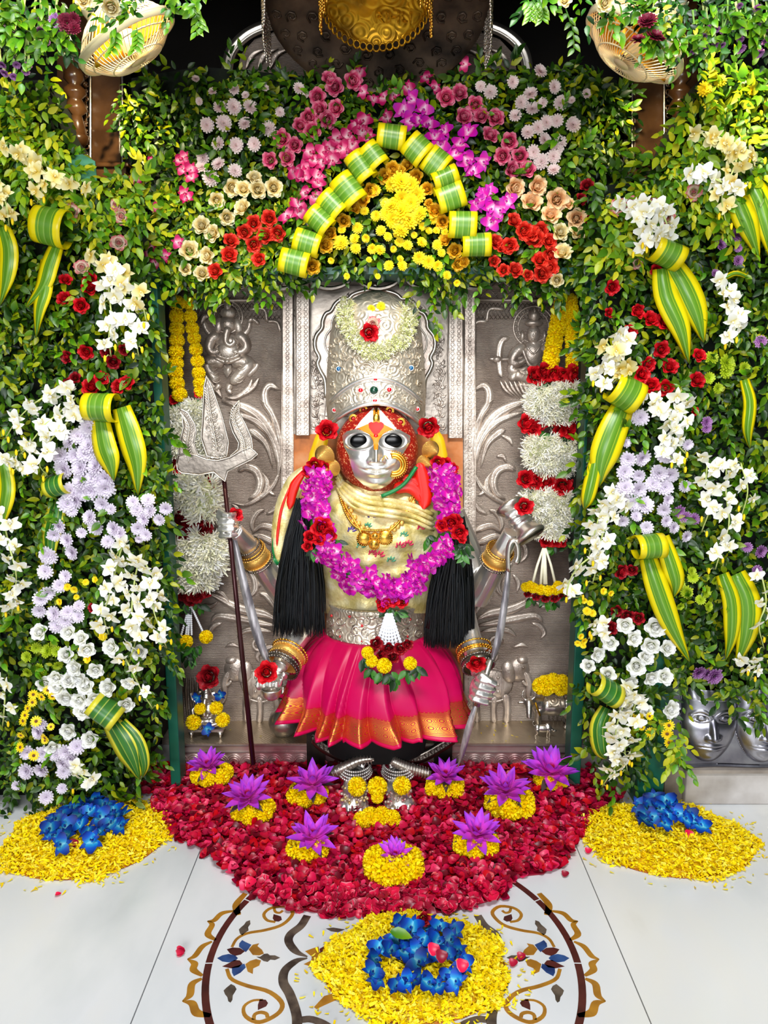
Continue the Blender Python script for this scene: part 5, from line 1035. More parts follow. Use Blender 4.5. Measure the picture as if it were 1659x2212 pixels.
# bangles
def bangles(c, d, specs):
    d = V3(d).normalized()
    for off, R_, r_, m, w_ in specs:
        mb = MB(); Mq = Matrix.Translation(c + d*off) @ frame(d).to_4x4()
        if w_: mb.lathe([(R_*.96, -w_/2), (R_, -w_/2), (R_*1.02, 0), (R_, w_/2), (R_*.96, w_/2)], 28, Mq, cap=False); mb.lathe([(R_*.96, w_/2), (R_*.96, -w_/2)], 28, Mq, cap=False)
        n_ = 34
        for e in ((-w_/2, w_/2) if w_ else (0,)):
            for k in range(n_): mb.ell(Mq @ V3((R_*1.02*math.cos(2*PI*k/n_), R_*1.02*math.sin(2*PI*k/n_), e)), (r_,)*3, n=6, k=4)
            mb.tube([Mq @ V3((R_*math.cos(a), R_*math.sin(a), e)) for a in np.linspace(0, 2*PI, 29)], r_*.8, 5, cap=False)
        o = child('bangle', mb, m, st)
        o['label'] = 'gold bangle' if m is not SILVER_DARK else 'dark silver bangle'
bangles(q(548, 1198, -.245), q(575, 1232, -.2)-q(520, 1150, -.285), [(-.036, .033, .0028, SILVER_DARK, 0), (-.022, .036, .0025, GOLD, 0), (.004, .038, .0025, GOLD_SATIN, .034), (.030, .040, .003, SILVER_DARK, 0)])
bangles(q(1073, 1205, -.245), q(1055, 1245, -.2)-q(1105, 1150, -.285), [(-.030, .036, .0025, GOLD, 0), (-.006, .037, .0025, GOLD_SATIN, .034), (.018, .040, .003, SILVER_DARK, 0)])
bangles(q(620, 1420, -.30), q(630, 1395, -.26)-q(603, 1440, -.32), [(-.030, .046, .0035, SILVER_DARK, .012), (0, .046, .003, GOLD_SATIN, .022), (.018, .050, .003, GOLD, 0)])
bangles(q(1027, 1415, -.30), q(1020, 1395, -.27)-q(1036, 1455, -.335), [(-.026, .042, .0035, SILVER_DARK, .018), (.002, .046, .003, GOLD, .008), (.022, .046, .003, GOLD, 0)])
# head cloth, mask and eyes: one height field
HCX, HCY, HW, HH = 815, 971, 89, 95
def ga(x, y, cx, cy, rx, ry): return math.exp(-((x-cx)/rx)**2 - ((y-cy)/ry)**2)
SILP = pp('739,941 748,932 767,927 785,930 803,941 812,945 821,941 839,930 861,927 886,941 886,955 876,972 868,985 864,1008 857,1028 843,1044 825,1055 807,1057 785,1048 766,1030 757,1003 753,984 743,965')
def Yf(x, y):
    u = (x-HCX)/HW; v = (y-HCY)/HH; e = max(0, 1-u*u-v*v); base = .098*e**.38
    f = 0
    if in_poly((x, y), SILP): f += .007
    tn = min(1, max(0, (y-935)/62)); nose = math.exp(-((x-812.5)/(6+4*tn))**2) * (tn**1.1) * (1 if y < 998 else math.exp(-((y-998)/4.5)**2)); f += .026*nose
    f += .012*(ga(x, y, 800, 996, 5.5, 5.5) + ga(x, y, 826, 996, 5.5, 5.5))
    for ex in (776, 849):
        f -= .014*ga(x, y, ex, 953, 27, 15); f += .010*ga(x, y, ex, 953, 16, 12)
        r_ = math.hypot((x-ex)/31, (y-953)/19); f += .004*math.exp(-((r_-1)/.10)**2)
    f += .010*(ga(x, y, 772, 992, 20, 20) + ga(x, y, 855, 992, 20, 20))
    yc = y + (x-813)**2*.006; f += .006*ga(x, yc, 813, 1013, 16, 3) + .008*ga(x, yc, 813, 1026, 14, 4) - .010*ga(x, yc, 813, 1019, 19, 2.4) + .007*ga(x, y, 813, 1016, 30, 17)
    f += .012*ga(x, y, 813, 1046, 17, 10)
    return -.200 - base - f
ORG = [pp('773,925 794,916 806,912 806,885 819,885 821,912 828,916 851,928 830,934 818,952 816,972 808,972 806,952 797,938'), pp('796,914 802,911 807,913 812,910 818,913 823,911 829,915 829,922 820,934 812,942 804,934 797,924')]
WHP = [pp('807,880 811,890 806,912 794,916 773,925 766,927 780,908'), pp('817,880 813,890 821,912 828,916 851,928 857,927 842,908')]
mb = MB(); nx, ny = 230, 240; V = []; idx = {}
for j in range(ny+1):
    v = -1+2*j/ny; hw = math.sqrt(max(0.0, 1-v*v))*HW
    for i in range(nx+1):
        x = HCX + hw*(-1+2*i/nx); y = HCY + v*HH; V.append(P(x, y, Yf(x, y)))
Fc = []; mi = []
for j in range(ny):
    v = -1+2*(j+.5)/ny; hw = math.sqrt(max(0.0, 1-v*v))*HW
    for i in range(nx):
        x = HCX + hw*(-1+2*(i+.5)/nx); y = HCY + v*HH; Fc.append((j*(nx+1)+i, (j+1)*(nx+1)+i, (j+1)*(nx+1)+i+1, j*(nx+1)+i+1))
        if in_poly((x, y), ORG[1]): m = 3
        elif in_poly((x, y), ORG[0]): m = 2
        elif any(in_poly((x, y), w_) for w_ in WHP): m = 4
        elif in_poly((x, y), SILP): m = 1
        else: m = 0
        mi.append(m)
mb.v = [tuple(p) for p in V]; mb.f = Fc; mb.m = mi; mb.t = [.5]*len(V); mb.u = [.5]*len(V)
o = child('face_mask', mb, [M_VERM, SILVER_BRIGHT, M_TOR, M_TRED, M_TWHITE], st); o['label'] = 'polished silver face with red sequinned head cloth and orange forehead mark'
for ex in (776, 849):
    mb = MB(); s = S(ex, 953, -.28); mb.ell(P(ex, 953, Yf(ex, 953)-.000), (20*s, .005, 15.5*s), n=24, k=12); child('eye', mb, M_BLACK, st)
mb = MB()
for k in range(5): c_ = P(804+k*4.5, 1018, Yf(804+k*4.5, 1018)-.001); mb.box(c_ - V3((.0022, .001, .0016)), c_ + V3((.0022, .001, .0016)))
child('teeth', mb, M_TWHITE, st, False)
mb = MB()
for x, y in pp('785,885 763,904 842,887 866,912'):
    mb.torus(P(x, y, Yf(x, y)-.001), .0075, .002, n=14); mb.torus(P(x, y, Yf(x, y)-.001), .0105, .0012, n=14)
mb.ell(P(813, 904, Yf(813, 904)-.002), (.009, .004, .013)); mb.tube([P(813, 882, Yf(813, 882)-.002), P(813, 900, Yf(813, 900)-.002)], .004, 6); child('forehead_ornament', mb, GOLD, st)
mb = MB()
for x, y, r in ((785, 885, .004), (763, 904, .004), (842, 887, .004), (866, 912, .004), (812, 942, .006)): mb.ell(P(x, y, Yf(x, y)-.003), (r, r*.7, r), n=10, k=6)
child('forehead_gem', mb, M_GEMR, st)
mb = MB()
for rr_, wd in ((20, .0045), (25, .0025), (15, .002)):
    mb.tube([P(851+rr_*math.cos(a), 1004+rr_*math.sin(a), -.312) for a in np.linspace(-1.9, 1.9, 24)], wd, 7)
for a in np.linspace(-1.7, 1.7, 22): mb.ell(P(851+29*math.cos(a), 1004+29*math.sin(a), -.312), (.0022,)*3, n=6, k=4)
mb.tube([P(*p, -.318) for p in spline([(838, 992), (832, 984), (826, 994)], 8)], .0014, 5)
child('nose_ornament', mb, GOLD, st)
for x, y, r, sg in ((702, 985, 23, -1), (719, 1010, 18, -1), (929, 972, 20, 1), (915, 1000, 18, 1)):
    mb = MB(); s = S(x, y, -.26); Mq = Matrix.Translation(P(x, y, -.245)) @ frame((sg*.45, -1, -.1)).to_4x4(); pr = [(r*s, 0)]
    for k in range(7): rr_ = r*s*(1-k/7.5); pr += [(rr_*1.06, .002+k*.005), (rr_*.82, .005+k*.005)]
    mb.lathe(pr + [(0, .041)], 26, Mq); o = child('ear_ornament', mb, GOLD_SATIN, st)
# crown
CWX = 812.0
def cw(y): return float(np.interp(y, [625, 634, 648, 665, 690, 720, 760, 800, 850, 885, 905, 925], [2, 30, 58, 76, 92, 99, 103, 106, 108, 107, 104, 100]))
def CS(x, y, off=0.0):
    w_ = cw(y); u = max(-.999, min(.999, (x-CWX)/w_)); s = S(CWX, y, -.15); d = .74*w_*s*math.sqrt(1-u*u)
    return P(x, y, -.165 - d - off)
mb = MB(); V = []; ys = np.linspace(627, 925, 60); nn_ = 40
for j, y in enumerate(ys):
    for i in range(nn_+1):
        a = -PI/2 + PI*i/nn_; x = CWX + cw(y)*math.sin(a)
        low = 873 + 44*(abs(x-812)/92)**2.0
        yy = y if y < 860 else 860 + (y-860)/(65.0)*(max(low, 866)-860)
        V.append(CS(x, yy) if abs(x-CWX) < cw(yy)*.999 else P(x, yy, -.165))
mb.add(V, [(j*(nn_+1)+i, j*(nn_+1)+i+1, (j+1)*(nn_+1)+i+1, (j+1)*(nn_+1)+i) for j in range(59) for i in range(nn_)]); crown = child('crown', mb, SILVER_EMBOSS, st); md = crown.modifiers.new('t', 'SOLIDIFY'); md.thickness = -.003
mb = MB(); sf = lambda x, y: CS(x, y, .0015)
def arcp(k0, wd): return [sf(812+xx, k0 + 52*(abs(xx)/102)**2.1*wd) for xx in np.linspace(-98, 98, 40)]
mb.tube(arcp(816, 1.05), .0045, 8); mb.tube(arcp(823, 1.05), .002, 6); mb.tube([sf(812+xx, 871 + 46*(abs(xx)/98)**2.0) for xx in np.linspace(-96, 96, 40)], .006, 8); mb.tube([sf(812+xx, 862 + 46*(abs(xx)/98)**2.0) for xx in np.linspace(-96, 96, 40)], .002, 6)
subchild('crown_rim', mb, SILVER_BRIGHT, crown, st)
mb = MB(); rr = random.Random(8)
for sg in (-1, 1):
    for x, y, r in ((22, 845, 9), (45, 848, 8), (64, 858, 7), (80, 868, 6), (30, 800, 12), (55, 800, 12), (78, 800, 10), (95, 800, 7), (20, 775, 10), (45, 770, 12), (70, 768, 12), (90, 770, 8), (62, 735, 12), (84, 735, 9), (80, 705, 9), (70, 680, 8), (94, 830, 6), (92, 850, 5), (15, 800, 8), (70, 830, 6), (85, 785, 8), (95, 745, 6)):
        curl(mb, 812+sg*x, y, r, 1.3, rr.uniform(0, 6), sg*rr.choice((-1, 1)), .0018, surf=lambda a, b: sf(a, b))
        a = rr.uniform(0, 6.28); mb.tube([sf(812+sg*x, y), sf(812+sg*x+r*1.2*math.cos(a), y+r*1.2*math.sin(a)), sf(812+sg*x+r*1.9*math.cos(a+.5), y+r*1.9*math.sin(a+.5))], [.001, .0025, .0006], 5)
    mb.tube([sf(812+sg*x, y) for x, y in spline([(4, 795), (20, 785), (45, 790), (48, 775), (35, 768)], 16)], .003, 6)
stuff(subchild('embossed_curls', mb, SILVER_EMBOSS, crown, st))
for x, y, r, m in ((811, 818, 5, M_GEMR), (779, 843, 5, M_GEMR), (841, 842, 5, M_GEMR), (808, 843, 8.5, M_GEMG), (810, 867, 5, M_GEMR), (722, 886, 4, M_GEMR), (902, 884, 4, M_GEMR), (732, 797, 5, M_GEMB), (888, 795, 5, M_GEMB)):
    mb = MB(); s = S(x, y, -.2); mb.ell(sf(x, y), (r*s, r*s*.6, r*s), n=14, k=8); mb.torus(sf(x, y), r*s*1.1, .0012, n=16, k=5, m=1); subchild('gem', mb, [m, SILVER_BRIGHT], crown, st)
# scalloped plate behind the crown
half = pp('809,613 818,625 837,629 857,636 868,646 880,645 895,656 905,672 916,678 923,694 924,708 936,724 940,740 938,756 930,772 934,785 928,802 918,822 916,860 920,900')
out = half + [(1624-x-4, y) for x, y in half[::-1][:-1]]
mb = MB(); plate(mb, out, -.075, .012); bp = child('crown_backplate', mb, SILVER_RELIEF, st, False); md = bp.modifiers.new('b', 'BEVEL'); md.width = .003; md.segments = 2
mb = MB(); mb.tube([P(x, y, -.078) for x, y in spline(half[:-1], 70)], .006, 7); mb.tube([P(1620-x, y, -.078) for x, y in spline(half[:-1], 70)], .006, 7)
inner = [(812+(x-812)*.86, 640+(y-640)*.9+8) for x, y in half[:-1]]; mb.tube([P(x, y, -.078) for x, y in spline(inner, 70)], .0025, 6); mb.tube([P(1624-x, y, -.078) for x, y in spline(inner, 70)], .0025, 6)
subchild('scalloped_rim', mb, SILVER, bp, st)
# torso cloth
mb = MB(); V = []; ys = np.linspace(1032, 1325, 44); nn_ = 60
for j, y in enumerate(ys):
    w_ = float(np.interp(y, [1032, 1050, 1075, 1105, 1150, 1210, 1270, 1325], [62, 95, 142, 163, 160, 146, 130, 118])); d_ = float(np.interp(y, [1032, 1060, 1110, 1170, 1250, 1325], [.09, .115, .15, .16, .135, .115]))
    for i in range(nn_+1):
        a = -PI/2+PI*i/nn_; x = 818+w_*math.sin(a); f = .006*math.sin((x*.045+y*.07))+.004*math.sin(x*.11-y*.06)+.003*math.sin(y*.19+x*.02); V.append(P(x, y, -.13-d_*math.cos(a)**.8-f*math.cos(a)))
mb.add(V, [(j*(nn_+1)+i, j*(nn_+1)+i+1, (j+1)*(nn_+1)+i+1, (j+1)*(nn_+1)+i) for j in range(43) for i in range(nn_)]); tor = child('bodice_cloth', mb, M_BROCADE, st); tor['label'] = 'pale gold brocade cloth with small flower sprigs'
def TY(x, y):
    w_ = float(np.interp(y, [1032, 1050, 1075, 1105, 1150, 1210, 1270, 1325], [62, 95, 142, 163, 160, 146, 130, 118])); d_ = float(np.interp(y, [1032, 1060, 1110, 1170, 1250, 1325], [.09, .115, .15, .16, .135, .115]))
    c_ = math.sqrt(max(.02, 1-((x-818)/w_)**2)); return -.13-d_*c_**.8-(.006*math.sin((x*.045+y*.07))+.004*math.sin(x*.11-y*.06)+.003*math.sin(y*.19+x*.02))*c_
def motif(x, y, s_, m):
    mb = MB()
    for k in range(5):
        a = -2.7+k*.55; ln = s_*(1 if k in (1, 2, 3) else .8)
        pts = [(x+ln*t*math.cos(a)+6*t, y+ln*t*math.sin(a)) for t in (.35, .6, .85, 1)]; mb.tube([P(px, py, TY(px, py)-.001) for px, py in pts], [.0006, .0028, .0022, .0005], 5)
    subchild('woven_motif', mb, m, tor, st)
for x, y, s_, m in ((800, 1120, 16, M_MOTB), (822, 1118, 14, M_MOTB), (850, 1105, 16, M_MOTB), (755, 1150, 14, M_MOTB), (815, 1205, 16, M_MOTP), (800, 1200, 14, M_MOTP), (860, 1185, 16, M_MOTP), (878, 1180, 14, M_MOTP), (775, 1185, 15, M_MOTG), (868, 1160, 13, M_MOTG), (895, 1125, 15, M_MOTG), (905, 1145, 13, M_MOTP), (790, 1140, 12, M_MOTG), (840, 1215, 14, M_MOTG)): motif(x, y, s_, m)
mb = MB()
for dy, r in ((0, .012), (10, .011), (22, .012), (33, .010)):
    mb.tube([P(x, y+dy, TY(x, y+dy)-.010) for x, y in spline([(728, 1020), (748, 1050), (788, 1074), (840, 1082), (890, 1092), (935, 1112)], 24)], [r*(.5+.5*math.sin(PI*(i+2)/27)) for i in range(24)], 10, flat=.7)
child('draped_fold', mb, M_BROCADE, st)
mb = MB()
for a_, wd in ((([(905, 1000), (912, 1030), (918, 1070), (915, 1100)]), 34), (([(850, 1058), (880, 1050), (900, 1060), (912, 1085)]), 30), (([(870, 1035), (890, 1040), (905, 1050)]), 26)):
    swoosh(mb, a_, [wd*.7, wd, wd, wd*.6], -.262, .012)
o = child('red_drape', mb, M_REDCLOTH, st); o['label'] = 'red silk drape under the chin'
mb = MB(); mb.tube([P(*p, -.285) for p in spline([(824, 1072), (852, 1060), (876, 1042), (900, 1008)], 14)], .0055, 6); child('green_trim', mb, M_GRTRIM, st)
mb = MB(); swoosh(mb, [(668, 1010), (640, 1040), (618, 1090), (604, 1150), (600, 1215)], [20, 40, 44, 36, 24], -.19, .02); o = child('shoulder_cloth', mb, M_BROCADE, st)
mb = MB(); swoosh(mb, [(660, 1015), (636, 1050), (625, 1100)], [12, 26, 18], -.20, .018); swoosh(mb, [(626, 1050), (608, 1100), (600, 1150), (598, 1180)], [4, 7, 7, 5], -.205, .01); child('shoulder_cloth_stripe', mb, M_REDCLOTH, st)
mb = MB(); mb.tube([P(*p, -.20) for p in spline([(612, 1080), (597, 1130), (590, 1180), (592, 1208)], 14)], .004, 6); mb.tube([P(583, 1205, -.2), P(603, 1215, -.2)], [.008, .010], 8); child('green_trim', mb, M_GRTRIM, st)
for a_ in ([(700, 915), (694, 950), (684, 985), (672, 1015)], [(932, 920), (944, 950), (950, 985), (956, 1010)]):
    mb = MB(); swoosh(mb, a_, [12, 30, 34, 22], -.165, .015); child('yellow_veil', mb, M_YCLOTH, st)
# waist belt
mb = MB(); prof = []
Mw = Matrix.Translation(V3((P(812, 1360, -.15).x, -.15, 0)))
zt, zb = P(812, 1322, -.27).z, P(812, 1402, -.27).z
mb.lathe([(.131, zt), (.137, zt-.004), (.133, zt-.012), (.138, (zt+zb)/2), (.141, zb+.010), (.147, zb+.004), (.145, zb)], 60, Mw, sy=.88, a0=PI, a1=2*PI); belt = child('waist_belt', mb, SILVER_EMBOSS, st); md = belt.modifiers.new('t', 'SOLIDIFY'); md.thickness = .003
mb = MB(); rr = random.Random(4)
def BS(x, y): u = max(-.98, min(.98, (x-812)/116)); return P(x, y, -.15-.124*math.sqrt(1-u*u))
for x in (712, 735, 762, 790, 818, 850, 878, 905):
    for y in (1342, 1368, 1388): curl(mb, x, y, 11 if y != 1388 else 7, 1.2, rr.uniform(0, 6), rr.choice((-1, 1)), .0026, surf=BS)
for k in range(46): mb.ell(BS(700+k*5, 1402+(abs(700+k*5-812)/112)**2*-3), (.003, .003, .004), n=6, k=4)
mb.torus(BS(770, 1362), .012, .003, n=18); mb.torus(BS(825, 1362), .018, .003, n=18); stuff(subchild('embossed_curls', mb, SILVER, belt, st))
mb = MB()
for x, y in ((716, 1330), (755, 1332), (782, 1352), (782, 1385), (735, 1375), (886, 1338), (880, 1375), (826, 1362)): mb.ell(BS(x, y), (.004, .003, .004), n=8, k=5)
subchild('gem', mb, M_GEMR, belt, st)
# skirt
mskirt = M_SKIRT; nt = mskirt.node_tree; N = nt.nodes; L = nt.links; bs = N['Principled BSDF']
at = N.new('ShaderNodeAttribute'); at.attribute_name = 't'; au = N.new('ShaderNodeAttribute'); au.attribute_name = 'u'
def mth(op, a, b=None, clamp=False):
    n = N.new('ShaderNodeMath'); n.operation = op; n.use_clamp = clamp
    for k, v in enumerate((a, b)):
        if v is None: continue
        if isinstance(v, (int, float)): n.inputs[k].default_value = v
        else: L.new(v, n.inputs[k])
    return n.outputs[0]
T_, U_ = at.outputs['Fac'], au.outputs['Fac']
band = mth('MULTIPLY', mth('GREATER_THAN', T_, .70), mth('LESS_THAN', T_, .955))
inner_ = mth('MULTIPLY', mth('GREATER_THAN', T_, .76), mth('LESS_THAN', T_, .91))
fine = mth('GREATER_THAN', mth('SINE', mth('MULTIPLY', T_, 420)), .25)
dia = mth('ADD', mth('ABSOLUTE', mth('SINE', mth('MULTIPLY', U_, 110))), mth('ABSOLUTE', mth('SINE', mth('MULTIPLY', mth('SUBTRACT', T_, .76), 42))))
dmask = mth('GREATER_THAN', mth('ABSOLUTE', mth('SINE', mth('MULTIPLY', dia, 7))), .66)
zig = mth('GREATER_THAN', mth('SUBTRACT', T_, .70), mth('MULTIPLY', mth('ABSOLUTE', mth('SINE', mth('MULTIPLY', U_, 300))), .016))
goldm = mth('MULTIPLY', mth('MULTIPLY', band, zig), mth('ADD', mth('MULTIPLY', inner_, dmask), mth('MULTIPLY', mth('SUBTRACT', 1.0, inner_), fine)))
mx = N.new('ShaderNodeMix'); mx.data_type = 'RGBA'; L.new(goldm, mx.inputs[0]); src = bs.inputs['Base Color'].links[0].from_socket; L.new(src, mx.inputs[6]); mx.inputs[7].default_value = C('#e89838'); L.new(mx.outputs[2], bs.inputs['Base Color']); L.new(mth('MULTIPLY', goldm, .96), bs.inputs['Metallic'])
mb = MB(); V = []; T = []; U = []; na, nr = 300, 46; cx_ = P(813, 1500, -.2).x; ztop = P(813, 1392, -.28).z; zf = P(813, 1618, -.40).z; zs = P(613, 1535, -.20).z; rs = random.Random(21)
pk = [];  a = -1.9
while a < 1.9: wdt = rs.uniform(.16, .42) if abs(a) > .1 else rs.uniform(.1, .3); pk.append((a, wdt, rs.uniform(.5, 1.2))); a += wdt
def pleat(a):
    for p0, w_, h_ in pk:
        if p0 <= a < p0+w_: t = (a-p0)/w_; return h_*(min(t/.78, 1)**.7 if t < .78 else (1-(t-.78)/.22))
    return 0
for j in range(nr+1):
    t = j/nr
    for i in range(na+1):
        a = -1.85+3.7*i/na; ca = max(0, math.cos(a)); hem = zs + (zf-zs)*(ca**1.1); z = ztop + (hem-ztop)*t + (-.02*math.sin(PI*t)*0) 
        flare = t**.72; rx = .145+(.262-.145)*flare; ry = .125+(.235-.125)*flare; am = .016+.034*t; r_ = 1 + (pleat(a+.08*math.sin(3*t+a*4))-.5)*am*6.6*(.25+.75*t)
        bulge = .02*math.sin(PI*min(1, t*1.3)); xx = cx_+(rx+bulge)*r_*math.sin(a); yy = -.165-(ry+bulge*.6)*r_*math.cos(a); V.append((xx, yy, z - .012*t*(pleat(a)-.4))); T.append(t); U.append(i/na)
mb.add(V, [(j*(na+1)+i, j*(na+1)+i+1, (j+1)*(na+1)+i+1, (j+1)*(na+1)+i) for j in range(nr) for i in range(na)], T, U)
sk = child('skirt', mb, M_SKIRT, st); md = sk.modifiers.new('t', 'SOLIDIFY'); md.thickness = .002; sk['label'] = 'pleated pink silk skirt with a gold woven border'
mb = MB(); mb.lathe([(.15, .30), (.155, .18), (.14, .085)], 40, Matrix.Translation((cx_, -.19, 0)), sy=.72, cap=True); child('skirt_shade', mb, mat('shade_black', '#080506', .8), st)  # added black drum standing in for the shade under the skirt, hides the shins
# hair falls
for side, x0, x1, yt, xb0, xb1, yb0, yb1 in (('l', 640, 672, 1100, 588, 706, 1335, 1378), ('r', 972, 1003, 1140, 912, 1027, 1370, 1402)):
    mb = MB(); rr = random.Random(9 if side == 'l' else 10)
    for k in range(900):
        u = rr.random(); w_ = rr.random(); xt = x0+(x1-x0)*u; xe = xb0+(xb1-xb0)*(u*.8+.2*rr.random()); ye = rr.uniform(yb0-40, yb1) if rr.random() < .4 else rr.uniform(yb0, yb1); Yv = -.255-.035*w_*math.sin(PI*u)
        pts = [(xt, yt+rr.uniform(-25, 25)), (xt+(xe-xt)*.45+rr.uniform(-4, 4), yt+70), (xt+(xe-xt)*.8+rr.uniform(-4, 4), yt+150), (xe, ye)]
        mb.tube([P(p[0], p[1], Yv) for p in spline(pts, 8)], [.0014, .0024, .0028, .003, .003, .0026, .002, .0006], 3, cap=False)
    for k in range(6):
        xm0 = x0+(x1-x0)*k/5; xm1 = xb0+14+(xb1-xb0-28)*k/5; mb.tube([P(xm0, yt, -.235), P((xm0+xm1*1)/2, yt+110, -.245), P(xm1, yb0-14, -.25)], [.010, .020, .013], 8)
    o = child('hair', mb, M_HAIR, st); o['kind'] = 'stuff'
# dark stool with snakes under the skirt
root = thing('dark_stool', 'low dark carved stool under the statue, legs showing below the skirt', 'stool', P(815, 1665, -.15))
for x in (684, 956):
    mb = MB(); b_ = P(x, 1664, -.16); mb.box((b_.x-.026, -.18, 0), (b_.x+.026, -.13, .17)); mb.box((b_.x-.030, -.184, 0), (b_.x+.030, -.126, .02)); mb.box((b_.x-.030, -.184, .15), (b_.x+.030, -.126, .175)); child('leg', mb, M_DARK, root, False)
mb = MB(); mb.box((P(684, 1600, -.16).x-.03, -.185, .17), (P(956, 1600, -.16).x+.03, -.02, .20)); child('seat', mb, M_DARK, root, False)
for pth in ([(676, 1592), (700, 1615), (750, 1638), (790, 1640)], [(985, 1592), (950, 1615), (905, 1638), (860, 1642)]):
    mb = MB(); swoosh(mb, pth, [22, 24, 24, 16], -.20, .014, 18)
    for k, p in enumerate(spline(pth, 12)): mb.torus(P(p[0], p[1], -.216), .006, .0016, n=12, k=4)
    child('carved_apron', mb, SILVER_DARK, root)
for lab, pth in (('left', [(698, 1680), (735, 1662), (775, 1643), (808, 1638)]), ('right', [(845, 1642), (870, 1654), (900, 1664), (930, 1672)])):
    w_ = [P(*p, -.285) for p in spline(pth, 16)]; mb = MB(); mb.tube(w_, [.012+.003*math.sin(i*.3) for i in range(16)], 10)
    for i in range(1, 15):
        d = (w_[i+1 if i < 15 else i]-w_[i-1]).normalized(); mb.torus(w_[i], .0145, .0018, d + V3((.25, 0, .1)), 12, 4)
    o = build('silver_leg_bar', mb, SILVER); tag(o, f'ribbed silver bar above the {lab} foot of the statue', 'bar')
for fx, sg in ((768, -1), (860, 1)):
    mb = MB(); c_ = P(fx, 1690, -.27)
    for r in range(4):
        for k in range(22): a = PI+PI*k/21; mb.ell((c_.x+.040*math.cos(a)*(1+r*.05), -.265+.046*math.sin(a)*(1+r*.08), .074-r*.0075), (.0036,)*3, n=6, k=4)
    child('anklet', mb, SILVER_BRIGHT, st)
    mb = MB(); rr = random.Random(fx)
    for k in range(60): a = rr.uniform(0, 2*PI); mb.ell((P(fx, 1725, -.34).x+rr.uniform(-.036, .036), -.345+rr.uniform(-.055, .03), .046-abs(rr.gauss(0, .009))), (rr.uniform(.003, .006), .005, .004), n=7, k=4)
    o = child('paste_offering', mb, M_PASTE, st); o['kind'] = 'stuff'

# ============================================================ THINGS THE STATUE HOLDS OR WEARS
def one(name, mb, m, label, cat, group=None, smooth=True): o = build(name, mb, m, None, smooth); return tag(o, label, cat, group)
tr = thing('trident', 'large engraved silver trident on a dark pole at the left of the statue', 'trident', P(484, 1035, -.36))
TYY = -.365
for nm, poly in (('prong', pp('446,812 457,835 466,860 480,900 487,928 494,955 490,985 470,990 447,985 434,945 437,912 439,871 441,835')), ('prong', pp('384,882 393,885 405,891 421,916 424,934 419,958 428,982 450,988 445,1010 400,1005 386,990 386,962 396,923 393,900')), ('prong', pp('517,864 516,891 530,916 543,946 546,966 540,985 520,1000 500,1000 498,984 514,970 516,957 503,934 496,912 500,885')),
    ('crossbar', pp('381,1000 384,984 402,978 424,984 446,993 470,995 496,988 518,975 540,966 557,981 543,993 512,1008 492,1018 486,1040 473,1030 462,1020 430,1026 392,1022 383,1014'))):
    yy = TYY-(.004 if nm == 'crossbar' else 0); mb = MB(); plate(mb, poly, yy, .012); o = child(nm, mb, SILVER_DARK, tr, False); md = o.modifiers.new('b', 'BEVEL'); md.width = .004; md.segments = 3
    mb = MB(); mb.tube([P(x, y, yy-.001) for x, y in poly + [poly[0]]], .0020, 5); subchild('rim', mb, SILVER, o, tr)
mb = MB()
for pth in (pp('447,830 452,870 460,920 470,975'), pp('388,888 408,920 403,965 408,1000'), pp('515,870 506,905 526,950 530,985')):
    w_ = spline(pth, 20); mb.tube([P(x, y, TYY-.003) for x, y in w_], .0018, 5)
    for i in range(2, 19):
        x, y = w_[i]; 
        for sg in (-1, 1): swoosh(mb, [(x, y), (x+sg*6, y-4), (x+sg*11, y-9)], [3, 4, 1], TYY-.001, .004, 5)
rr = random.Random(6)
for x, y in ((452, 925), (468, 925), (455, 945), (476, 945), (462, 965), (478, 968), (448, 905), (462, 900), (460, 985), (480, 985)): curl(mb, x, y, 8, 1.3, rr.uniform(0, 6), rr.choice((-1, 1)), 2.6, TYY-.002, .004)
stuff(child('engraving', mb, SILVER, tr))
mb = MB(); b0 = P(484, 1035, -.36); b1 = P(547, 1650, -.37); mb.tube([b0, b0.lerp(b1, .5), b1], [.0055, .0062, .0068], 12); child('pole', mb, M_MAROONROD, tr)
sw = thing('curved_sword', 'engraved silver sword blade curving behind the trident pole', 'sword', P(577, 1432, -.33))
mb = MB(); swoosh(mb, [(485, 1042), (493, 1110), (512, 1200), (534, 1290), (556, 1370), (580, 1436)], [5, 10, 17, 20, 21, 14], -.335, .004, 30); swoosh(mb, [(485, 1042), (493, 1110), (512, 1200), (534, 1290), (556, 1370), (580, 1436)], [5, 10, 17, 20, 21, 14], -.333, -.004, 30); child('blade', mb, DAMASK, sw)
mb = MB(); mb.tube([P(577, 1430, -.335), P(588, 1455, -.34)], [.007, .008], 8); child('hilt', mb, SILVER_DARK, sw)
sw = thing('hooked_sword', 'long silver sword with hooked top held at the right of the statue', 'sword', P(990, 1655, -.37))
mb = MB(); swoosh(mb, [(1099, 1225), (1092, 1290), (1079, 1370), (1062, 1432)], [10, 15, 17, 12], -.355, .004, 20); swoosh(mb, [(1030, 1520), (1012, 1575), (1000, 1620), (989, 1658)], [13, 16, 13, 4], -.37, .004, 14); child('blade', mb, DAMASK, sw)
mb = MB(); mb.tube([P(1060, 1425, -.36), P(1030, 1525, -.37)], .008, 10); child('grip', mb, SILVER, sw)
mb = MB(); mb.tube([P(x, y, -.355) for x, y in spline([(1098, 1235), (1097, 1195), (1102, 1172), (1113, 1168), (1120, 1182), (1120, 1205), (1115, 1218)], 24)], [.007]*20+[.008, .009, .009, .006], 10, flat=.6); child('hook', mb, SILVER, sw)
dr = thing('hourglass_drum', 'silver hourglass drum held up at the right of the statue', 'drum', P(1125, 1125, -.32))
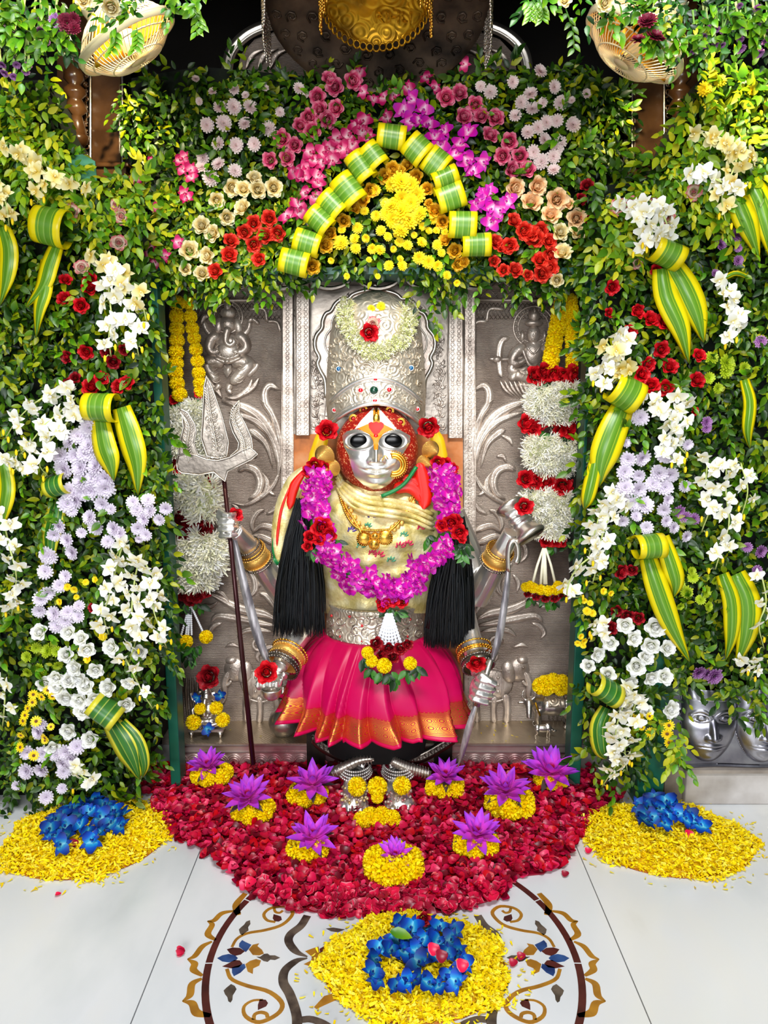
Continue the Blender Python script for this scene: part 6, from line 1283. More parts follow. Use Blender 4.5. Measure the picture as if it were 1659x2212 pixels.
d0, d1 = P(1098, 1088, -.30), P(1148, 1160, -.345); ax = d1-d0; ln = ax.length; Md = Matrix.Translation(d0) @ ax.to_track_quat('Z', 'Y').to_matrix().to_4x4(); ss = S(1120, 1125, -.32)
mb = MB(); mb.lathe([(0, 0), (30*ss, 0), (33*ss, .003), (33*ss, .010), (28*ss, .018), (16*ss, ln*.36), (9*ss, ln*.5), (16*ss, ln*.64), (28*ss, ln-.018), (35*ss, ln-.010), (35*ss, ln-.003), (32*ss, ln), (0, ln)], 36, Md); child('drum_body', mb, SILVER, dr)
mb = MB(); mb.lathe([(31*ss, ln+.0005), (30*ss, ln+.002), (0, ln+.002)], 36, Md, cap=False); child('drum_skin', mb, SILVER_DARK, dr)
bw = thing('silver_bowl', 'small silver bowl in the lower left hand of the statue, under a red rose', 'bowl', P(586, 1500, -.38))
mb = MB(); Mb = Matrix.Translation(P(587, 1510, -.385)); ss = S(587, 1500, -.385); mb.lathe([(0, 0), (12*ss, .001), (19*ss, .010), (22*ss, .026), (23*ss, .030), (21*ss, .029), (17*ss, .014), (0, .006)], 28, Mb, cap=False); child('bowl_body', mb, SILVER, bw)
pt = thing('silver_pot', 'round silver water pot standing on the ledge left of the skirt', 'pot', V3((P(613, 1590, -.095).x, -.095, .081)))
r_ = 33*S(613, 1570, -.095); mb = MB(); mb.lathe([(0, 0), (r_*.55, 0), (r_*.9, r_*.4), (r_, r_*.85), (r_*.85, r_*1.35), (r_*.5, r_*1.7), (r_*.3, r_*1.9), (r_*.28, r_*2.3), (r_*.42, r_*2.5), (r_*.44, r_*2.56), (r_*.25, r_*2.45), (r_*.2, r_*1.9)], 32, Matrix.Translation(pt.location), cap=False); child('pot_body', mb, SILVER, pt)
mb = MB(); mb.tube([pt.location + V3((0, 0, r_*2.2)), pt.location + V3((.002, -.002, r_*3.3))], [.006, .009], 10); child('spout', mb, SILVER, pt)
# gold necklace
nk = thing('gold_necklace', 'gold necklace with two round medallions on the brocade bodice', 'necklace', P(810, 1165, -.30))
for pth in (([(727, 1042), (738, 1085), (756, 1125), (778, 1143), (808, 1146)]), ([(905, 1042), (892, 1085), (868, 1120), (845, 1142), (812, 1146)]), ([(734, 1050), (748, 1095), (766, 1125), (780, 1150)]), ([(897, 1060), (880, 1100), (860, 1130), (838, 1150)])):
    mb = MB()
    for p in spline(pth, 40): mb.ell(P(p[0], p[1], TY(*p)-.010), (.0038,)*3, n=7, k=5)
    child('bead_chain', mb, GOLD, nk)
for pth in (([(745, 1070), (757, 1105), (772, 1130), (790, 1142)]), ([(892, 1075), (880, 1105), (862, 1128), (848, 1140)])):
    mb = MB()
    for i, p in enumerate(spline(pth, 12)): mb.ell(P(p[0]+(4 if i % 2 else -4), p[1]+3, TY(*p)-.009), (.007, .003, .008), n=8, k=5)
    child('filigree_plate', mb, GOLD_SATIN, nk)
for x, y, r in ((787, 1163, 17), (832, 1161, 17), (808, 1176, 12), (810, 1158, 9)):
    ss = S(x, y, -.3); mb = MB(); Mq = Matrix.Translation(P(x, y, TY(x, y)-.008)) @ frame((0, -1, .1)).to_4x4(); mb.lathe([(r*ss, 0), (r*ss, .003), (r*ss*.8, .005), (r*ss*.4, .008), (0, .009)], 24, Mq)
    for rg, nk_ in ((.92, 22), (.65, 16), (.4, 10)):
        for k in range(nk_): mb.ell(Mq @ V3((r*ss*rg*math.cos(2*PI*k/nk_), r*ss*rg*math.sin(2*PI*k/nk_), .0035+.005*(1-rg))), (.0016,)*3, n=6, k=4)
    child('medallion', mb, GOLD, nk)
# ============================================================ GARLANDS
def tuft(root, x, y, Y, n=7, sz=.03, m=LEAF_DARK, name='leaf_tuft', spread=2.6, a0=None):
    mb = MB()
    for k in range(n):
        a = (a0 if a0 is not None else -PI/2)+random.uniform(-spread, spread)*.6; dr = np.array([[math.cos(a), random.uniform(-.5, .1), math.sin(a)]]); M = Matrix(frames(dr, np.array([[random.uniform(-.4, .4), -1, .3]]), [sz*random.uniform(.7, 1.2)])[0].tolist())
        o_ = P(x+random.uniform(-6, 6), y+random.uniform(-4, 4), Y); mb.add([o_ + M @ V3(v) for v in LEAFP.v], LEAFP.f, LEAFP.t, LEAFP.u)
    return child(name, mb, m, root)
og = thing('orchid_garland', 'thick purple orchid garland with red roses hung around the statue neck', 'garland', P(845, 1300, -.30))
GL = spline(pp('688,1030 676,1065 682,1105 690,1150 722,1205 770,1248 815,1272 852,1280'), 60); GR = spline(pp('958,1025 962,1060 962,1105 965,1150 942,1195 905,1232 880,1262 852,1280'), 60)
def gY(y): return float(np.interp(y, [1000, 1100, 1200, 1300], [-.235, -.265, -.30, -.31]))
for Gp in (GL, GR):
    mb = MB(); mb.tube([P(p[0], p[1], gY(p[1])) for p in Gp], .020, 8); child('inner_cord', mb, LEAF_DARK, og)
    for i in range(0, 60, 1):
        x, y = Gp[i]
        if (1128 < y < 1178): continue
        for k in range(2):
            a = random.uniform(-PI*.95, -PI*.05) if k else random.uniform(0, 2*PI); rr_ = random.uniform(8, 29); d = V3((math.cos(a)*rr_/30, -abs(math.sin(a))-.35, math.sin(a+1)*.5))
            s = S(x, y, gY(y)); fl('purple_orchid', P(x+math.cos(a)*rr_, y+math.sin(a*1.7)*rr_*.8, gY(y)-.025-.02*(1-rr_/30)) - og.location, d, 20*s*random.uniform(.85, 1.1), og, 'orchid_blossom')
for x, y, r in pp('695,1140,24 670,1160,15 712,1155,17 690,1165,14 975,1130,20 955,1135,14 992,1150,18 985,1125,15 998,1165,10 665,1180,12'): fl('red_rose', P(x, y, gY(y)-.04)-og.location, V3((random.uniform(-.4, .4), -1, random.uniform(-.2, .4))), r*S(x, y, -.3), og, 'red_rose_bloom')
for x, y, r in pp('680,1005,18 700,1010,15 665,1018,14 945,1000,16 962,1003,16 978,1012,13 850,1295,16 835,1302,13 868,1300,14 825,1312,11 820,1300,10'): fl('red_rose', P(x, y, gY(y)-.03)-og.location, V3((random.uniform(-.4, .4), -1, random.uniform(-.2, .4))), r*S(x, y, -.3), og, 'red_rose_bloom')
for x, y in pp('700,1178 725,1170 680,1190 925,1160 990,1185 1000,1200 690,1028 965,1018 840,1318 855,1322 1005,1180'): tuft(og, x, y, gY(y)-.02, 8, .03, LEAF_DARK)
# bead tassel and pendant
tp = thing('bead_tassel', 'white bead tassel with roses, marigolds and leaves hanging from the garland', 'tassel', P(842, 1325, -.31))
for k in range(7):
    mb = MB(); xe = 812+k*9.5; ye = 1400+10*math.sin(PI*k/6)
    for i in range(12): t = i/11; x = 840+(k-3)*2+(xe-840-(k-3)*2)*t; y = 1328+(ye-1328)*t; mb.ell(P(x, y, -.335-.03*t), (.0047, .0047, .0050), n=8, k=6)
    child('bead_string', mb, M_BEADW, tp)
for x, y, r in pp('812,1390,13 826,1412,14 848,1418,14 865,1400,13 880,1392,11 840,1400,13 805,1402,9'): fl('dark_red_rose', P(x, y, -.375)-tp.location, V3((random.uniform(-.4, .4), -1, random.uniform(-.2, .4))), r*1.15*S(x, y, -.37), tp, 'dark_red_rose_bloom')
for x, y, r in pp('794,1410,14 803,1428,14 830,1438,17 886,1433,15'): fl('marigold', P(x, y, -.39)-tp.location, V3((0, -1, .2)), r*S(x, y, -.39), tp, 'marigold_bloom')
for x, y in pp('785,1425 800,1448 840,1455 850,1465 880,1452 905,1442 820,1455'): tuft(tp, x, y, -.385, 6, .03, LEAF_DARK, spread=1.5)
# crown flowers
jg = thing('jasmine_string', 'cream jasmine flower string looped over the front of the crown', 'garland', CS(812, 765, .01))
jp = spline(pp('748,655 745,690 765,730 800,760 835,755 868,735 884,700 882,660'), 90); locs = []; dirs = []; nors = []; scs = []
for p in jp:
    for k in range(17):
        a = random.uniform(0, 6.28); r_ = 17*math.sqrt(random.random()); x = p[0]+r_*math.cos(a); y = p[1]+r_*math.sin(a); locs.append(CS(x, y, .004+.012*random.random()) if abs(x-CWX) < cw(y)*.97 else P(x, y, -.16)); dirs.append((math.cos(a), -random.uniform(.2, 1.4), -math.sin(a))); nors.append((random.gauss(0, 1), -1, random.gauss(0, 1))); scs.append(.0105*random.uniform(.7, 1.2))
jb = MB(); jb.add(*petal(1, .34, .3, .5, .1, 'strap', 2, 1)); jb.add(*petal(.9, .3, .7, -.5, .1, 'strap', 2, 1, az=.8)); jb.add(*petal(.9, .3, .7, -.5, .1, 'strap', 2, 1, az=-.8))
stuff(merged('jasmine_buds', jb, frames(np.array(dirs), np.array(nors), scs), np.array([tuple(v) for v in locs]), M_JAS, jg, np.array(jg.location)))
cluster('red_rose', pp('797,718,19'), -.275, 19, 'tucked in the jasmine on the crown')
cluster('blush_rose', pp('806,700,14'), -.262, 14, 'behind the red rose on the crown', 'pale peach flower')
cluster('yellow_chrysanthemum', pp('802,668,10 823,662,11'), -.235, 10, 'at the top of the crown', 'yellow chrysanthemum')
cluster('red_rose', pp('706,931,22'), -.235, 22, 'at the left temple of the statue', 'bright red rose')
cluster('red_rose', pp('925,921,22'), -.235, 22, 'at the right temple of the statue', 'bright red rose')
cluster('red_rose', pp('508,1112,15'), -.345, 15, 'on the raised left fist of the statue', 'bright red rose')
cluster('red_rose', pp('1132,1094,20'), -.36, 20, 'on the hourglass drum', 'bright red rose')
cluster('red_rose', pp('576,1452,23'), -.40, 23, 'in the silver bowl', 'bright red rose', face=(0, -.9, .5))
cluster('red_rose', pp('1029,1432,19'), -.38, 19, 'on the lower right fist of the statue', 'bright red rose')
# hanging side garlands
def tube_band(root, cx, cy, w, h, Y, n=520, part='white_flower_band', m=M_TUBE, L_=.022):
    s = S(cx, cy, Y); c = P(cx, cy, Y); mb = MB(); mb.ell(c, (w*.36*s, .02, h*.42*s)); child('green_core', mb, mat_core, root)
    locs = []; dirs = []; nors = []; scs = []
    for k in range(n):
        a = random.uniform(0, 2*PI); v = random.uniform(-1, 1); x = math.cos(a)*w*.36*s*math.sqrt(1-.35*v*v); y = math.sin(a)*.032; z = v*h*.45*s; 
        if y > .01: y = -y
        locs.append((c.x+x, c.y+y, c.z+z)); dirs.append((x/(w*.4*s)+random.gauss(0, .55), y/.03*.9+random.gauss(0, .3), random.gauss(0, .6)+v*.4)); nors.append((random.gauss(0, 1), -1, random.gauss(0, 1))); scs.append(L_*random.uniform(.7, 1.25))
    jb = MB(); jb.add(*petal(1, .13, .1, .35, .1, 'strap', 3, 1)); jb.add(*petal(.85, .12, .1, .5, .1, 'strap', 3, 1, az=.55)); jb.add(*petal(.85, .12, .2, .4, .1, 'strap', 3, 1, az=-.6))
    return stuff(merged(part, jb, frames(np.array(dirs), np.array(nors), scs), np.array(locs), m, root, np.array(root.location)))
mat_core = mat('green_core', '#cfd69a', .7)
def strand(root, path, r, Y, n, kind='marigold'):
    for p in spline(path, n): fl(kind, P(p[0], p[1], Y)-root.location, V3((random.uniform(-.3, .3), -1, random.uniform(-.3, .3))), r*S(p[0], p[1], Y), root, 'marigold_bloom')
gl = thing('hanging_garland', 'long garland of marigolds, white petals and red roses at the left of the alcove', 'garland', P(425, 650, -.12), 'long garlands hanging in the alcove')
strand(gl, pp('383,655 382,700 382,740 380,780 380,815 388,852'), 17, -.12, 9); strand(gl, pp('408,655 414,700 420,735 426,775 430,815 434,845'), 15, -.115, 9)
for x, y in pp('375,872 400,876 425,880 440,868 385,880 410,870 430,885'): tuft(gl, x, y, -.12, 6, .035, LEAF_DARK)
for x, y, r in pp('375,864,11 430,850,11'): fl('red_rose', P(x, y, -.12)-gl.location, V3((0, -1, 0)), r*S(x, y, -.12), gl, 'red_rose_bloom')
tube_band(gl, 385, 908, 78, 54, -.12); tube_band(gl, 388, 955, 72, 60, -.12); tube_band(gl, 425, 900, 50, 70, -.11); tube_band(gl, 440, 950, 55, 70, -.11)
for x, y, r in pp('368,1000,17 385,1008,15 436,985,18 410,1000,14 395,1115,20 380,1130,20 425,1120,20 440,1140,18 395,1145,22 415,1150,18 375,1150,14 450,1110,14 400,1070,16 430,1065,16 385,1090,18 440,1090,15 395,1045,14 455,1040,13 400,1285,16 425,1282,19 380,1280,12 445,1278,12 410,1295,14'): fl('dark_red_rose' if y > 1060 else 'red_rose', P(x, y, -.125)-gl.location, V3((random.uniform(-.5, .5), -1, random.uniform(-.4, .2))), r*1.1*S(x, y, -.12), gl, 'red_rose_bloom')
tube_band(gl, 398, 1060, 88, 84, -.13, 260, L_=.034); tube_band(gl, 440, 1075, 70, 100, -.13, 200, L_=.034); tube_band(gl, 405, 1195, 88, 70, -.13, 420, L_=.03); tube_band(gl, 450, 1190, 80, 84, -.135, 420, L_=.03); tube_band(gl, 425, 1238, 100, 60, -.13, 420, L_=.03)
for x, y in pp('365,1155 440,1160 400,1165 400,1305 430,1308 370,1170 380,1000 372,1130'): tuft(gl, x, y, -.12, 6, .03, LEAF_DARK)
for x0, x1 in ((408, 392), (408, 402), (410, 407), (412, 414), (414, 437)):
    mb = MB()
    for i in range(14): t = i/13; mb.ell(P(x0+(x1-x0)*t, 1312+(1372 if x1 < 430 else 1362-0) * 0 + (58 if x1 < 430 else 50)*t, -.12), (.0035, .0035, .0042), n=7, k=5)
    child('bead_string', mb, M_BEADW, gl)
for x, y, r in pp('382,1384,15 402,1386,15 445,1376,15 372,1378,9'): fl('marigold', P(x, y, -.135)-gl.location, V3((0, -1, .1)), r*S(x, y, -.13), gl, 'marigold_bloom')
for x, y in pp('375,1400 395,1405 415,1400 430,1395 412,1420 380,1395'): tuft(gl, x, y, -.125, 6, .032, LEAF_DARK, spread=1.4)
gr = thing('hanging_garland', 'long garland of marigolds, white petals and red roses at the right of the alcove', 'garland', P(1215, 650, -.12), 'long garlands hanging in the alcove')
strand(gr, pp('1215,650 1207,690 1200,725 1193,760 1188,792'), 19, -.12, 10); strand(gr, pp('1232,650 1235,690 1236,725 1238,760 1238,792'), 17, -.12, 10)
for x, y, r in pp('1155,812,20 1175,805,20 1195,808,17 1215,812,18 1240,812,22 1255,822,16 1135,915,19 1150,925,17 1185,908,14 1230,920,25 1248,938,17 1210,930,14 1165,918,13 1135,1035,18 1155,1040,18 1185,1022,15 1180,1042,18 1215,1050,20 1238,1055,18 1254,1062,12 1170,1020,11 1180,1168,14 1200,1165,16 1212,1170,12 1190,1160,12'): fl('red_rose', P(x, y, -.135)-gr.location, V3((random.uniform(-.5, .5), -1, random.uniform(-.4, .3))), r*1.1*S(x, y, -.13), gr, 'red_rose_bloom')
for cx, cy, w_, h_ in ((1175, 868, 90, 74), (1228, 865, 84, 80), (1200, 885, 100, 60), (1170, 975, 90, 74), (1222, 985, 84, 74), (1195, 1000, 90, 50), (1160, 1085, 84, 60), (1205, 1095, 90, 66), (1190, 1130, 84, 60)): tube_band(gr, cx, cy, w_, h_, -.125, 430, L_=.021)
for x, y in pp('1180,828 1205,832 1230,838 1190,940 1215,948 1180,935 1150,1050 1240,1075 1195,1178'): tuft(gr, x, y, -.13, 6, .03, LEAF_DARK)
for x1 in (1150, 1168, 1180, 1200, 1176):
    mb = MB(); mb.tube([P(1176+(x1-1176)*.1, 1184, -.14), P(1176+(x1-1176)*.6, 1222, -.145), P(x1, 1262, -.15)], [.003, .0038, .0045], 6)
    child('thread', mb, M_TUBE, gr)
for x, y, r in pp('1136,1268,11 1152,1270,12 1168,1274,12 1184,1276,12 1200,1274,12 1214,1270,12 1222,1276,9 1205,1264,10 1145,1262,8'): fl('marigold', P(x, y, -.16)-gr.location, V3((0, -1, .2)), r*S(x, y, -.15), gr, 'marigold_bloom')
for x, y, r in pp('1140,1282,9 1158,1288,10 1178,1292,10 1198,1292,10 1215,1286,9'): fl('dark_red_rose', P(x, y, -.15)-gr.location, V3((0, -1, -.2)), r*S(x, y, -.15), gr, 'red_rose_bloom')
for x, y in pp('1150,1292 1175,1298 1200,1298'): tuft(gr, x, y, -.14, 5, .026, LEAF_DARK, spread=1.4)

# ============================================================ THINGS ON THE LEDGE
LZ1 = .081
gs = thing('elephant_headed_figurine', 'small silver elephant-headed figurine on a stool at the left end of the ledge', 'figurine', V3((P(450, 1590, -.09).x, -.09, LZ1)))
mb = MB(); gx = gs.location.x; u = S(450, 1550, -.09)
def gp(dx, dz, dy=0): return V3((gx+dx*u, -.09+dy, LZ1+dz*u))
mb.ell(gp(0, 52), (22*u, .022, 20*u)); mb.ell(gp(0, 85), (13*u, .018, 15*u)); mb.ell(gp(0, 98), (8*u, .012, 9*u)); mb.ell(gp(-15, 85), (9*u, .006, 12*u)); mb.ell(gp(15, 85), (9*u, .006, 12*u)); mb.ell(gp(0, 32), (32*u, .026, 13*u))
mb.tube([gp(0, 84, -.02), gp(-1, 66, -.032), gp(0, 52, -.036), gp(7, 48, -.034), gp(8, 54, -.034)], [.010, .008, .007, .0055, .004], 8)
for sg in (-1, 1): mb.tube([gp(sg*18, 66), gp(sg*30, 56, -.012), gp(sg*24, 44, -.028)], [.009, .008, .007], 8); mb.tube([gp(sg*18, 68), gp(sg*32, 78), gp(sg*34, 92)], [.008, .006, .005], 8); mb.tube([gp(sg*10, 34, -.015), gp(sg*30, 30, -.025), gp(sg*8, 26, -.034)], [.011, .011, .008], 8)
o = remeshed('body', mb, SILVER, .0022, gs, 2)
mb = MB(); mb.box(gp(-38, 14, -.035), gp(38, 20, .030)); child('stool_top', mb, SILVER, gs, False)
for sx in (-1, 1):
    for dy in (-.030, .022): mb = MB(); mb.lathe([(.005, 0), (.004, 4*u), (.009, 14*u)], 8, Matrix.Translation(gp(sx*31, 0, dy))); child('stool_leg', mb, SILVER, gs)
for i, (x, y, r, lab) in enumerate(((432, 1531, 13, 'marigold at the left shoulder of the small figurine'), (467, 1529, 15, 'marigold at the right shoulder of the small figurine'), (418, 1560, 17, 'marigold at the left knee of the small figurine'), (481, 1555, 16, 'marigold at the right knee of the small figurine'))):
    o = fl('marigold', P(x, y, -.135), V3((0, -1, .3)), r*S(x, y, -.13)); tag(o, lab, 'flower')
cluster('blue_orchid', pp('425,1508,14 474,1500,15 450,1576,17'), -.14, 15, 'around the small silver figurine')
cluster('dark_red_rose', pp('452,1462,24'), -.12, 24, 'above the head of the small figurine', 'dark red rose')
# cow and calf
def beast(name, label, u, ox, oy, oz, voxel, group=None, cow=True):
    root = thing(name, label, name.replace('silver_', ''), V3((ox, oy, oz)), group); mb = MB(); g = lambda x, y, z: V3((ox+x*u, oy+y*u, oz+z*u))
    mb.ell(g(0, 0, 62), (46*u, 20*u, 23*u)); mb.ell(g(-30, 0, 64), (20*u, 19*u, 25*u)); mb.ell(g(32, 0, 66), (19*u, 18*u, 22*u)); mb.ell(g(-26, 0, 84), (13*u, 9*u, 9*u))
    for x, y, k in ((-36, -11, 1), (-28, 11, 1), (36, -10, -1), (30, 11, -1)):
        if k == 1: mb.tube([g(x, y, 58), g(x-2, y, 34), g(x+1, y, 18), g(x, y, 4), g(x-4, y, 1)], [10*u, 6.5*u, 4.5*u, 4.5*u, 5.5*u], 8)
        else: mb.tube([g(x, y, 62), g(x-4, y, 40), g(x+9, y, 24), g(x+5, y, 8), g(x+1, y, 1)], [13*u, 9*u, 4.5*u, 4*u, 5.5*u], 8)
    if cow:
        mb.tube([g(-34, -4, 72), g(-48, -10, 78), g(-58, -18, 82)], [17*u, 13*u, 10*u], 10); mb.ell(g(-62, -24, 76), (10*u, 11*u, 14*u)); mb.tube([g(-62, -28, 78), g(-63, -36, 58), g(-63, -38, 48)], [9*u, 6.5*u, 6*u], 8)
        for s_ in (-1, 1): mb.tube([g(-62+s_*7, -22, 86), g(-62+s_*15, -22, 94), g(-62+s_*14, -22, 106), g(-62+s_*9, -22, 112)], [3.6*u, 3.2*u, 2.4*u, 1.2*u], 6); mb.tube([g(-62+s_*8, -22, 80), g(-62+s_*24, -18, 78)], [3*u, 4*u], 6)
        mb.tube([g(48, 0, 76), g(56, 4, 60), g(55, 2, 30), g(54, 0, 22)], [3*u, 2.2*u, 2*u, 3.4*u], 6)
    else:
        mb.tube([g(-30, 0, 68), g(-50, 0, 60), g(-60, 0, 50)], [13*u, 9*u, 7*u], 8); mb.ell(g(-66, 0, 48), (14*u, 8*u, 8*u)); mb.tube([g(-58, -5, 54), g(-50, -13, 58)], [3*u, 3*u], 6); mb.tube([g(-58, 5, 54), g(-50, 13, 58)], [3*u, 3*u], 6); mb.tube([g(46, 0, 74), g(60, 0, 90), g(58, 0, 104), g(48, 0, 104)], [3.4*u, 2.6*u, 2.4*u, 3*u], 6)
    remeshed('body', mb, SILVER, voxel, root, 2); return root, g
ux = S(1190, 1540, -.08)*.93; cwx = P(1192, 1600, -.075).x
cow, g = beast('silver_cow', 'silver cow figurine with a patterned saddle cloth at the right end of the ledge', ux, cwx, -.075, LZ1, .0028)
mb = MB(); V = []
for j in range(9):
    for i in range(13): a = -1.35+2.7*j/8; V.append(g(-16+3.3*i, -22.5*math.sin(a)*1.02, 62+24.6*math.cos(a)))
mb.add(V, [(j*13+i, j*13+i+1, (j+1)*13+i+1, (j+1)*13+i) for j in range(8) for i in range(12)]); o = child('saddle_cloth', mb, SILVER_EMBOSS, cow); md = o.modifiers.new('t', 'SOLIDIFY'); md.thickness = .003
mb = MB(); mb.tube([g(-46, -22, 80), g(-42, -24, 66), g(-36, -22, 52), g(-34, -18, 46)], 2.4*ux, 7); child('collar', mb, GOLD_DARK, cow)
cu = ux*.40; calf, g2 = beast('silver_calf', 'tiny silver calf figurine standing beneath the cow', cu, P(1172, 1600, -.128).x, -.126, LZ1, .0013, cow=False)
calf.scale = (-1, 1, 1)
def marigold_lump(name, label, cx, cy, w, h, Y, r, n, zbase=None, group=None, cat='flower cushion', rows=2):
    """a short marigold string curled up into a cushion: balls packed in an ellipse"""
    root = thing(name, label, cat, P(cx, cy, Y) if zbase is None else V3((P(cx, cy, Y).x, Y, zbase)), group); s = S(cx, cy, Y)
    for k in range(n):
        a = 2*PI*k/n; fl('marigold', V3((w*.5*s*math.cos(a)*.72, -abs(w)*.32*s*math.sin(a)*.72, (0 if zbase is None else r*s*.75) + h*.12*s*math.sin(a*2))), V3((math.cos(a), -math.sin(a)-.2, .6)), r*s, root, 'marigold_bloom')
    return root
ml = thing('marigold_cushion', 'yellow marigold cushion lying on the back of the silver cow', 'flower cushion', P(1195, 1480, -.085))
for x, y, r in pp('1168,1482,19 1186,1478,21 1206,1478,21 1222,1482,18 1176,1472,14 1196,1468,15 1215,1470,14 1180,1490,14 1210,1490,14'): fl('marigold', P(x, y, -.10)-ml.location, V3((random.uniform(-.5, .5), -1, .5)), r*S(x, y, -.1), ml, 'marigold_bloom')
# scattered bits on the ledge
mb = MB(); sp_ = MB(); sp_.add(*petal(.9, .4, .1, .3, .1, 'fan', 2, 1))
L_ = [F(x, y, LZ1+.001) for x, y in pp('1072,1580 1085,1562 1068,1590 1090,1570 1100,1595 1110,1590 1120,1592 1128,1562 1060,1600 1055,1570 495,1577 1095,1600 1145,1590 560,1590 1040,1585')]
R_ = frames(RNG.normal(size=(15, 3))*[1, 1, .1], np.tile([0., 0., 1.], (15, 1)), np.full(15, .010)); o = merged('scattered_yellow_petals', sp_, R_, np.array([tuple(v) for v in L_]), M_SHRED); tag(o, 'loose yellow petals scattered on the silver ledge', 'petals', kind='stuff')
# pedestal and silver face plaque on the right
pd = thing('marble_pedestal', 'low grey marble pedestal under the silver face plaque', 'pedestal', P(1480, 1735, -.35))
x0 = P(1482, 1700, -.35).x; mb = MB(); mb.box((x0, -.35, 0), (1.35, -.20, .100)); o = child('block', mb, mat('pedestal_marble', '#b8b4b0', .25, noise=(6, [(.3, '#8e8378'), (.6, '#cfcac6')])), pd, False); md = o.modifiers.new('b', 'BEVEL'); md.width = .005; md.segments = 2
mb = MB(); mb.box((x0-.05, -.33, 0), (x0-.001, -.20, .098)); child('side_block', mb, MARBLE_GREY, pd, False); mb = MB(); mb.box((x0-.004, -.356, .094), (1.35, -.2, .104)); child('edge_strip', mb, MARBLE_GREY, pd, False)
fpq = thing('silver_face_plaque', 'dark silver plaque embossed with a row of calm faces on the marble pedestal', 'plaque', P(1550, 1662, -.34))
mb = MB(); V = []; nx, ny = 230, 130; z0_ = .105; xL = P(1450, 1600, -.34).x; Wp = .55; Hp = P(1500, 1490, -.34).z - z0_
ufx = S(1535, 1570, -.34)
fcs = [P(1535, 1575, -.34).x + k*.142 for k in range(4)]
def faceh(x, z):
    best = 0
    for fx in fcs:
        u = (x-fx)/.072; v = (z-.118*1-z0_)/.118 if False else (z-(z0_+.125))/.108; e = 1-u*u*(1+.28*(-v if v < 0 else 0))-max(v, -1.2)**2*(1 if v < 0 else .30)
        if e <= 0: continue
        h = .040*e**.55; px = u*72; py = v*100
        G = lambda cx, cy, rx, ry: math.exp(-((px-cx)/rx)**2-((py-cy)/ry)**2)
        h += .016*math.exp(-(px/7)**2)*max(0, min(1, (22-py)/50))*(1 if py > -32 else math.exp(-((py+32)/6)**2)) + .008*(G(-12, -30, 7, 6)+G(12, -30, 7, 6))
        for s_ in (-1, 1):
            r_ = math.hypot((px-s_*30)/21, (py-16)/9); h += -.008*G(s_*30, 14, 24, 16) + .007*G(s_*30, 16, 13, 7) + .003*math.exp(-((r_-1)/.16)**2); h += .003*math.exp(-((py-34+((px-s_*30)/12)**2*3)/2.6)**2)*(abs(px-s_*30) < 26); h += .002*math.exp(-((math.hypot(px-s_*30, py-16)-5)/1.5)**2)
        h += .006*G(0, -52, 20, 3.2) + .007*G(0, -60, 16, 4) - .005*G(0, -56, 22, 1.8) + .006*G(0, -84, 18, 12)
        if py > 60: h += .0006*math.sin(px*.35+py*.1)+.001
        best = max(best, h)
    return best
for j in range(ny+1):
    for i in range(nx+1):
        x = xL+Wp*i/nx; z = z0_+Hp*j/ny; V.append((x, -.335+.03*j/ny - faceh(x, z) - .003*math.sin(x*31+z*17) - (.004 if j < 3 else 0), z))
mb.add(V, [(j*(nx+1)+i, j*(nx+1)+i+1, (j+1)*(nx+1)+i+1, (j+1)*(nx+1)+i) for j in range(ny) for i in range(nx)])
o = child('embossed_sheet', mb, mat('tarnished_silver', '#8e8f9a', .30, .95, noise=(10, [(.3, '#6e6a78'), (.65, '#b4b4bc')])), fpq); md = o.modifiers.new('t', 'SOLIDIFY'); md.thickness = .004; md.offset = 1

# ============================================================ FLOOR FLOWERS
CP = pp('352,1650 330,1662 300,1698 322,1730 350,1775 375,1812 430,1840 480,1882 530,1922 560,1948 640,1972 720,1984 820,1982 905,1985 1000,1972 1088,1946 1112,1900 1190,1892 1242,1842 1258,1800 1300,1760 1345,1722 1300,1690 1270,1655 1240,1640 1000,1640 980,1650 700,1650 670,1640 380,1640')
def hcarp(x, y):  # heap height over the floor
    px = 829.5 + (x/(( y-CAM.y)*_cp + CAM.z*_sp))*FPX
    return .012
pet = MB(); pet.add(*petal(1, .98, -.3, 1.0, .26, 'round', 4, 2, -.5))
def carpet(n):
    locs = []; 
    while len(locs) < n:
        px, py = rnd_in(CP); 
        w = F(px, py, .008)
        if w.y > -.160 and (abs(w.x+.04) > .28 or w.y > -.06): continue
        locs.append((px, py))
    return locs
cl = carpet(5600); W = []
for px, py in cl:
    w = F(px, py, .0); edge = 0; h = .019*min(1, max(0, (w.y+.80)/.10))*min(1, max(.1, 1-abs(w.x)/.66)*1.8); z = random.uniform(.004, .008+h*.9); W.append((w.x+random.uniform(-.006, .006), w.y, z))
W = np.array(W); n = len(W)
dirs = RNG.normal(size=(n, 3))*[1, 1, .28]; nors = RNG.normal(size=(n, 3))*[.42, .42, .1] + [0, -.18, 1.0]; scs = RNG.uniform(.018, .030, n)
R_ = frames(dirs, nors, scs); score = -W[:, 1] + W[:, 2]*4; order = np.argsort(-score)
top = order[:300]; rest = order[300:]
o = merged('rose_petal_carpet', pet, R_[rest], W[rest], M_CARPET); bed = MB(); prism(bed, [(F(x*.96+820*.04, y*.97+1800*.03).x, F(x*.96+820*.04, y*.97+1800*.03).y) for x, y in CP], .0005, .004); build('petal_bed', bed, M_CARPET1, o, False); tag(o, 'carpet of crimson rose petals spread on the marble before the statue', 'petals', kind='stuff')
pme = [pet.mesh('rose_petal', M_CARPET1)]
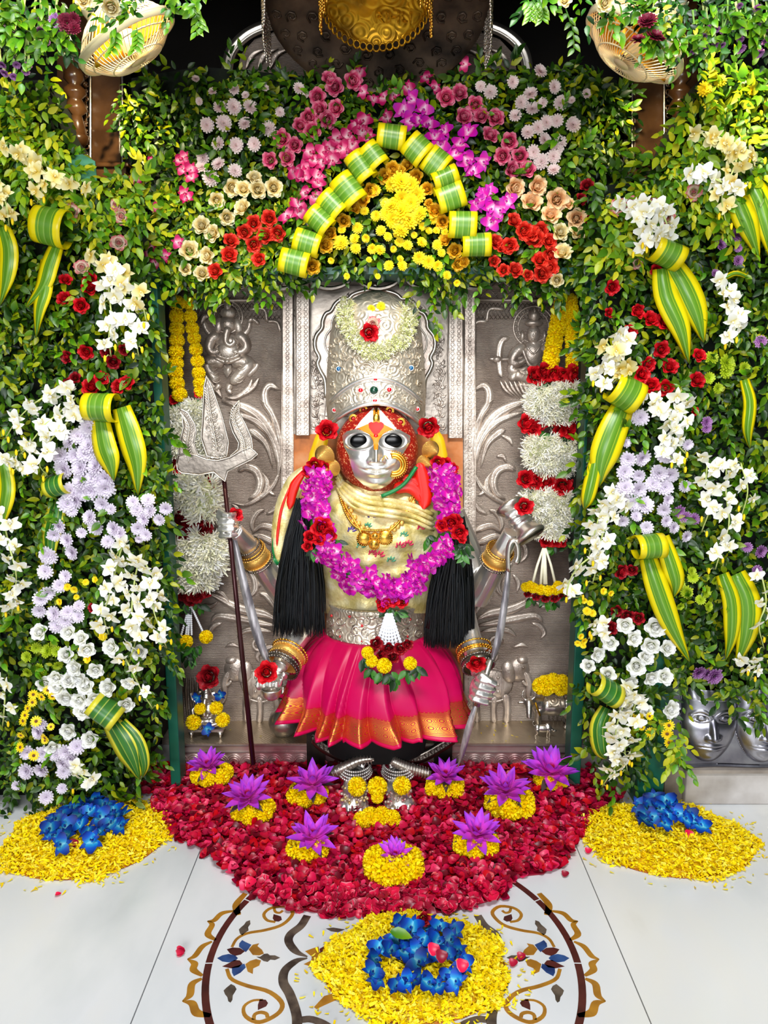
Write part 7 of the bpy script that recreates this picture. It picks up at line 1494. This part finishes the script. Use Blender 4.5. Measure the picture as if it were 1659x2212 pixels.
for i in top:
    o = link('rose_petal', pme[0], None, Matrix.Translation(V3(W[i])) @ Matrix(R_[i].tolist()).to_4x4()); tag(o, 'loose crimson rose petal along the front edge of the red petal carpet', 'petal', 'rose petals along the front edge of the carpet')
for i, (x, y, lab) in enumerate(((392, 2057, 'curled dark red petal alone on the marble left of the medallion'), (1110, 2080, 'crimson petal right of the front yellow petal ring'), (1127, 2066, 'small pink petal between the front yellow ring and the inlaid flower'), (1272, 1838, 'pink rose petal on the marble left of the right yellow ring'), (1222, 1888, 'crimson petal fallen just off the right end of the red carpet'))):
    for k in range(3 if i == 0 else 1):
        o = link('rose_petal' if k == 0 else 'petal_fold', pme[0], None if k == 0 else o0, Matrix.Translation(F(x, y, .006)) @ Matrix(frames(np.array([[1., .3*k, .2]]), np.array([[.2+.4*k, -.3, 1.]]), [.018])[0].tolist()).to_4x4() if k == 0 else Matrix.Rotation(.6*k, 4, 'X') @ Matrix.Translation((0, .2, .1*k)))
        if k == 0: o0 = o; tag(o, lab, 'petal')
# marigold cushions with water lilies
LIL = [((455, 1683, 50, 24), (450, 1655, 44), 'far left, by the left alcove post', (-.2, -.5, .8)), ((545, 1762, 52, 26), (535, 1722, 52), 'left, in front of the left ledge', (0, -.45, .9)), ((663, 1727, 50, 24), (675, 1692, 52), 'left of the statue feet', (0, -.5, .85)),
    ((962, 1711, 50, 22), (962, 1676, 44), 'right of the statue feet', (0, -.4, .9)), ((1103, 1748, 56, 34), (1092, 1706, 54), 'right, between the feet and the right post', (-.1, -.6, .8)), ((1192, 1692, 44, 20), (1190, 1668, 60), 'far right, by the right alcove post', (0, -.4, .9)),
    ((665, 1842, 46, 30), (675, 1808, 54), 'left front, low on the red petals', (.1, -.55, .8)), ((1030, 1836, 56, 28), (1030, 1802, 54), 'right front, low on the red petals', (0, -.7, .7)), ((850, 1884, 66, 40), (854, 1850, 42), 'front centre of the red petals', (0, -.6, .8))]
for (cx, cy, w_, h_), (lx, ly, lr), where, nv in LIL:
    b = F(cx, cy+h_*.45, .012); s = S(cx, cy, b.y)
    root = thing('marigold_cushion', f'yellow marigold cushion at the {where}', 'flower cushion', V3((b.x, b.y, .012)), 'marigold cushions on the red petals'); r = h_*.82*s; nb = 6 if cx != 850 else 8
    for k in range(nb): a = 2*PI*k/nb+.4; fl('marigold', V3((w_*.58*s*math.cos(a), w_*.42*s*math.sin(a)+w_*.3*s, r*.8)), V3((math.cos(a), math.sin(a)-.3, .7)), r, root, 'marigold_bloom')
    q_ = P(lx, ly+2, b.y+w_*.30*s); o = fl('water_lily', q_, V3((nv[0]*.6, -.22, 1)), lr*1.02*S(lx, ly, q_.y)); tag(o, f'magenta-violet water lily on the marigold cushion at the {where}'.replace(' on the marigold cushion at the', ' on the cushion,'), 'flower', 'water lilies on marigold cushions')
root = thing('marigold_cushion', 'large oblong marigold cushion right in front of the statue feet', 'flower cushion', V3((P(816, 1790, -.46).x, -.46, .015)))
for x, y, r in pp('782,1772,20 800,1764,21 824,1763,21 846,1769,20 790,1780,20 812,1783,21 835,1782,21 852,1777,17 776,1778,15 805,1772,21 828,1772,21'): fl('marigold', P(x, y, -.46)-root.location, V3((random.uniform(-.4, .4), -.7, .8)), r*S(x, y, -.46), root, 'marigold_bloom')
for x, y, r, Y, lab in ((771, 1699, 21, -.385, 'marigold laid on the left foot of the statue'), (815, 1700, 22, -.40, 'marigold laid between the feet of the statue'), (868, 1697, 20, -.385, 'marigold laid on the right foot of the statue'), (815, 1722, 14, -.415, 'smaller marigold below the one between the statue feet')):
    o = fl('marigold', P(x, y, Y), V3((0, -1, .5)), r*S(x, y, Y)); tag(o, lab, 'flower')
# rings of shredded marigold petals with blue orchids
def ring(label, cx, cy, rx, ry, n, seed, hole, lump=.03):
    """pixel ellipse on the floor; a low heap of petals"""
    c = F(cx, cy, .012); e1 = F(cx+rx, cy, .012) - c; up = F(cx, cy-ry, .008); dn = F(cx, cy+ry, .008); Ry = (up.y-dn.y)/2; c = V3((c.x, (up.y+dn.y)/2, 0)); Rx = e1.x*1.0
    a = RNG.uniform(0, 2*np.pi, n); r = np.sqrt(RNG.uniform(0, 1, n)); wob = 1+.05*np.sin(5*a+seed)+.03*np.sin(11*a+seed*2); x = c.x+Rx*r*wob*np.cos(a); y = c.y+Ry*r*wob*np.sin(a)
    hh = lump*np.clip(1-r**3, 0, 1)*(1-.45*np.exp(-(r/.3)**2)) + .004; z = hh*(1-.35*RNG.uniform(0, 1, n)**2)+.002*RNG.normal(size=n); z = np.maximum(z, .002)
    mbp = MB(); mbp.add(*petal(1, .42, -.1, .7, .16, 'fan', 3, 1, -.4)); dirs = RNG.normal(size=(n, 3))*[1, 1, .42]; nors = RNG.normal(size=(n, 3))*[.6, .6, .2]+[0, -.2, .9]
    root = thing('marigold_petal_heap', label, 'petals', (c.x, c.y, 0), 'heaps of yellow marigold petals'); o = stuff(merged('marigold_petals', mbp, frames(dirs, nors, RNG.uniform(.009, .017, n)), np.stack([x, y, z], 1), M_SHRED, root, np.array([c.x, c.y, 0.0])))
    mb = MB(); mb.lathe([(.96, .001), (.9, lump*.22), (.7, lump*.62), (.4, lump*.70), (0, lump*.5)], 40, Matrix.Translation((c.x, c.y, 0)) @ Matrix.Diagonal((Rx, Ry, 1, 1)), cap=False); child('petal_bed', mb, M_MARO, root)
    k = n//60; aa = RNG.uniform(0, 2*np.pi, k); rr_ = RNG.uniform(.95, 1.25, k); xs2 = c.x+Rx*rr_*np.cos(aa); ys2 = c.y+Ry*rr_*np.sin(aa)
    stuff(merged('strewn_petals', mbp, frames(RNG.normal(size=(k, 3))*[1, 1, .1], np.tile([0., 0., 1.], (k, 1)), RNG.uniform(.008, .013, k)), np.stack([xs2, ys2, np.full(k, .003)], 1), M_SHRED, root, np.array([c.x, c.y, 0.0]))); return c
ring('heap of yellow marigold petals with blue orchids on the left marble floor', 180, 1812, 178, 88, 6500, 1, .3)
ring('heap of yellow marigold petals with blue orchids on the right marble floor', 1448, 1812, 186, 84, 6500, 2, .3)
ring('big heap of yellow marigold petals over the inlaid medallion in front', 896, 2092, 208, 122, 8000, 5, .3, .035)
def blues(pts, where, r=21):
    pts = pp(pts); z = .045
    for b in range(0, len(pts), 12):
        pass
    pts = sorted(pts, key=lambda p: p[1]); nb = max(1, math.ceil(len(pts)/8)); per = math.ceil(len(pts)/nb)
    for b in range(nb):
        row = sorted(pts[b*per:(b+1)*per]); bn = BANDS[nb][b]
        for i, p in enumerate(row):
            w_ = F(p[0], p[1], z + random.uniform(-.006, .01)); o = fl('blue_orchid', w_, V3((random.uniform(-.8, .8), -random.uniform(.1, .9), 1)), r*1.4*S(p[0], p[1], w_.y)*random.uniform(.85, 1.15)); tag(o, f"blue orchid on the {where}, {ordinal(i, len(row))} in {bn} row", 'flower', f'blue orchids on the {where}')
blues('205,1728 180,1738 225,1740 155,1748 195,1750 245,1752 130,1762 165,1765 215,1765 265,1762 110,1782 140,1785 175,1780 240,1778 262,1785 115,1805 145,1805 190,1798 215,1800 130,1825 108,1790 200,1818 120,1770 250,1765', 'left yellow heap', 19)
blues('1415,1728 1440,1732 1400,1745 1425,1748 1455,1745 1385,1760 1410,1765 1440,1765 1465,1758 1480,1770 1500,1772 1515,1785 1395,1775 1435,1780 1490,1762 1380,1742', 'right yellow heap', 18)
blues('865,1995 890,2005 920,1998 950,2005 980,2010 855,2025 885,2030 915,2030 945,2035 975,2030 820,2050 845,2055 870,2055 900,2055 935,2060 965,2060 990,2055 810,2075 905,2080 805,2100 815,2115 880,2120 900,2115 925,2125 860,2130 950,2130 970,2110 1000,2080 985,2120', 'front yellow heap', 21)
cluster('dark_red_rose', pp('915,1985,16'), F(915, 1985, .06).y, 16, 'at the back of the front petal heap')
for x, y, lab in ((938, 2050, 'crimson petal lying on the blue orchids of the front petal heap'), (955, 2065, 'bright pink petal below the crimson petal on the front petal heap'), (1000, 2085, 'red petal at the right end of the front blue orchids'), (160, 1822, 'single red petal among the blue orchids at left'), (1490, 1802, 'single red petal at the right petal heap')):
    o = link('rose_petal', pme[0], None, Matrix.Translation(F(x, y, .075 if y > 2000 else .03)) @ Matrix(frames(np.array([[1., .3, .1]]), np.array([[.2, -.7, 1.]]), [.024])[0].tolist()).to_4x4()); tag(o, lab, 'petal')
for x, y, lab in ((860, 2020, 'green leaf tucked beside the blue orchids of the front petal heap'),):
    o = link('green_leaf', LEAF_ME[0], None, Matrix.Translation(F(x-18, y-8, .07)) @ Matrix(frames(np.array([[1., -.2, -.1]]), np.array([[.1, -.5, 1.]]), [.045])[0].tolist()).to_4x4()); tag(o, lab, 'leaf')
o = link('orchid_petal', pme[0], None, Matrix.Translation(F(126, 1932, .004)) @ Matrix(frames(np.array([[1., .2, 0.]]), np.array([[0., 0., 1.]]), [.014])[0].tolist()).to_4x4()); tag(o, 'lone purple petal on the marble below the left petal heap', 'petal')
